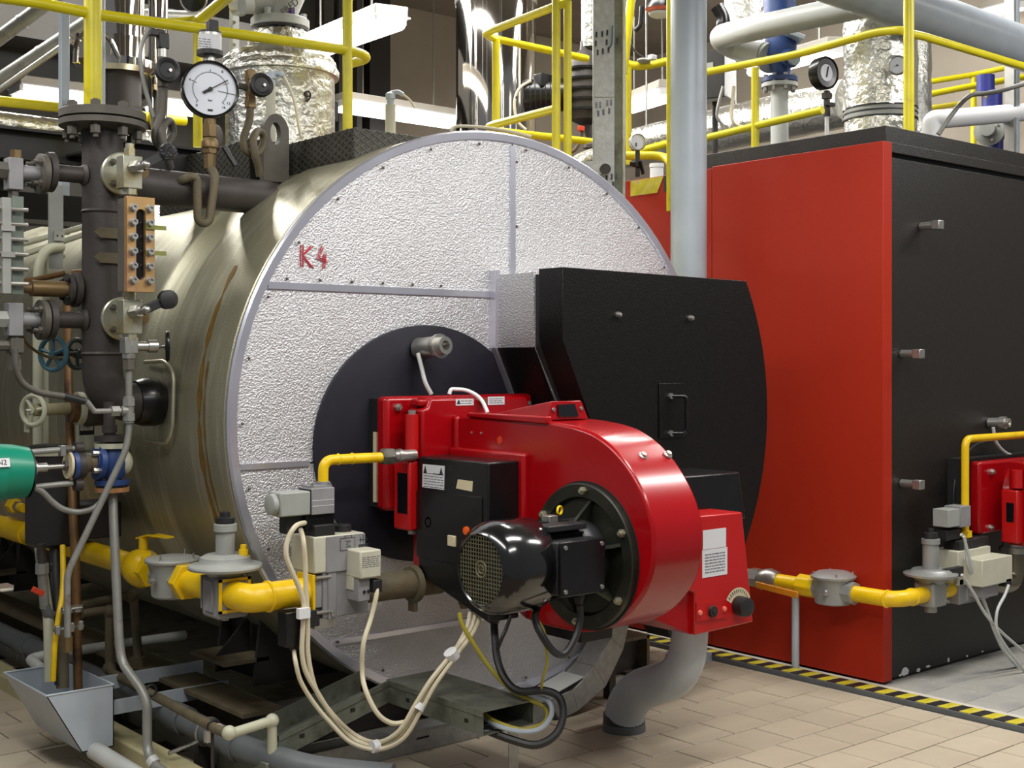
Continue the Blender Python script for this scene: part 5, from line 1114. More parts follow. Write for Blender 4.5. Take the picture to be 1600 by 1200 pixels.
# ================================================================ the red and black boiler on the right
rb = thing('red_boiler', 'tall boxy boiler with red side panels and black front on the right', 'boiler', (6.8, 5.8, 0.0))
TOPZ = 2.602; YS_ = U(1112, 400, x=5.30).y
part('panel_joint', MB().box((5.312, YS_ - 0.01, 0.03), (5.372, YS_ + 0.01, TOPZ - 0.01)), RUBBER, rb)
part('plinth', MB().box((5.40, 3.62, 0.0), (8.2, 8.2, 0.06)), BEAMD, rb)
part('side_panel', MB().box((5.298, 3.54, 0.012), (5.372, YS_ - 0.004, TOPZ)), REDM, rb, 'front red side panel', bevel=0.003)
part('side_panel', MB().box((5.303, YS_ + 0.004, 0.012), (5.372, 6.30, TOPZ - 0.008)), REDM, rb, bevel=0.003)
part('side_panel', MB().box((5.303, 6.31, 0.012), (5.372, 8.1, TOPZ - 0.008)), REDM, rb, bevel=0.003)
part('front_panel', MB().box((5.374, 3.56, 0.012), (8.25, 3.66, 2.535)), FLAKE, rb, 'black front panel with chipped paint at the foot', bevel=0.003)
part('front_band', MB().box((5.374, 3.545, 2.555), (8.25, 3.68, 2.605)), FLAKE, rb, bevel=0.003)
part('groove', MB().box((5.376, 3.58, 2.53), (8.25, 3.66, 2.56)), RUBBER, rb)
part('top_cover', MB().box((5.37, 3.66, 2.55), (8.25, 8.1, 2.60)), BEAMD, rb)
part('top_box', MB().box((5.388, 3.585, 2.60), (8.2, 4.95, 2.692)), FLAKE, rb, bevel=0.003)
ha = U(985, 275, x=5.30).y
for k, (a, b) in enumerate(((ha, ha - 0.26), (ha - 0.26, ha - 0.42))):
    part('tape_stripe', MB().prism([V((5.3025, a, TOPZ - 0.10)), V((5.3025, b + 0.05, TOPZ - 0.10)), V((5.3025, b, TOPZ - 0.012)), V((5.3025, a, TOPZ - 0.012))], (-0.002, 0, 0)), (HAZY, HAZB)[k], rb)
for p in ((1430, 1454, 352), (1400, 1424, 551), (1400, 1424, 753)):
    q = U(p[0] + 8, p[2] + 2, y=3.56)
    part('panel_bolt', MB().cyl(q, q - Y * 0.085, 0.02, n=14).obox(q + V((0, -0.095, 0)), (0.045, 0.045, 0.045)), STEEL, rb, bevel=0.004)
chips = [(1414, 1054, 9, 7), (1435, 1052, 6, 3), (1450, 1046, 6, 2), (1482, 1036, 3, 4), (1511, 1030, 3, 2), (1407, 1060, 4, 2), (1535, 1023, 3, 1.5)]
for k, (px, py, w2, h2) in enumerate(chips):
    rnd = random.Random(k); c = U(px, py - 5, y=3.5595); s_ = 0.0033
    part('paint_chip', MB().prism([c + V((math.cos(a) * w2 * s_ * rnd.uniform(.7, 1.2), 0, math.sin(a) * h2 * s_ * rnd.uniform(.7, 1.2))) for a in [2 * PI * i / 9 for i in range(9)]], (0, -0.0008, 0)), WHITE, rb)
# second burner, cut by the frame edge
BY = 3.40
b2 = thing('gas_burner', 'red burner at the right edge on the black boiler front', 'burner', (7.0, 3.3, 1.0))
a, b = U(1531, 722, y=BY), U(1531, 836, y=BY)
part('mounting_plate', MB().box((a.x, BY, b.z), (a.x + 0.70, BY + 0.06, a.z)), RED, b2, bevel=0.014)
part('gasket', MB().box((a.x - 0.03, BY + 0.06, b.z - 0.01), (a.x + 0.70, 3.56, a.z + 0.012)), RUBBER, b2)
part('gasket_edge', MB().box((a.x - 0.012, BY + 0.062, b.z + 0.06), (a.x + 0.01, BY + 0.08, a.z - 0.12)), LABELC, b2)
for p in ((1549, 737), (1547, 824)): part('bolt', hexbolt(U(p[0], p[1], y=BY), -Y, 0.016, 0.012), STEEL, b2)
q = U(1592, 775, y=BY); part('tube_collar', MB().lathe((q.x + 0.02, BY, q.z), -Y, [(0, 0.19), (0.04, 0.18), (0.07, 0.17)], 40), RED, b2)
part('swing_housing', MB().box((U(1590, 722, y=BY - 0.1).x, BY - 0.16, b.z - 0.06), (a.x + 0.66, BY - 0.05, a.z + 0.0)), RED, b2, bevel=0.01)
q = U(1589, 760, y=BY - 0.11)
part('hinge_arm', MB().box((q.x - 0.03, BY - 0.13, U(1588, 848, y=BY - 0.1).z), (q.x + 0.03, BY - 0.04, U(1588, 765, y=BY - 0.1).z)), REDD, b2, bevel=0.008)
part('hinge_barrel', MB().cyl((q.x, BY - 0.11, U(1588, 762, y=BY - 0.1).z), (q.x, BY - 0.11, U(1588, 734, y=BY - 0.1).z), 0.028), REDD, b2)
part('hinge_slot', MB().box((q.x - 0.032, BY - 0.11, U(1588, 815, y=BY - 0.1).z), (q.x - 0.029, BY - 0.07, U(1588, 785, y=BY - 0.1).z)), GLASSB, b2)
part('pilot_port', MB().cyl(U(1576, 783, y=BY), U(1576, 783, y=BY) - Y * 0.06, 0.03, n=6), STEEL, b2)
q = U(1545, 661, y=3.56); part('sight_glass', MB().lathe(q, V((0.15, -1, 0.05)), [(0, 0.028), (0.06, 0.028), (0.06, 0.034), (0.09, 0.034), (0.09, 0.024), (0.11, 0.024), (0.11, 0.012), (0.09, 0)], 18), STEEL, b2)
part('sight_hose', MB().tube([V(p) for p in smooth([tuple(U(*p, y=3.5)) for p in ((1552, 668), (1556, 690), (1572, 708), (1602, 718))], 4)], 0.009, 8), PIPEW, b2)
q = U(1585, 848, y=BY)
part('inlet_flange', MB().cyl(q + Z * 0.05, q - Z * 0.05, 0.06, n=24), STEEL, b2); part('inlet_ring', MB().cyl(q - Z * 0.02, q - Z * 0.05, 0.075, n=24), STEEL, b2)
part('inlet_bend', MB().tube([q - Z * 0.04, V((q.x, BY, U(1585, 912, y=BY).z)), U(1545, 912, y=BY)], 0.048, 18, 0.10), mat('nickel_pipe', (122, 116, 98), 0.35, 0.7, 0.1), b2)
# its gas line
RX, RY = 5.20, 3.32
rz = U(1243, 914, x=RX).z
def ry(px): return U(px, 915, x=RX).y
rz2 = rz
yv_, yu_, yf_ = ry(1203), ry(1262), ry(1302)
def zr(px, py): return U(px, py, x=RX).z
rz = zr(1302, 922)
yE = ry(1400)
RY = yE
gp2 = thing('gas_pipe', 'yellow gas pipe along the red boiler side, bending round its corner', 'pipe', (RX, 4.2, rz))
xr2 = U(1445, 925, y=RY).x
part('pipe_run', MB().cyl((RX, yf_ + 0.10, rz), (RX, yv_ - 0.05, rz), 0.037, n=20), YEL, gp2)
part('pipe_run', MB().cyl((RX, yv_ + 0.11, rz), (RX, 7.5, rz), 0.037, n=20), YEL, gp2)
part('elbow', MB().tube([V((RX, yf_ - 0.09, rz)), V((RX, RY, rz)), V((xr2, RY, rz))], 0.038, 20, 0.10, seg=10), YEL, gp2)
for p in ((RX, yf_ - 0.30, rz, Y), (RX + 0.13, RY, rz, X)): part('weld_collar', MB().lathe(V(p[:3]) - p[3] * 0.006, p[3], [(0, 0.038), (0.003, 0.043), (0.009, 0.043), (0.012, 0.038)], 20), YEL, gp2)
part('union_nut', MB().cyl((RX, yu_ - 0.06, rz), (RX, yu_ + 0.05, rz), 0.056, n=8), YEL, gp2, bevel=0.006)
v2 = thing('ball_valve', 'silver ball valve with orange lever on the gas pipe beside red boiler', 'valve', (RX, yv_, rz))
part('body', MB().lathe((RX, yv_ + 0.06, rz), -Y, [(0, 0.04), (0.02, 0.05), (0.06, 0.058), (0.10, 0.05), (0.115, 0.042)], 20), STEEL, v2)
part('hex_end', MB().cyl((RX, yv_ + 0.06, rz), (RX, yv_ + 0.12, rz), 0.05, n=6), STEEL, v2)
part('stem', MB().cyl((RX - 0.04, yv_, rz - 0.02), (RX - 0.075, yv_, rz - 0.03), 0.016, n=10), STEEL, v2)
part('lever', MB().bar((RX - 0.075, yv_ + 0.03, rz - 0.02), (RX - 0.085, yv_ - 0.24, rz - 0.035), 0.012, 0.034), mat('orange_lever_paint', (206, 128, 24), 0.45), v2, bevel=0.005)
f2 = thing('gas_filter', 'round silver gas filter with square-eared lid in front of the red panel', 'filter', (RX, yf_, rz))
part('bowl', MB().lathe((RX, yf_, rz - 0.065), Z, [(0, 0.08), (0.006, 0.088), (0.10, 0.09), (0.125, 0.10)], 32), CAST, f2)
part('lid', MB().lathe((RX, yf_, rz + 0.06), Z, [(0, 0.108), (0.01, 0.110), (0.016, 0.10), (0.03, 0.075), (0.032, 0)], 36), CAST, f2)
for k in range(4):
    a = PI / 4 + k * PI / 2; part('lid_bolt', hexbolt((RX + 0.094 * math.cos(a), yf_ + 0.094 * math.sin(a), rz + 0.068), Z, 0.008, 0.01, 0.006), STEEL, f2)
part('test_nipple', MB().lathe((RX - 0.085, yf_ - 0.02, rz), V((-1, -0.4, 0)), [(0, 0.014), (0.012, 0.014), (0.014, 0.009), (0.02, 0.009)], 10), STEEL, f2)
for s_ in (1, -1): part('port', MB().cyl((RX, yf_ + s_ * 0.07, rz), (RX, yf_ + s_ * 0.125, rz), 0.055, n=8), CAST, f2)
sp = thing('pipe_support', 'grey post on the floor holding the gas pipe beside red boiler', 'post', (RX, 4.0, 0))
q = U(1243, 1045, z=0.0)
part('post', MB().cyl((RX, ry(1243), 0), (RX, ry(1243), rz - 0.045), 0.019, n=16), PIPEG, sp)
part('saddle', MB().box((RX - 0.025, ry(1243) - 0.02, rz - 0.05), (RX + 0.025, ry(1243) + 0.02, rz - 0.035)), PIPEG, sp)
r2 = thing('gas_pressure_regulator', 'silver gas pressure regulator with tower before the black boiler front', 'regulator', (xr2, RY, rz))
part('body', MB().box((xr2 - 0.01, RY - 0.055, rz - 0.06), (xr2 + 0.11, RY + 0.055, rz + 0.06)), CAST, r2, bevel=0.012)
rc = xr2 + 0.05
part('diaphragm_case', MB().lathe((rc, RY, rz + 0.05), Z, [(0, 0.06), (0.03, 0.09), (0.035, 0.125), (0.045, 0.127), (0.05, 0.10), (0.066, 0.085), (0.07, 0)], 36), CAST, r2)
part('spring_tower', MB().lathe((rc, RY, rz + 0.115), Z, [(0, 0.038), (0.12, 0.038), (0.122, 0.044), (0.145, 0.044), (0.148, 0.03)], 22), CAST, r2)
part('cap', MB().lathe((rc, RY, rz + 0.26), Z, [(0, 0.034), (0.03, 0.032), (0.032, 0.016), (0.05, 0.015), (0.05, 0)], 20), RUBBER, r2)
part('drain_plug', MB().cyl((rc, RY, rz - 0.055), (rc, RY, rz - 0.09), 0.03, n=10), CAST, r2)
for z in (-0.04, 0.04): part('flange_screw', MB().cyl((rc + 0.055, RY - 0.05, rz + z), (rc + 0.055, RY - 0.065, rz + z), 0.008, n=8), STEEL, r2)
xq = U(1495, 920, y=RY).x
q2 = thing('gas_pipe_piece', 'short yellow pipe between silver regulator and grey valve block on the right', 'pipe', (xr2 + 0.2, RY, rz))
part('pipe', MB().cyl((xr2 + 0.11, RY, rz), (xq, RY, rz), 0.037, n=20), YEL, q2)
part('weld_collar', MB().lathe((xr2 + 0.115, RY, rz), X, [(0, 0.038), (0.004, 0.044), (0.01, 0.044), (0.014, 0.038)], 20), YEL, q2)
vb2 = thing('gas_valve_block', 'grey gas valve block with white coil boxes at the right frame edge', 'valve', (xq + 0.1, RY, rz))
yy = RY - 0.05
def bx(nm, p0, p1, y0, y1, m, bv=0.004, lab=None):
    a, b = U(p0[0], p0[1], y=y0), U(p1[0], p1[1], y=y0)
    return part(nm, MB().box((a.x, y0, b.z), (b.x, y1, a.z)), m, vb2, lab, bevel=bv)
bx('body', (1499, 905), (1545, 935), yy, RY + 0.05, GREYV); bx('end_plate', (1512, 902), (1528, 936), yy - 0.01, RY + 0.05, GREYV, 0.002)
bx('coil_box', (1497, 862), (1548, 905), yy, RY + 0.09, CREAM); bx('coil_cap', (1500, 846), (1530, 862), yy + 0.01, RY + 0.05, RUBBER, 0.003); bx('round_cap', (1522, 841), (1545, 856), yy + 0.02, RY + 0.05, RUBBER, 0.003)
bx('actuator_box', (1535, 876), (1582, 908), yy - 0.10, RY, CREAM); bx('clear_cover', (1535, 908), (1560, 930), yy - 0.08, RY, GREYV)
bx('plug', (1572, 905), (1581, 915), yy - 0.10, yy - 0.06, RUBBER, 0.002)
bx('black_connector', (1480, 890), (1506, 900), yy - 0.03, yy, RUBBER, 0.002)
s2_ = thing('solenoid_valve', 'small grey solenoid valve on the thin yellow pipe at the right', 'valve', U(1495, 810, y=RY - 0.03))
def bx2(nm, p0, p1, y0, y1, m, par, bv=0.003):
    a, b = U(p0[0], p0[1], y=y0), U(p1[0], p1[1], y=y0)
    return part(nm, MB().box((a.x, y0, b.z), (b.x, y1, a.z)), m, par, bevel=bv)
ys2 = RY - 0.04
bx2('body', (1501, 792), (1517, 822), ys2, ys2 + 0.09, GREYV, s2_); bx2('coil', (1482, 797), (1500, 822), ys2, ys2 + 0.085, GREYP, s2_)
q = U(1481, 811, y=ys2 + 0.04); part('cap', MB().lathe(q, -X, [(0, 0.036), (0.02, 0.036), (0.024, 0.03), (0.024, 0)], 20), GREYP, s2_)
bx2('connector', (1479, 829), (1500, 842), ys2 + 0.02, ys2 + 0.08, RUBBER, s2_)
p2 = thing('pilot_gas_pipe', 'thin yellow pipe rising and turning right before the black boiler front', 'pipe', U(1508, 860, y=RY))
part('pipe', MB().tube([U(1508, 792, y=RY), V((U(1508, 700, y=RY).x, RY, U(1508, 686, y=RY).z)), V((U(1640, 690, y=RY).x, RY, U(1508, 686, y=RY).z))], 0.019, 16, 0.05), YEL, p2)
part('lower_pipe', MB().cyl(U(1508, 822, y=RY), U(1508, 850, y=RY), 0.019, n=14), YEL, p2); part('union_nut', MB().cyl(U(1508, 829, y=RY), U(1508, 839, y=RY), 0.032, n=6), YEL, p2)
cable('valve_cable', [U(x, y, y=yy - 0.04) for x, y in ((1502, 835), (1508, 845), (1512, 880), (1528, 920), (1545, 960), (1560, 1000), (1585, 1035), (1625, 1060))], 0.0075, PIPEW, 'pale cable from the right solenoid to the floor, upper strand')
cable('valve_cable', [U(x, y, y=yy - 0.05) for x, y in ((1506, 838), (1514, 870), (1524, 905), (1540, 945), (1553, 985), (1572, 1022), (1610, 1062))], 0.0075, PIPEW, 'pale cable from the right solenoid to the floor, lower strand')
cable('valve_cable', [U(x, y, y=yy - 0.10) for x, y in ((1503, 898), (1520, 925), (1540, 960), (1562, 985), (1590, 1010), (1630, 1045))], 0.0075, PIPEW, 'pale cable from the black connector at the right')
cable('valve_cable', [U(x, y, y=yy - 0.12) for x, y in ((1576, 914), (1570, 930), (1558, 955), (1558, 985), (1575, 1015), (1602, 1050))], 0.0075, PIPEW, 'pale cable hanging from the right actuator box')
cable('sensor_cable', [U(x, y, y=3.52) for x, y in ((1545, 690), (1525, 695), (1508, 712), (1495, 740), (1490, 770), (1490, 795))], 0.006, RUBBER, 'dark cable arching behind the thin yellow pipe on the black front')
# ================================================================ behind and above
# grey-blue column between the boilers
gc2 = thing('grey_riser_pipe', 'tall grey-blue vertical pipe standing between the two boilers', 'pipe', (5.0, 4.51, 0))
part('pipe', MB().cyl((5.0, 4.51, 0), (5.0, 4.51, 5.5), 0.094, n=40), PIPEG, gc2)
part('floor_collar', MB().cyl((5.0, 4.51, 0), (5.0, 4.51, 0.03), 0.12, n=32), PIPEG, gc2)
# slotted channel
ch = thing('slotted_cable_channel', 'galvanised slotted vertical cable channel rising behind the silver boiler', 'cable channel', (4.95, 5.05, 0))
dch = 7.02
a, b, c = U(927, 200, d=dch), U(960, 200, d=dch), U(975, 200, d=dch - 0.02)
ex_ = (b - a).normalized(); ey = V((-ex_.y, ex_.x, 0)); ey = ey if ey.y > 0 else -ey
ZL = U(950, 300, d=dch).z - 0.3
def vplate(nm, p, q, z0, z1, th, m): 
    p = V((p.x, p.y, 0)); q = V((q.x, q.y, 0)); return part(nm, MB().prism([p + Z * z0, q + Z * z0, q + Z * z1, p + Z * z1], ey * th), m, ch)
zj = U(950, 152, d=dch).z
vplate('front_plate', a, b, zj + 0.002, 5.5, 0.004, GALV); vplate('front_plate', a, b, 0.0, zj - 0.002, 0.004, GALV)
part('side_plate', MB().prism([b, b + Z * 0, c, c], Z * 0.001), GALV, ch) if False else None
vplate('side_plate', b, c + (c - b) * 0.05, 0.0, 5.5, 0.05, GALVD)
part('rear_flange', MB().prism([V((a.x, a.y, 0)), V((a.x, a.y, 5.5)), V((a.x, a.y, 5.5)) + ey * 0.06, V((a.x, a.y, 0)) + ey * 0.06], ex_ * 0.004), GALV, ch)
part('edge_lip', MB().cyl((c.x, c.y, 0), (c.x, c.y, 5.5), 0.010, n=8), STEEL, ch)
slots = [(932, 54, 0), (941, 53, 0), (949, 51, 0), (931, 68, 0), (948, 66, 0), (934, 82, 0), (942, 80, 0), (951, 78, 0), (932, 164, 0), (938, 163, 0), (949, 161, 0), (955, 160, 0), (935, 177, 0), (943, 175, 0), (952, 173, 0), (948, 278, 0), (956, 276, 0), (964, 276, 0), (950, 290, 0), (958, 288, 0)]
for px, py, _ in slots: part('slot', MB().obox(U(px, py, d=dch - 0.004), (0.010, 0.004, 0.03), (ex_, ey, Z)), BLACK, ch)
part('slot', MB().obox(U(964, 64, d=dch - 0.03), (0.012, 0.004, 0.03), (ex_, ey, Z)), BLACK, ch)
part('joint_plate', MB().obox(U(925, 262, d=dch - 0.08), (0.12, 0.01, 0.07), (ex_, ey, Z)), GALV, ch)
part('joint_bolt', MB().cyl(U(946, 264, d=dch - 0.06), U(946, 264, d=dch - 0.10), 0.03, n=12), IRON, ch)
cable('blue_tie', [U(952, 75, d=dch - 0.02), U(956, 66, d=dch - 0.03), U(957, 40, d=dch - 0.03)], 0.004, mat('teal_wire', (40, 90, 110), 0.5), 'teal wire end sticking out of the channel slots')
# chrome flues
fl = thing('polished_flue', 'big mirror-polished steel flue pipe rising behind the silver boiler', 'flue', (6.6, 8.04, 2.6))
rr = 0.325
part('pipe', MB().lathe((6.6, 8.04, 2.6), Z, [(0, rr), (2.95, rr)], 64), CHROME, fl)
part('seam_band', MB().lathe((6.6, 8.04, U(775, 8, d=10.4).z), Z, [(0, rr + 0.004), (0.02, rr + 0.012), (0.04, rr + 0.004)], 64), STEEL, fl)
f2_ = thing('polished_flue', 'slim polished flue on a flared steel cone at the upper left', 'flue', (3.5, 8.2, 2.4))
part('pipe', MB().cyl((3.5, 8.2, U(200, 92, y=8.2).z), (3.5, 8.2, 5.5), 0.155, n=48), CHROME, f2_)
part('cone', MB().lathe((3.5, 8.2, U(190, 118, y=8.2).z), Z, [(0, 0.20), (0.03, 0.235), (0.08, 0.235), (0.10, 0.16), (0.24, 0.155)], 48), CHROME, f2_)
part('hood_band', MB().tube([U(118, 98, y=8.0), U(120, 60, y=8.0), U(150, 42, y=8.0), U(172, 60, y=8.0), U(186, 92, y=8.0)], 0.018, 8, 0.2), CHROME, f2_)
part('hood', MB().lathe(U(150, 105, y=8.3), Z, [(0, 0.12), (0.03, 0.15), (0.2, 0.14), (0.24, 0.05)], 28), CHROME, f2_)
part('dark_base', MB().cyl((3.5, 8.2, 2.35), (3.5, 8.2, U(190, 116, y=8.2).z), 0.135, n=32), IRON, f2_)
f3_ = thing('polished_flue', 'thin polished pipe just right of the slim flue', 'flue', U(247, 100, d=8.9))
q = U(247, 100, d=8.9); part('pipe', MB().cyl((q.x, q.y, 2.4), (q.x, q.y, 5.5), 0.066, n=28), CHROME, f3_); part('clamp', MB().cyl((q.x, q.y, U(247, 35, d=8.9).z), (q.x, q.y, U(247, 30, d=8.9).z), 0.075, n=28), IRON2, f3_)
# foil vessel with safety valve
fv = thing('foil_wrapped_dome', 'broad dome wrapped in crumpled foil on the silver boiler, black 9 printed', 'vessel', (3.5, 6.1, 2.45))
random.seed(3)
def crumple(prof, c, n=48, amp=0.006, ax=Z):
    mb = MB().lathe(c, ax, prof, n); rnd = random.Random(5)
    mb.v = [v + V((rnd.uniform(-amp, amp), rnd.uniform(-amp, amp), rnd.uniform(-amp, amp))) for v in mb.v]; return mb
zb0 = 2.42
zd = lambda py: U(440, py, y=6.1).z
pr = [(0, 0.285)] + [(t, 0.288) for t in (0.06, 0.12, 0.18, 0.24)] + [(zd(118) - zb0, 0.292), (zd(108) - zb0, 0.305), (zd(98) - zb0, 0.30), (zd(90) - zb0, 0.27), (zd(84) - zb0, 0.21), (zd(78) - zb0, 0.175), (zd(68) - zb0, 0.17), (zd(56) - zb0, 0.165), (zd(50) - zb0, 0.14)]
part('foil_wrap', crumple(pr, (3.5, 6.1, zb0)), FOIL, fv, bevel=0)
part('foil_skirt', MB().lathe((3.5, 6.1, zd(122)), Z, [(0, 0.315), (0.03, 0.318), (0.06, 0.30)], 48), FOIL, fv)
part('marking', text_mesh('9', 0.09, U(481, 152, y=5.80), V((1, -0.15, 0)), Z, 0.002), INK, fv)
sv2 = thing('safety_valve', 'pale grey flanged valve body on top of the foil-wrapped dome', 'valve', (3.5, 6.1, zd(47)))
part('flange', MB().lathe((3.5, 6.1, zd(46)), Z, [(0, 0.150), (0.004, 0.157), (0.045, 0.157), (0.05, 0.15)], 40), PIPEW, sv2)
part('gasket', MB().cyl((3.5, 6.1, zd(50)), (3.5, 6.1, zd(46)), 0.15, n=40), RUBBER, sv2)
part('body', MB().lathe((3.5, 6.1, zd(34)), Z, [(0, 0.09), (0.05, 0.10), (0.12, 0.13), (0.22, 0.15), (0.35, 0.14), (0.5, 0.10)], 36), PIPEW, sv2)
part('side_outlet', MB().lathe((3.45, 6.1, zd(2)), -X, [(0, 0.09), (0.16, 0.085), (0.17, 0.12), (0.20, 0.12)], 28), PIPEW, sv2)
part('nozzle', MB().cyl(U(392, 8, y=5.95), U(378, 8, y=5.95), 0.045, n=20), PIPEW, sv2)
for k in range(6): a = 0.5 + k * PI / 3; part('flange_bolt', MB().cyl((3.5 + 0.125 * math.cos(a), 6.1 + 0.125 * math.sin(a), zd(36)), (3.5 + 0.125 * math.cos(a), 6.1 + 0.125 * math.sin(a), zd(36) + 0.05), 0.02, n=6), PURPLE if k == 4 else PIPEW, sv2)
part('cast_letters', text_mesh('PRED', 0.052, U(453, 11, y=5.955), V((1, -0.1, 0.9)), V((-0.9, 0, 1)), 0.002), IRON2, sv2)
# probes on pale posts
for px, top, bot, lab in ((423, 113, 215, 'grey-blue capped probe tube in front of the foil dome'), (610, 142, 205, 'grey-blue capped probe tube beside the yellow post on top of the boiler')):
    d_ = 5.75 if px < 500 else 6.9
    t = thing('capped_probe', lab, 'probe', U(px, bot, d=d_))
    part('tube', MB().cyl(U(px, bot + 34, d=d_), U(px, top + 22, d=d_), 0.028 if px > 500 else 0.022, n=18), CREAM, t)
    part('head', MB().lathe(U(px, top + 22, d=d_), Z, [(0, 0.018), (0.03, 0.020), (0.032, 0.026), (0.06, 0.026), (0.068, 0.012)], 16), PIPEG, t)
    q = U(px, top + 4, d=d_); part('cable_elbow', MB().tube([q, U(px + 12, top + 1, d=d_), U(px + 20, top + 6, d=d_)], 0.012, 10, 0.03), PIPEG, t)
    ee = [(px + 20, top + 6), (px + 30, top + 25), (px + 38, top + 50), (px + 42, top + 75), (px + 47, top + 101)] if px < 500 else [(px + 20, top + 6), (px + 30, top + 14), (px + 38, top + 26)]
    part('lead', MB().tube([V(p) for p in smooth([tuple(U(*p, d=d_)) for p in ee], 4)], 0.006, 8), CABLE, t)
# platform beam across the back and foil pipe on it
bm_ = thing('platform_beam', 'dark steel platform beam crossing behind the black water column', 'beam', (1.5, 5.6, 2.1))
za_, zb2 = U(100, 210, y=5.6).z, U(100, 258, y=5.6).z
part('web', MB().box((-0.6, 5.6, zb2), (2.86, 5.64, za_)), BEAMD, bm_)
part('flange', MB().box((-0.6, 5.55, za_ - 0.012), (2.86, 5.70, za_)), BEAMD, bm_); part('flange', MB().box((-0.6, 5.55, zb2), (2.86, 5.70, zb2 + 0.012)), BEAMD, bm_)
part('post_bracket', MB().box((U(145, 20, y=5.42).x - 0.05, 5.40, za_ - 0.10), (U(145, 20, y=5.42).x + 0.05, 5.60, za_ - 0.09)), BEAMD, bm_)
fp = thing('foil_pipe', 'foil-clad horizontal pipe lying on the dark platform beam', 'pipe', (1.5, 5.9, za_))
part('foil_wrap', crumple([(0.2 * k, 0.055) for k in range(16)], (-0.3, 5.82, za_ + 0.052), 20, 0.004, X), FOIL, fp)
dk = struct('trim_11', MB().box((-1.5, 5.75, zb2 - 0.02), (2.2, 9.8, zb2 + 0.02)), BEAMD)
# yellow railings
def rail(label, pipes, posts=(), loc=None, r=0.024, name='yellow_railing', group=None):
    pts0 = pipes[0][0] if pipes else posts[0][0]
    t = thing(name, label, 'railing', loc or pts0, group)
    for p in pipes: part('rail', MB().tube([V(x) for x in p], r, 14, 0.10, seg=8), RAIL, t)
    for a, b, rp in posts: part('post', MB().cyl(a, b, rp, n=18), RAIL, t)
    return t
yA = 5.42
pA = U(145, 20, y=yA); pB = U(543, 75, y=yA)
def at(px, py, **k): return U(px, py, **k)
tA = lambda px, py: at(px, py, y=yA)
zl_ = 2.35
rail('yellow guard rail crossing the upper left on a thick yellow post', [[tA(-60, -12), tA(60, 4), tA(145, 22), tA(320, 46), tA(540, 78), tA(566, 84), at(575, 92, y=yA + 0.1), at(545, 100, y=yA + 0.28)], [tA(545, 0), tA(545, -60)]],
     [(V((pA.x, yA, zb2)), V((pA.x, yA, 4.2)), 0.038), (V((pB.x, yA, 2.4)), V((pB.x, yA, 4.2)), 0.025)], (pA.x, yA, zb2))
yB = 8.6
rail('yellow mid rail far left behind the black column flange', [[at(-40, 154, y=yB), at(60, 164, y=yB), at(170, 176, y=yB), at(290, 189, y=yB)]], [], at(60, 164, y=yB), 0.035)
yC = 6.6
rail('yellow rail rising to the top edge above the pressure gauge', [[at(250, 38, y=yC), at(309, 34, y=yC), at(360, -8, y=yC - 0.6)]], [(at(309, 230, y=yC), at(309, 30, y=yC), 0.026)], at(309, 220, y=yC), 0.03)
# railing behind the top of the boiler (two posts, loop ends)
dR = 6.7
q1, q2_ = at(869, 235, d=dR), at(887, 246, d=dR)
rail('yellow railing with twin posts and pointed loop end above the silver boiler', [[at(890, 2, d=dR), at(868, 10, d=dR), at(757, 52, d=dR + 0.5), at(770, 60, d=dR + 0.9), at(918, 92, d=dR + 1.2)], [at(868, 170, d=dR), at(760, 198, d=dR + 0.5), at(780, 205, d=dR + 0.9), at(928, 222, d=dR + 1.2)]],
     [(V((q1.x, q1.y, q1.z - 0.12)), V((q1.x, q1.y, 4.6)), 0.0225), (V((q2_.x, q2_.y, q2_.z - 0.12)), V((q2_.x, q2_.y, at(887, 2, d=dR).z)), 0.021), (at(775, 215, d=dR + 0.85), at(775, 62, d=dR + 0.85), 0.023)], q1, 0.022)
rail('leaning yellow ladder stile behind the slotted channel', [[at(990, -40, d=7.6), at(984, 20, d=7.6), at(974, 115, d=7.6)]], [(at(981, 258, d=7.7), at(981, 105, d=7.7), 0.022)], at(974, 115, d=7.6), 0.026, 'ladder_stile')
rail('yellow rail end between the slotted channel and the grey-blue column', [[at(975, 243, d=7.5), at(1040, 243, d=7.5), at(1052, 262, d=7.3)], [at(1000, 236, d=8.3), at(1052, 222, d=8.3)], [at(975, 98, d=7.9), at(990, 103, d=7.9), at(1010, 103, d=7.9), at(1052, 94, d=7.9)]], [], at(1010, 243, d=7.5), 0.025)
rail('slim yellow edge post touching the left of the grey-blue column', [], [(at(1046, 330, d=6.9), at(1046, -60, d=6.9), 0.016)], at(1046, 330, d=6.9))
pP = U(1420, 228, y=3.62)
rail('yellow corner railing on a post at the red boiler edge', [[at(1098, 114, x=pP.x + 0.0), at(1250, 84, x=pP.x), at(1370, 50, x=pP.x), at(1408, 47, y=3.66), V((pP.x, 3.62, at(1420, 52, y=3.62).z))], [V((pP.x, 3.62, at(1420, 52, y=3.62).z)), at(1440, 56, y=3.62), at(1620, 110, y=3.62)], [at(1098, 217, x=pP.x), at(1180, 197, x=pP.x), at(1285, 172, x=pP.x)]],
     [(V((pP.x, 3.62, 2.69)), V((pP.x, 3.62, 4.2)), 0.0265), (U(1180, 235, x=pP.x), U(1180, 106, x=pP.x), 0.022)], (pP.x, 3.62, 2.69), 0.021)
yD = 5.6
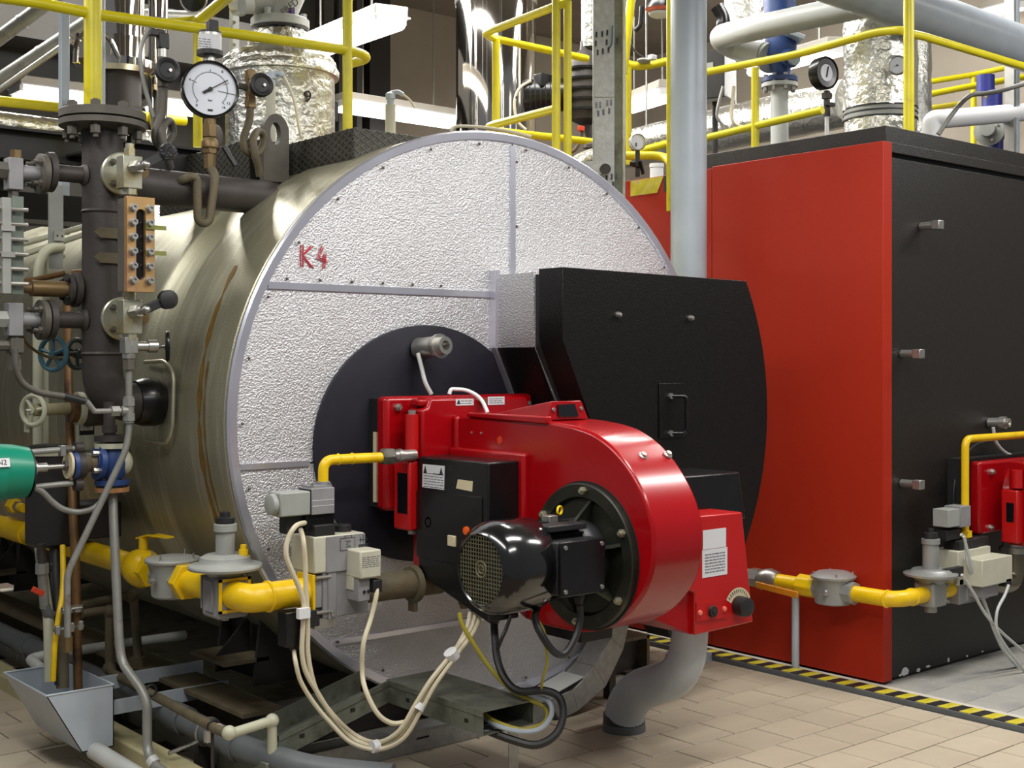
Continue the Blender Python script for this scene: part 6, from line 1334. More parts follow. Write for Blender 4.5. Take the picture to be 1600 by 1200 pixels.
rail('yellow back railing behind the corner post at the far right', [[at(1425, 153, y=yD + 0.5), at(1500, 138, y=yD + 0.3), at(1620, 117, y=yD)], [at(1445, 129, y=yD + 1.4), at(1520, 117, y=yD + 1.1), at(1580, 104, y=yD + 0.8)], [at(1445, 170, y=yD + 1.5), at(1500, 162, y=yD + 1.4)]], [(at(1521, 225, y=yD + 1.1), at(1521, 117, y=yD + 1.1), 0.03)], at(1521, 222, y=yD + 1.1), 0.027)
# pump behind the twin posts
pm = thing('circulation_pump', 'black finned pump and motor behind the yellow twin posts', 'pump', at(880, 180, d=8.6))
dP = 8.6
part('motor', MB().lathe(at(816, 152, d=dP), at(880, 148, d=dP) - at(816, 152, d=dP), [(0, 0.08), (0.01, 0.105), (0.05, 0.115), (0.29, 0.11)], 28), BLACK, pm)
for k in range(6): part('cooling_fin', MB().ring(at(828 + 8 * k, 151, d=dP), at(880, 148, d=dP) - at(816, 152, d=dP), 0.114, 0.004, 28, 6), RUBBER, pm)
part('terminal_box', MB().obox(at(849, 127, d=dP - 0.06), (0.10, 0.08, 0.09)), BLACK, pm, bevel=0.004)
part('casing', MB().lathe(at(915, 195, d=dP), Z, [(0, 0.04), (0.03, 0.10), (0.09, 0.12), (0.40, 0.12), (0.46, 0.09), (0.50, 0.04), (0.56, 0.035)], 32), IRON, pm)
for py in (110, 126, 142, 158, 174): part('casing_fin', MB().cyl(at(915, py, d=dP) - Z * 0.008, at(915, py, d=dP) + Z * 0.008, 0.135, n=32), BLACK, pm)
part('suction_pipe', MB().cyl(at(921, -20, d=dP), at(921, 74, d=dP), 0.055, n=24), FOIL, pm); part('reducer', MB().lathe(at(921, 74, d=dP), -Z, [(0, 0.05), (0.04, 0.04), (0.06, 0.03), (0.12, 0.03)], 20), BLACK, pm)
part('outlet_bend', MB().tube([at(917, 195, d=dP), at(926, 225, d=dP), at(932, 250, d=dP)], 0.03, 12, 0.05), IRON, pm)
part('drain_hose', MB().tube([V(p) for p in smooth([tuple(at(*p, d=dP - 0.1)) for p in ((910, 200), (908, 215), (900, 232), (892, 238))], 4)], 0.012, 8), RUSTY, pm)
part('red_cap', MB().obox(at(908, 201, d=dP - 0.12), (0.04, 0.03, 0.035)), ORANGEP, pm, bevel=0.004)
cable('motor_cable', [at(x, y, d=dP - 0.1) for x, y in ((830, 126), (812, 138), (804, 160), (808, 188), (822, 203))], 0.01, CABLE, 'pale cable looping beside the black pump motor')
cable('top_cable', [at(x, y, d=6.3) for x, y in ((705, 206), (712, 198), (740, 198), (770, 201), (800, 206), (830, 214))], 0.008, CABLE, 'pale cable lying along the top edge of the silver boiler')
ft2 = thing('foil_bend', 'small foil-wrapped pipe bend low behind the twin yellow posts', 'pipe', at(910, 250, d=7.6))
part('foil_wrap', MB().tube([at(896, 262, d=7.4), at(903, 252, d=7.5), at(925, 243, d=7.6)], 0.042, 16, 0.05), FOIL, ft2); part('cap', MB().lathe(at(924, 232, d=7.7), Z, [(0, 0.05), (0.02, 0.045), (0.04, 0)], 16), IRON, ft2)
# between channel and column
g3 = thing('small_dial_gauge', 'small round silver dial gauge on a black cock left of the grey-blue column', 'gauge', at(995, 275, d=7.1))
part('case', MB().lathe(at(994, 223, d=7.06), V((-0.4, -1, 0)), [(0, 0.045), (0.03, 0.047), (0.032, 0.042), (0.028, 0.04), (0.028, 0)], 28), STEEL, g3)
part('dial', MB().lathe(at(994, 223, d=7.03), V((-0.4, -1, 0)), [(0, 0.04), (0.001, 0.04)], 28), DIAL, g3)
part('needle', MB().obox(at(994, 226, d=7.02), (0.006, 0.004, 0.02)), INK, g3)
part('cock', MB().cyl(at(996, 276, d=7.08), at(996, 232, d=7.08), 0.014, n=10).obox(at(996, 257, d=7.06), (0.05, 0.03, 0.03)), IRON, g3, bevel=0.002)
part('lever', MB().bar(at(1000, 252, d=7.04), at(1005, 272, d=7.02), 0.01, 0.018), BLACK, g3)
part('wing', MB().cyl(at(984, 256, d=7.04), at(994, 257, d=7.04), 0.012, n=8), BLACK, g3)
wb = thing('white_stub_pipe', 'white stub pipe behind the red boiler top edge', 'pipe', at(1026, 280, d=8.6)); part('pipe', MB().cyl(at(1026, 300, d=8.6), at(1026, 258, d=8.6), 0.045, n=24), WHITE, wb); part('cap', MB().cyl(at(1026, 262, d=8.6), at(1026, 256, d=8.6), 0.048, n=24), WHITE, wb)
fd = thing('foil_duct', 'long foil-wrapped duct lying behind the boilers under the lamps', 'duct', at(1050, 215, d=9.8))
part('foil_wrap', crumple([((at(1330, 160, d=8.6) - at(985, 232, d=10.6)).length * k / 14, 0.16) for k in range(15)], at(985, 232, d=10.6), 28, 0.008, at(1330, 160, d=8.6) - at(985, 232, d=10.6)), FOIL, fd)
for q in (at(1010, 222, d=10.4), at(1150, 195, d=9.7)): part('hanger_rod', MB().cyl(q + Z * 0.1, V((q.x, q.y, 5.6)), 0.008, n=6), STEEL, fd)
ds = thing('hanging_socket', 'white socket on a grey conduit hanging left of the column', 'socket', at(1015, 92, d=7.8))
part('socket', MB().obox(at(1019, 90, d=7.8), (0.045, 0.04, 0.03)), WHITE, ds, bevel=0.004); part('base', MB().ball(at(1006, 95, d=7.85), 0.04, (1.2, 1, 0.4)), GREYP, ds); part('lead', MB().tube([V(p) for p in smooth([tuple(at(*p, d=7.85)) for p in ((1005, 90), (992, 80), (985, 60), (990, 20), (1000, -20))], 4)], 0.006, 8), RUBBER, ds)
lp = thing('black_float_head', 'black bell-shaped fitting with pink ring and white cap at the top edge', 'fitting', at(1030, 20, d=7.4))
part('bell', MB().lathe(at(1034, 14, d=7.4), Z, [(0, 0.085), (0.03, 0.078), (0.07, 0.045), (0.16, 0.04)], 28), BLACK, lp); part('ring', MB().lathe(at(1031, 19, d=7.4), Z, [(0, 0.07), (0.018, 0.084)], 28), PINK, lp); part('white_cap', MB().lathe(at(1031, 26, d=7.4), Z, [(0, 0.05), (0.008, 0.062), (0.022, 0.066)], 28), WHITE, lp)
part('bracket', MB().tube([at(1003, 10, d=7.4), at(1001, 40, d=7.4), at(992, 48, d=7.4)], 0.014, 10, 0.04), RUBBER, lp)
# right-hand cluster
dV = 8.0
bvv = thing('blue_valve', 'blue vertical valve with bolted flange over a pale pipe, right of the column', 'valve', at(1218, 135, d=dV))
part('upper_pipe', MB().cyl(at(1218, 45, d=dV), at(1218, -30, d=dV), 0.097, n=32), BLUE, bvv)
part('body', MB().lathe(at(1220, 118, d=dV), Z, [(0, 0.055), (0.06, 0.065), (0.10, 0.09), (0.20, 0.10), (0.30, 0.085)], 28), BLUE, bvv)
part('side_port', MB().cyl(at(1220, 88, d=dV), at(1238, 92, d=dV - 0.12), 0.055, n=20), BLUE, bvv)
part('port_cap', MB().cyl(at(1238, 92, d=dV - 0.12), at(1244, 93, d=dV - 0.15), 0.035, n=16), PIPEG, bvv)
part('bonnet_plate', MB().bar(at(1228, 52, d=dV - 0.1), at(1254, 62, d=dV - 0.1), 0.12, 0.03), PIPEG, bvv, bevel=0.004)
part('flange', MB().cyl(at(1218, 129, d=dV), at(1218, 122, d=dV), 0.112, n=32), BLUE, bvv)
part('lower_flange', MB().cyl(at(1218, 137, d=dV), at(1218, 131, d=dV), 0.112, n=32), PIPEW, bvv)
for k in range(8): a = k * PI / 4 + .3; part('flange_bolt', MB().cyl(at(1218, 143, d=dV) + V((0.092 * math.cos(a), 0.092 * math.sin(a), 0)), at(1218, 118, d=dV) + V((0.092 * math.cos(a), 0.092 * math.sin(a), 0)), 0.014, n=6), STEEL, bvv)
part('lower_pipe', MB().cyl(at(1218, 137, d=dV), at(1218, 232, d=dV), 0.055, n=28), PIPEW, bvv)
part('side_flange', MB().lathe(at(1206, 90, d=dV), at(1180, 78, d=dV + 0.15) - at(1206, 90, d=dV), [(0, 0.10), (0.03, 0.10), (0.032, 0.06), (0.10, 0.06)], 28), PIPEW, bvv)
gpA = thing('grey_header_pipe', 'pale grey slanting header pipe elbowed into the blue valve flange', 'pipe', at(1350, 12, d=6.9))
part('pipe', MB().tube([at(1195, 84, d=dV), at(1148, 76, d=dV + 0.2), at(1122, 58, d=dV + 0.1), at(1165, 47, d=dV - 0.25), at(1360, 6, d=7.3)], 0.074, 24, 0.16), PIPEW, gpA)
gpB = thing('thick_grey_header', 'thick grey pipe descending to the top right corner', 'pipe', at(1460, 20, d=6.6))
part('pipe', MB().cyl(at(1280, -38, d=7.0), at(1680, 105, d=8.0), 0.128, n=36), DUCTG, gpB)
fr = thing('foil_flue', 'upright foil-wrapped flue with double clamp ring on the red boiler', 'flue', (6.6, 4.43, 2.69))
zf = lambda py: U(1358, py, y=4.43).z
part('foil_wrap', crumple([(0, 0.215)] + [(0.06 * k, 0.213) for k in range(1, 22)], (6.6, 4.43, zf(168)), 48, 0.005), FOIL, fr)
part('foil_base', crumple([(0, 0.21), (zf(186) - 2.69, 0.21)], (6.6, 4.43, 2.69), 48, 0.004), FOIL, fr)
part('clamp_ring', MB().cyl((6.6, 4.43, zf(186)), (6.6, 4.43, zf(184)), 0.218, n=48), RUBBER, fr); part('clamp_ring', MB().cyl((6.6, 4.43, zf(184)), (6.6, 4.43, zf(177)), 0.213, n=48), GREYP, fr); part('clamp_ring', MB().cyl((6.6, 4.43, zf(177)), (6.6, 4.43, zf(175)), 0.217, n=48), RUBBER, fr); part('clamp_ring', MB().cyl((6.6, 4.43, zf(175)), (6.6, 4.43, zf(169)), 0.212, n=48), GREYP, fr); part('clamp_ring', MB().cyl((6.6, 4.43, zf(169)), (6.6, 4.43, zf(167)), 0.217, n=48), RUBBER, fr)
fr2 = thing('foil_flue', 'second foil-wrapped flue half hidden behind the yellow corner post', 'flue', at(1432, 200, d=8.6)); q = at(1430, 100, d=8.6)
part('foil_wrap', crumple([(0.06 * k, 0.105) for k in range(24)], (q.x, q.y, 2.6), 28, 0.005), FOIL, fr2)
g4 = thing('pressure_gauge', 'black-cased pressure gauge on a stem left of the foil flue', 'gauge', at(1292, 205, d=7.15))
nv = V((-0.35, -1, 0.0)).normalized(); c4 = at(1299, 114, d=7.05)
part('case', MB().lathe(c4 + V((-0.02, 0.07, 0)), V((-0.1, -1, 0)), [(0, 0.075), (0.005, 0.088), (0.06, 0.090), (0.068, 0.086), (0.06, 0.078), (0.055, 0)], 36), BLACK, g4)
part('dial', MB().lathe(c4 + V((-0.02, 0.07, 0)) + V((-0.1, -1, 0)).normalized() * 0.057, V((-0.1, -1, 0)), [(0, 0.079), (0.001, 0.079)], 36), DIAL, g4)
part('needle', MB().bar(c4 + V((-0.03, 0.008, -0.025)), c4 + V((-0.015, 0.008, 0.035)), 0.005, 0.004), INK, g4)
part('stem', MB().cyl(at(1292, 142, d=7.1), at(1292, 182, d=7.1), 0.018, n=12).obox(at(1292, 150, d=7.1), (0.045, 0.04, 0.035)), IRON, g4, bevel=0.002); part('post', MB().cyl(at(1292, 180, d=7.1), at(1292, 215, d=7.1), 0.012, n=10), WHITE, g4); part('cock', MB().obox(at(1296, 163, d=7.08), (0.08, 0.02, 0.02)), IRON, g4)
g5 = thing('thermometer', 'small steel thermometer stuck into the foil flue', 'gauge', at(1402, 102, d=7.2))
part('case', MB().lathe(at(1396, 101, d=7.35), at(1403, 102, d=7.2) - at(1396, 101, d=7.35), [(0, 0.05), (0.02, 0.055), (0.15, 0.055), (0.155, 0.05), (0.15, 0.045), (0.15, 0)], 28), STEEL, g5)
dv5 = (at(1403, 102, d=7.2) - at(1396, 101, d=7.35)).normalized()
part('dial', MB().lathe(at(1396, 101, d=7.35) + dv5 * 0.151, dv5, [(0, 0.045), (0.001, 0.045)], 28), DIAL, g5); part('needle', MB().obox(at(1396, 101, d=7.35) + dv5 * 0.154, (0.03, 0.004, 0.006)), INK, g5)
eb = thing('electrical_cabinet', 'white and black electrical cabinet right of the grey-blue column', 'cabinet', at(1150, 160, d=8.4))
p0, p1 = at(1130, 80, d=8.3), at(1168, 158, d=8.5)
fx = (at(1160, 100, d=8.6) - at(1130, 100, d=8.3)); fx.z = 0; fx.normalize(); fy = V((-fx.y, fx.x, 0))
ccx = at(1131, 122, d=8.3); cz0, cz1 = at(1131, 150, d=8.3).z, at(1131, 80, d=8.3).z
part('case', MB().obox((ccx.x + fx.x * 0.09 + fy.x * 0.09, ccx.y + fx.y * 0.09 + fy.y * 0.09, (cz0 + cz1) / 2), (0.20, 0.20, cz1 - cz0), (fx, fy, Z)), WHITE, eb, bevel=0.004)
part('door', MB().obox((ccx.x + fx.x * -0.02 + fy.x * 0.10, ccx.y + fx.y * -0.02 + fy.y * 0.10, (cz0 + cz1) / 2), (0.02, 0.22, cz1 - cz0 + 0.02), (fx, fy, Z)), BEAMD, eb, bevel=0.003)
part('display', MB().obox((ccx.x + fx.x * -0.032 + fy.x * 0.10, ccx.y + fx.y * -0.032 + fy.y * 0.10, cz1 - 0.1), (0.004, 0.08, 0.06), (fx, fy, Z)), GREYP, eb)
part('stand', MB().cyl((ccx.x + fx.x * 0.15 + fy.x * 0.12, ccx.y + fx.y * 0.15 + fy.y * 0.12, 2.58), (ccx.x + fx.x * 0.15 + fy.x * 0.12, ccx.y + fx.y * 0.15 + fy.y * 0.12, cz0 + 0.02), 0.02, n=12), BEAMD, eb)
cable('cabinet_cable', [at(x, y, d=8.3) for x, y in ((1147, 135), (1143, 180), (1150, 195), (1166, 200))], 0.012, CABLE, 'cream cable bending below the electrical cabinet')
cable('cabinet_cable', [at(x, y, d=8.1) for x, y in ((1130, 135), (1120, 178), (1128, 195), (1131, 210))], 0.01, TUBEG, 'grey cable below the cabinet next to the column')
fk = thing('foil_elbow', 'foil-wrapped elbow at the top behind the header pipe', 'duct', at(1160, 20, d=9.4)); part('foil_wrap', crumple([(0.1 * k, 0.17) for k in range(8)], at(1168, 70, d=9.6), 28, 0.01), FOIL, fk)
part('dark_band', MB().tube([at(1120, 10, d=9.3), at(1132, 30, d=9.3), at(1125, 60, d=9.3)], 0.05, 14, 0.08), BLACK, fk)
wp = thing('white_bend_pipe', 'white pipe bend lying behind the black top edge at the right', 'pipe', at(1500, 185, d=8.2))
part('pipe', MB().tube([at(1456, 215, d=8.0), at(1456, 186, d=8.0), at(1475, 186, d=8.0), at(1640, 172, d=8.4)], 0.058, 24, 0.12), WHITE, wp)
gh = thing('grey_flexible_conduit', 'grey conduit slanting up across the yellow back railing', 'conduit', at(1468, 208, d=7.6))
part('hose', MB().tube([V(p) for p in smooth([tuple(at(*p, d=7.4)) for p in ((1466, 210), (1490, 175), (1515, 150), (1540, 146), (1570, 140), (1620, 125))], 4)], 0.014, 10), TUBEG, gh)
bp = thing('blue_pump', 'deep blue pump with grey flange behind the silver profile post', 'pump', at(1555, 215, d=8.8))
part('upper', MB().cyl(at(1550, 175, d=8.8), at(1550, 142, d=8.8), 0.068, n=24), BLUED, bp); part('motor', MB().cyl(at(1540, 146, d=8.8), at(1540, 118, d=8.8), 0.06, n=20), BLUED, bp); part('volute', MB().ball(at(1556, 202, d=8.8), 0.095, (1, 1, 0.9)), BLUED, bp); part('flange', MB().lathe(at(1546, 205, d=8.75), V((-1, -0.4, 0)), [(0, 0.10), (0.02, 0.10), (0.022, 0.05), (0.12, 0.05)], 28), GREYP, bp); part('pedestal', MB().cyl(at(1556, 205, d=8.8), V((at(1556, 205, d=8.8).x, at(1556, 205, d=8.8).y, 2.58)), 0.05, n=16), BLUED, bp); part('rating_plate', MB().obox(at(1541, 150, d=8.72), (0.025, 0.004, 0.02)), YEL, bp)
for a in (0.4, 1.6, 2.8, 4.2): part('flange_bolt', MB().cyl(at(1546, 205, d=8.74) + V((0, 0.075 * math.cos(a), 0.075 * math.sin(a))), at(1546, 205, d=8.74) + V((-0.035, 0.075 * math.cos(a), 0.075 * math.sin(a))), 0.010, n=6), STEEL, bp)
pp = thing('silver_profile_post', 'silver grooved profile post at the right frame edge', 'post', (U(1590, 230, y=4.2).x, 4.2, 2.6))
q = U(1585, 100, y=4.2); part('profile', MB().box((q.x, 4.2, 2.60), (q.x + 0.07, 4.27, 5.5)), STEEL, pp, bevel=0.003)
for k in (0.022, 0.042): part('groove_rib', MB().box((q.x + k, 4.193, 2.60), (q.x + k + 0.008, 4.2, 5.5)), PIPEG, pp)
# pipes at the upper left
def slant(lbl, a, b, r, m, name='diagonal_pipe'):
    t = thing(name, lbl, 'pipe', tuple(a)); part('pipe', MB().cyl(a, b, r, n=20), m, t)
    part('joint_ring', MB().cyl(V(a).lerp(V(b), .48), V(a).lerp(V(b), .50), r * 1.08, n=20), m, t); return t
slant('upper grey diagonal pipe in the top left corner', at(-40, 88, d=9), at(110, -22, d=9), 0.05, TUBEG)
slant('lower grey diagonal pipe passing behind the thick yellow post', at(-40, 150, d=9.2), at(170, 12, d=9.2), 0.048, TUBEG)
slant('thin grey rod just under the lower diagonal pipe', at(-40, 168, d=9.1), at(112, 62, d=9.1), 0.022, STEEL, 'diagonal_rod')
slant('horizontal grey pipe passing behind the slim polished flue', at(150, 22, y=9.2), at(310, 28, y=9.2), 0.05, TUBEG, 'grey_pipe')
sg_ = thing('square_steel_post', 'pale square steel post left of the thick yellow post', 'post', at(100, 215, d=6.6))
q = at(100, 205, d=6.6); part('profile', MB().box((q.x - 0.022, q.y - 0.022, 2.2), (q.x + 0.022, q.y + 0.022, at(100, 12, d=6.6).z)), PIPEG, sg_, bevel=0.003)
sg2 = thing('thin_grey_post', 'thin grey post hugging the right side of the thick yellow post', 'post', at(160, 180, d=6.0)); q = at(160, 180, d=6.0); part('pipe', MB().cyl((q.x, q.y, 2.2), (q.x, q.y, 5.4), 0.013, n=14), PIPEG, sg2)
jb = thing('round_spotlight', 'black round lamp head at the top edge above the gauge', 'lamp head', at(300, 5, d=7.6)); part('housing', MB().lathe(at(302, -2, d=7.6), V((-0.3, -0.8, -0.35)), [(-0.1, 0.06), (0, 0.075), (0.02, 0.078), (0.024, 0.07), (0.01, 0)], 28), BLACK, jb); part('bezel', MB().ring(at(302, -1, d=7.57), V((-0.3, -0.8, -0.35)), 0.075, 0.006, 28, 8), STEEL, jb)
wpst = thing('white_channel_post', 'white channel post beside the yellow rail left of the foil dome', 'post', at(366, 120, d=7.2)); q = at(366, 120, d=7.2); part('profile', MB().box((q.x - 0.02, q.y - 0.02, 2.4), (q.x + 0.02, q.y + 0.02, 5.4)), PIPEW, wpst)
for py in (20, 35, 70): part('bolt', MB().cyl(at(366, py, d=7.2), at(366, py, d=7.12), 0.01, n=6), STEEL, wpst)
# ================================================================ pipework at the lower left
yL = 5.15
def L(px, py, y=yL): return U(px, py, y=y)
def pipe(name, label, pts, r, m, cat='pipe', fil=0.08, n=16, group=None):
    t = thing(name, label, cat, tuple(V(pts[len(pts) // 2])), group); part('pipe', MB().tube([V(p) for p in pts], r, n, fil), m, t); return t
pipe('cream_pipe', 'cream vertical pipe bending over at the top, left of the black column', [L(96, 386, 5.5), L(72, 388, 5.45), L(60, 412, 5.4), L(59, 480, 5.4), L(59, 700, 5.4), L(60, 830, 5.4), L(62, 860, 5.3), L(76, 960, 5.0), L(78, 1065, 4.95)], 0.021, PIPEC)
pipe('cream_pipe', 'thin cream pipe next to the thicker cream pipe', [L(98, 400, 5.6), L(78, 386, 5.5), L(71, 392, 5.45), L(71, 480, 5.45), L(71, 700, 5.45)], 0.013, PIPEC, fil=0.03)
pipe('copper_pipe', 'brown copper pipe dropping behind the water column to the funnel', [L(128, 428, 5.3), L(112, 428, 5.3), L(105, 440, 5.3), L(106, 560, 5.25), L(112, 760, 5.1), L(118, 880, 5.0), L(122, 1080, 4.95)], 0.018, COPPER, fil=0.05)
t = pipe('copper_pipe', 'horizontal copper pipe behind the brass probe', [L(30, 442, 5.35), L(60, 436, 5.35), L(101, 427, 5.35)], 0.012, COPPER)
st2 = thing('flat_steel_upright', 'flat grey steel upright with a white clip left of the black column', 'post', L(90, 380, 5.5)); a, b = L(77, 288, 5.5), L(99, 420, 5.5); part('flat_bar', MB().box((a.x, 5.5, b.z), (b.x, 5.515, a.z)), GREYP, st2); q = L(92, 369, 5.48); part('clip', MB().obox(q, (0.045, 0.012, 0.04)), STEEL, st2)
for dx in (-0.008, 0.012): part('clip_hole', MB().obox(q + V((dx, -0.007, 0)), (0.006, 0.002, 0.008)), INK, st2)
for k, (p0, p1) in enumerate((((36, 381), (132, 354)), ((36, 398), (132, 366)))): pipe('grey_conduit', ('upper', 'lower')[k] + ' of two pale conduits rising behind the grey upright', [L(*p0, 5.7), L(*p1, 5.7)], 0.013, PIPEC)
dkb = thing('dark_duct_box', 'dark duct box in the shadow behind the level gauges', 'duct', L(60, 330, 6.2)); a, b = L(38, 300, 6.2), L(180, 352, 6.2); part('case', MB().box((a.x - 0.6, 6.2, b.z), (b.x, 6.5, a.z)), BEAMD, dkb); part('edge', MB().box((a.x - 0.6, 6.19, b.z - 0.02), (b.x, 6.2, b.z)), TUBEG, dkb)
# handwheel valves
hv = thing('handwheel_valve', 'valve with blue handwheel facing left beside the black column', 'valve', L(95, 553, 4.95)); c = L(83, 553, 4.95); wheel(hv, c, V((1, 0.55, 0.0)), 0.063, 0.0095, TEAL, 5, 0.012); part('stem', MB().cyl(c, L(118, 553, 4.97), 0.010, n=10), IRON, hv)
hv2 = thing('handwheel_valve', 'valve with dark green handwheel half hidden by the black column', 'valve', L(125, 553, 5.0)); c = L(120, 553, 5.0); wheel(hv2, c, V((0.5, -1, 0)), 0.056, 0.010, mat('dark_green_wheel', (50, 64, 60), 0.5), 3, 0.014, phase=0.6); part('bonnet', MB().cyl(c, c + V((0.05, 0.06, 0)), 0.02, n=8), IRON, hv2)
gv = thing('globe_valve', 'cream handwheel globe valve with ochre yoke and black flange under the column elbow', 'valve', L(110, 640)); yg_ = 5.05
c = L(52, 641, yg_); wheel(gv, c, V((1, 0.5, 0)), 0.058, 0.010, PIPEC, 3, 0.014, phase=0.9)
part('name_plate', MB().obox(L(42, 652, yg_ + 0.05), (0.006, 0.05, 0.12)), PIPEC, gv, bevel=0.002)
part('bonnet', MB().cyl(c, L(108, 638, yg_), 0.024, n=16), mat('ochre_casting', (142, 134, 102), 0.6, 0.1), gv)
part('yoke_flange', MB().cyl(L(108, 638, yg_), L(118, 638, yg_), 0.058, n=28), COPPER, gv); part('body_flange', MB().cyl(L(119, 638, yg_), L(128, 638, yg_), 0.066, n=28), PIPEC, gv)
part('body', MB().lathe(L(128, 638, yg_), X, [(0, 0.062), (0.02, 0.075), (0.10, 0.07), (0.14, 0.045)], 28), IRON, gv)
part('stem_screw', MB().cyl(c - X * 0.03, c, 0.006, n=8), STEEL, gv)
# pale casing behind with label plate
pc = thing('pale_instrument_casing', 'pale cast casing with label plate behind the blue valve', 'casing', L(150, 690, 5.2)); a, b = L(118, 655, 5.2), L(150, 684, 5.2)
part('body', MB().cyl(L(160, 718, 5.25), L(160, 655, 5.25), 0.105, n=32), PIPEC, pc); part('rim', MB().cyl(L(160, 700, 5.25), L(160, 694, 5.25), 0.112, n=32), PIPEC, pc)
part('label_plate', MB().box((L(124, 660, 5.13).x, 5.127, L(124, 680, 5.13).z), (L(147, 660, 5.13).x, 5.13, L(124, 658, 5.13).z)), RUBBER, pc); part('label_paper', MB().box((L(126, 660, 5.125).x, 5.123, L(124, 673, 5.125).z), (L(145, 660, 5.125).x, 5.127, L(124, 660, 5.125).z)), LABEL, pc); lines(pc, V(((L(126, 660, 5.125).x + L(145, 660, 5.125).x) / 2, 5.1225, L(124, 666, 5.125).z)), X, Z, 0.04, 0.022, 3, seed=31)
# blue control valve with green actuator
yb2 = 4.72
B = lambda px, py: U(px, py, y=yb2)
cv = thing('control_valve', 'blue flanged control valve on a grey drain tube beneath the column', 'valve', B(175, 770))
cx_ = B(175, 725)
part('body', MB().lathe(B(175, 752), Z, [(0, 0.038), (0.03, 0.05), (0.07, 0.058), (0.11, 0.05), (0.14, 0.04)], 28), BLUE, cv)
part('side_body', MB().cyl(B(190, 722), B(148, 723), 0.046, n=24), BLUE, cv)
part('bonnet_flange', MB().cyl(B(150, 723), B(158, 723), 0.066, n=28), BLUE, cv)
part('outlet_boss', MB().ball(B(192, 722), 0.05, (0.7, 1, 1)), PIPEC, cv)
part('lower_flange', MB().cyl(B(175, 757), B(175, 749), 0.064, n=32), BLUE, cv); part('counter_flange', MB().cyl(B(175, 768), B(175, 761), 0.064, n=32), mat('orange_rust_flange', (168, 120, 76), 0.8, 0.1, 0.25, 30), cv); part('gasket', MB().cyl(B(175, 761), B(175, 757), 0.058, n=28), RUBBER, cv)
part('upper_flange', MB().cyl(B(175, 700), B(175, 692), 0.064, n=32), PIPEC, cv); part('black_flange', MB().cyl(B(175, 689), B(175, 680), 0.066, n=32), IRON, cv); part('upper_pipe', MB().cyl(B(171, 684), B(171, 628), 0.022, n=18), IRON, cv); part('upper_collar', MB().cyl(B(171, 676), B(171, 664), 0.028, n=18), IRON, cv)
for k in range(4): a = 0.5 + k * PI / 2; e = V((0.05 * math.cos(a), 0.05 * math.sin(a), 0)); part('flange_bolt', MB().cyl(B(175, 772) + e, B(175, 745) + e, 0.010, n=6), IRON, cv)
part('bonnet', MB().lathe(B(148, 723), -X, [(0, 0.034), (0.02, 0.03), (0.04, 0.042), (0.055, 0.042)], 24), RUSTY, cv)
for a in (0.6, 2.2, 3.8, 5.4): e = V((0, 0.045 * math.cos(a), 0.045 * math.sin(a))); part('bonnet_bolt', MB().cyl(B(140, 723) + e, B(152, 723) + e, 0.011, n=6), STEEL, cv)
ga = thing('green_actuator', 'green cylindrical actuator with N2 sticker, rods reaching to the blue valve', 'actuator', B(20, 740))
ax0, ax1 = B(42, 738), B(-60, 735)
part('housing', MB().lathe(ax0, ax1 - ax0, [(0, 0.085), (0.004, 0.092), (0.06, 0.099), (0.2, 0.10), (0.30, 0.09)], 48), GREEN, ga); part('rim', MB().lathe(ax0 + X * 0.004, -X, [(0, 0.08), (0.0, 0.0925), (0.006, 0.093)], 48), RUBBER, ga)
q = U(2, 723, y=yb2 - 0.103); part('sticker', MB().lathe(V((q.x - 0.045, yb2, ax0.z)), X, [(0, 0.1005), (0.072, 0.1002)], 48, caps=False), GREEN, ga)
qs = U(3, 723, y=yb2 - 0.099); n_ = V((0, -0.95, 0.3)).normalized()
part('sticker_plate', MB().obox(qs + n_ * 0.0, (0.055, 0.002, 0.032), (X, -n_, X.cross(n_) * -1)), WHITE, ga, 'white N2 sticker'); part('sticker_text', text_mesh('N2', 0.027, qs + n_ * 0.0015, X, V((0, 0.3, 0.95)), 0.0006), INK, ga)
part('white_patch', MB().lathe(V((B(0, 702).x, yb2 - 0.04, ax0.z + 0.09)), V((0, -0.4, 1)), [(0, 0.02), (0.003, 0.018)], 16), PIPEW, ga)
for p0, p1 in (((40, 707), (117, 701)), ((42, 762), (113, 755))): part('pillar', MB().cyl(B(*p0), B(*p1), 0.011, n=12), TUBEG, ga)
part('pillar_nut', MB().obox(B(97, 704), (0.02, 0.03, 0.04)), STEEL, ga, bevel=0.002); part('pillar_nut', MB().cyl(B(98, 702), B(112, 701), 0.014, n=8), IRON2, ga)
part('coupling', MB().cyl(B(44, 732), B(56, 731), 0.026, n=20).cyl(B(56, 731), B(73, 730), 0.017, n=14), STEEL, ga); part('stem', MB().cyl(B(73, 730), B(104, 728), 0.009, n=12), STEEL, ga); part('stem_nut', MB().cyl(B(100, 728), B(106, 728), 0.02, n=6), IRON2, ga)
part('yoke_ring', MB().lathe(B(112, 727), X, [(0, 0.047), (0.014, 0.053), (0.016, 0.05)], 28), BLUE, ga); part('yoke_plate', MB().cyl(B(118, 727), B(130, 726), 0.05, n=28), IRON, ga); part('yoke_arm', MB().bar(B(122, 700), B(124, 757), 0.035, 0.03, X), IRON, ga, bevel=0.008)
for py in (700, 757): part('yoke_eye', MB().cyl(B(116, py), B(128, py), 0.024, n=18), IRON, ga)
part('pointer_disc', MB().cyl(B(105, 727), B(109, 727), 0.05, n=24), LABELC, ga)
pipe('actuator_hose', 'grey ribbed hose sagging from the green actuator to the blue valve', [V(p) for p in smooth([tuple(B(*p)) for p in ((44, 750), (52, 760), (66, 768), (82, 784), (100, 796), (124, 800), (148, 793), (165, 775))], 4)], 0.011, TUBEG, 'hose', fil=0)
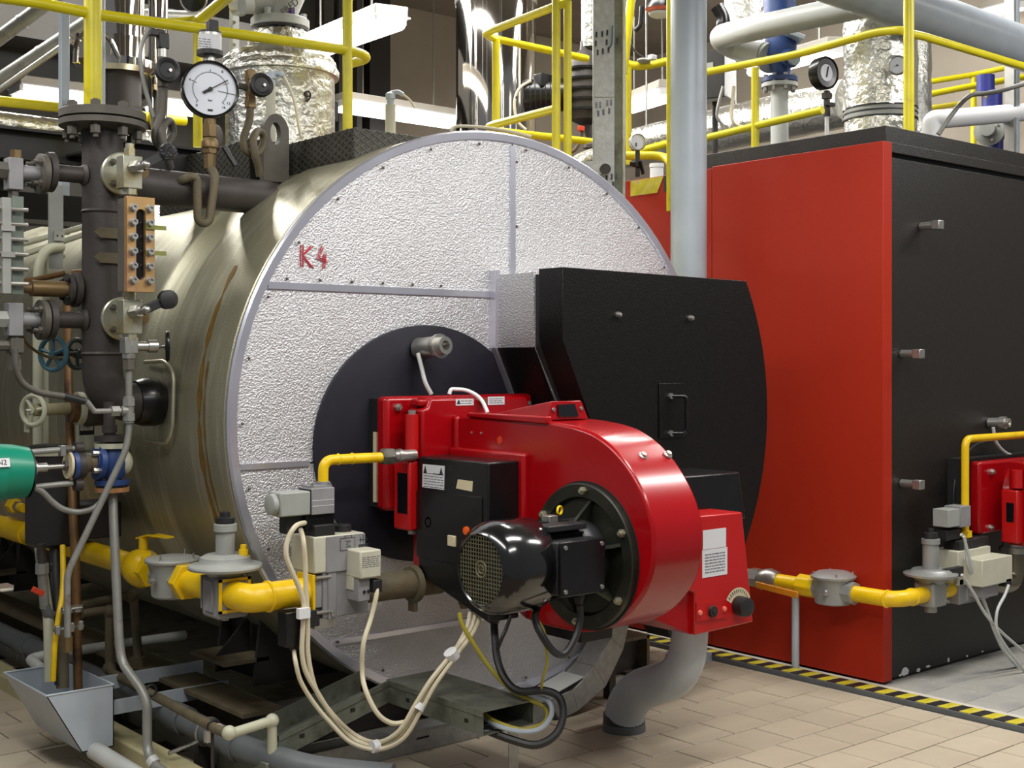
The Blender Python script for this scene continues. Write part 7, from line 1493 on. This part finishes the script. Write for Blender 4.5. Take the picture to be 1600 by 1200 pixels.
# dark vessel and hoses down to the funnel
dv_ = thing('dark_vessel', 'black cylindrical vessel behind the green actuator rods', 'vessel', L(85, 850, 5.2)); part('shell', MB().lathe(L(82, 852, 5.2), Z, [(0, 0.085), (0.015, 0.105), (0.40, 0.105), (0.41, 0.08)], 36), BEAMD, dv_); part('lid', MB().cyl(L(82, 710, 5.2), L(82, 702, 5.2), 0.112, n=32), PIPEC, dv_)
bkb = thing('dark_box', 'dark brown box on the boiler flank behind the brown copper pipe', 'box', L(155, 830, 5.35)); a, b = L(115, 790, 5.35), L(190, 838, 5.35); part('case', MB().box((a.x, 5.35, b.z), (b.x, 5.55, a.z)), mat('dark_brown_paint', (38, 30, 30), 0.6), bkb, bevel=0.004)
pipe('black_hose', 'thick black hose from the dark vessel down to the funnel', [L(86, 852, 5.15), L(88, 905, 5.1), L(89, 950, 5.05), L(90, 1000, 5.0), L(92, 1070, 4.95)], [0.022, 0.022, 0.016, 0.016], RUBBER)
ga2 = thing('drain_tap', 'grey drain tap with red lever under the dark vessel', 'valve', L(68, 950, 5.0))
part('pipe', MB().cyl(L(64, 850, 5.0), L(66, 888, 5.0), 0.016, n=14), IRON, ga2); part('union', MB().cyl(L(66, 880, 5.0), L(66, 896, 5.0), 0.027, n=8), TUBEG, ga2); part('body', MB().cyl(L(66, 896, 5.0), L(70, 950, 5.0), 0.019, n=14), TUBEG, ga2); part('spout', MB().tube([L(70, 945, 5.0), L(74, 958, 5.0), L(82, 962, 5.0)], 0.02, 12), PVC, ga2); part('lever', MB().bar(L(50, 920, 4.95), L(68, 928, 4.95), 0.014, 0.022), ORANGEP, ga2, 'red lever', bevel=0.003); part('black_clamp', MB().cyl(L(75, 884, 5.0), L(80, 884, 5.0), 0.022, n=10), RUBBER, ga2)
pipe('yellow_hose', 'thin yellow hose hanging into the grey funnel', [L(98, 852, 5.05), L(99, 900, 5.0), L(97, 935, 4.95), L(91, 965, 4.92), L(85, 1010, 4.9), L(83, 1064, 4.9)], 0.011, YEL, 'hose')
pipe('rusty_drain_pipe', 'dark rusty drain pipe ending in the funnel', [L(94, 955, 5.0), L(97, 985, 4.98), L(98, 1075, 4.95)], 0.024, RUSTY)
cl = thing('pipe_clamp', 'steel double pipe clamp joining thin grey tube and brown copper pipe', 'clamp', L(114, 952, 4.95)); part('band', MB().cyl(L(106, 957, 4.88), L(106, 948, 4.88), 0.026, n=20), STEEL, cl); part('band', MB().cyl(L(120, 955, 4.95), L(120, 946, 4.95), 0.026, n=20), STEEL, cl); part('bolt', MB().cyl(L(98, 953, 4.86), L(128, 949, 4.86), 0.006, n=8), STEEL, cl); part('stay_rod', MB().cyl(L(84, 985, 4.86), L(130, 978, 4.88), 0.008, n=8), STEEL, cl)
for px, py in ((90, 985), (112, 980), (126, 977)): part('wing_nut', MB().obox(L(px, py, 4.85), (0.018, 0.018, 0.036)), STEEL, cl, bevel=0.003)
# funnel
yFn = 4.72
fn = thing('drain_funnel', 'grey sheet metal drain funnel with slanted side on the floor at the left', 'funnel', U(110, 1170, y=yFn))
f0, f1, f2x, f3 = U(72, 1085, y=yFn), U(178, 1072, y=yFn), U(178, 1166, y=yFn), U(128, 1176, y=yFn)
rzf = (f0.z + f1.z) / 2; dpt = 0.46; th = 0.004
bz = max(0.01, (f2x.z + f3.z) / 2)
A0, A1, B1, B0 = V((f0.x, yFn, rzf)), V((f1.x, yFn, rzf)), V((f1.x, yFn, bz)), V((f3.x, yFn, bz))
part('front_plate', MB().prism([A0, A1, B1, B0], (0, th, 0)), DUCTG, fn); part('rear_plate', MB().prism([p + Y * dpt for p in (A0, A1, B1, B0)], (0, th, 0)), DUCTG, fn)
part('slanted_plate', MB().prism([A0, A0 + Y * dpt, B0 + Y * dpt, B0], (th, 0, 0)), DUCTG, fn); part('side_plate', MB().prism([A1, A1 + Y * dpt, B1 + Y * dpt, B1], (-th, 0, 0)), DUCTG, fn); part('bottom_plate', MB().prism([B0, B1, B1 + Y * dpt, B0 + Y * dpt], (0, 0, th)), DUCTG, fn)
part('rim', MB().tube([A0, A1, A1 + Y * dpt, A0 + Y * dpt, A0], 0.004, 6), PIPEG, fn)
for z, dy in ((rzf - 0.06, 0.28), (rzf - 0.10, 0.05)): part('bracket_bar', MB().box((A1.x, yFn + dy, z - 0.03), (2.50, yFn + dy + 0.012, z + 0.025)), DUCTG, fn)
q = U(150, 1165, y=yFn); part('drain_spout', MB().tube([V((q.x, yFn + 0.01, 0.075)), V((q.x + 0.015, 4.4, 0.06)), V((q.x + 0.05, 3.7, 0.045))], 0.034, 18), PIPEW, fn, 'white outlet pipe')
# floor pipes
t = pipe('grey_floor_pipe', 'dark grey plastic floor pipe with socket joint left of the base frame', [(2.24, 8.0, 0.15), (2.24, 5.0, 0.15), (2.24, 4.1, 0.15), (2.32, 3.82, 0.14), (2.5, 3.6, 0.13)], 0.048, PVC, n=22)
for y0, y1 in ((4.62, 4.74), (4.18, 4.24), (6.3, 6.4)): part('socket', MB().cyl((2.24, y0, 0.15), (2.24, y1, 0.15), 0.056, n=22), PVC, t)
part('pipe_clip', MB().ring((2.24, 4.44, 0.15), Y, 0.051, 0.006, 24, 8), STEEL, t); part('clip_rod', MB().tube([(2.20, 4.44, 0.12), (2.08, 4.44, 0.10)], 0.008, 8), STEEL, t)
part('foot', MB().box((2.21, 5.3, -0.01), (2.27, 5.36, 0.11)), IRON, t); part('foot', MB().box((2.21, 4.46, -0.01), (2.27, 4.50, 0.11)), IRON, t)
pipe('pale_floor_pipe', 'pale pipe crossing low behind the funnel into the base frame', [U(66, 1046, y=5.4), U(47, 1030, y=5.7), U(68, 1024, y=5.7), U(290, 992, y=5.6)], 0.022, PIPEW, fil=0.06)
tg = pipe('scuffed_drain_tube', 'long scuffed grey tube from the blue valve bending down to the floor', [B(176, 770), U(178, 830, y=4.68), U(186, 1000, y=4.6), U(190, 1035, y=4.58), U(222, 1078, y=4.45), U(230, 1100, y=4.42), U(230, 1175, y=4.4), U(242, 1196, y=4.32), U(268, 1215, y=4.2)], 0.017, TUBEG)
part('union', MB().cyl(U(236, 1186, y=4.35), U(242, 1194, y=4.33), 0.023, n=12), PIPEW, tg)
rp = pipe('rusty_pipe', 'rusty pipe with elbow running along the base frame to cream fittings', [U(128, 959, y=5.15), U(171, 952, y=5.15), U(171, 1040, y=5.15), U(176, 1052, y=5.1), U(340, 1140, x=2.06), U(358, 1146, x=2.07)], 0.018, RUSTY, fil=0.04)
for p in ((171, 955), (171, 1044)): part('elbow_fitting', MB().ball(U(p[0], p[1], y=5.15), 0.028), RUSTY, rp)
for px, py in ((236, 1079), (333, 1135)): c = U(px, py, x=2.065); part('pipe_ring', MB().ring(c, Y, 0.021, 0.005, 20, 8), RUBBER, rp)
q = U(332, 1140, x=2.06); part('stand_rod', MB().cyl(q, V((q.x, q.y, 0.0)), 0.006, n=8), IRON, rp); part('clip', MB().obox(q - Z * 0.02 - X * 0.02, (0.015, 0.02, 0.04)), STEEL, rp)
cf = pipe('cream_fitting_pipe', 'cream elbowed pipe end before the base frame channel', [U(340, 1138, x=2.065), U(358, 1147, x=2.07), V((U(425, 1130, y=3.98).x, 3.98, U(425, 1126, y=3.98).z)), V((U(426, 1190, y=3.98).x, 3.98, 0.05))], 0.017, PIPEC, fil=0.03)
for c, d in ((U(358, 1145, x=2.07), None), (V((U(425, 1130, y=3.98).x, 3.98, U(425, 1126, y=3.98).z)), None)): part('elbow_fitting', MB().ball(c, 0.025), PIPEC, cf)
rp2 = pipe('rusty_pipe', 'rusty pipe bending down behind the scuffed grey tube', [U(122, 947, y=5.3), U(203, 930, y=5.3), U(209, 935, y=5.3), U(216, 1030, y=5.25), U(222, 1075, y=5.2)], 0.019, RUSTY, fil=0.04)
part('elbow_fitting', MB().ball(U(205, 931, y=5.3), 0.030), RUSTY, rp2); part('union', MB().cyl(U(216, 1026, y=5.25), U(217, 1042, y=5.25), 0.036, n=8).cyl(U(218, 1042, y=5.25), U(219, 1054, y=5.25), 0.028, n=10), RUSTY, rp2)
wd = solo('wood_board', MB().box((1.6, 6.2, 0.86), (1.98, 6.9, 0.90)).box((1.6, 6.2, 0.0), (1.64, 6.24, 0.86)).box((1.6, 6.86, 0.0), (1.64, 6.9, 0.86)), WOODY, 'x', 'board') if False else None

# ================================================================ small pieces go under the part they are fixed to
UNDER = [('flange_bolt', 'flange'), ('lid_screw', 'terminal_lid'), ('lid_bolt', 'lid'), ('handle_bolt', 'smoke_door'), ('handle_plate', 'smoke_door'), ('door_handle', 'smoke_door'),
         ('print', 'sticker'), ('warning_triangle', 'sticker'), ('scale', 'dial'), ('numeral', 'dial'), ('red_marks', 'dial'), ('maker_plate', 'dial'), ('needle', 'dial'), ('set_pointer', 'dial'),
         ('fan_grille', 'fan_cover'), ('grille_ring', 'fan_cover'), ('cover_screw', 'fan_cover'), ('hood_window', 'inspection_hood'), ('screw', 'inspection_hood'), ('diamond_rib', 'casing'),
         ('knob_scale', 'damper_box'), ('scale_marks', 'damper_box'), ('damper_knob', 'damper_box'), ('push_button', 'damper_box'), ('indicator', 'damper_box'), ('button_plate', 'damper_box'),
         ('reset_button', 'control_box'), ('switch', 'control_box'), ('lock_recess', 'control_box'), ('plug_hole', 'control_box'), ('cover_plate', 'control_box'),
         ('rivet', 'front_panel'), ('flange_rib', 'motor_flange'), ('cooling_fin', 'motor_body'), ('flange_screw', 'end_plate'), ('coil_symbol', 'coil_box'), ('lever_knob', 'lever'), ('lever_nut', 'lever'),
         ('knob_screw', 'knob'), ('paint_chip', 'front_panel'), ('tape_stripe', 'side_panel'), ('slot', 'front_plate'), ('tube', 'reflector'), ('sticker_text', 'sticker_plate'), ('label_paper', 'label_plate'), ('clip_hole', 'clip'), ('bonnet_bolt', 'bonnet')]
for t in [o for o in SC.objects if o.parent is None and o.children]:
    kids = list(t.children)
    for nm, pn in UNDER:
        st_ = lambda o: o.name.split('.')[0]
        par = [o for o in kids if (st_(o) == pn or (pn == 'flange' and st_(o).endswith('flange') and 'gasket' not in st_(o))) and o.parent == t]
        if not par: continue
        for o in kids:
            if st_(o) != nm or o.parent != t or o.children: continue
            if nm == 'cap_screw': continue
            b = min(par, key=lambda q: (ORG[q.name] - ORG[o.name]).length)
            if b == o: continue
            o.parent = b; o.location = ORG[o.name] - ORG[b.name]
GROUPS = {'fluorescent_lamp': 'fluorescent lamps', 'valve_cable': 'pale cables of the gas valves', 'cable_tie': 'white cable ties', 'power_cable': 'black power cables of the burner', 'ground_cable': 'yellowish cables of the burner',
          'yellow_railing': 'yellow guard railings', 'gas_filter': 'gas filters', 'gas_pressure_regulator': 'gas pressure regulators', 'ball_valve': 'ball valves', 'polished_flue': 'polished flue pipes', 'foil_flue': 'foil-wrapped flues',
          'level_gauge': 'level gauges', 'pressure_gauge': 'pressure gauges', 'shutoff_knob_valve': 'black knob valves', 'gas_burner': 'red burners', 'cream_pipe': 'cream pipes', 'copper_pipe': 'copper pipes', 'rusty_pipe': 'rusty pipes',
          'solenoid_valve': 'solenoid valves', 'gas_valve_block': 'gas valve blocks', 'handwheel_valve': 'handwheel valves', 'diagonal_pipe': 'diagonal grey pipes', 'grey_conduit': 'pale conduits', 'cabinet_cable': 'cables of the electrical cabinet', 'capped_probe': 'capped probes', 'gas_pipe': 'yellow gas pipes', 'pilot_gas_pipe': 'yellow pilot gas pipes'}
for o in SC.objects:
    if o.parent is None and o.name.split('.')[0] in GROUPS and 'label' in o: o['group'] = GROUPS[o.name.split('.')[0]]
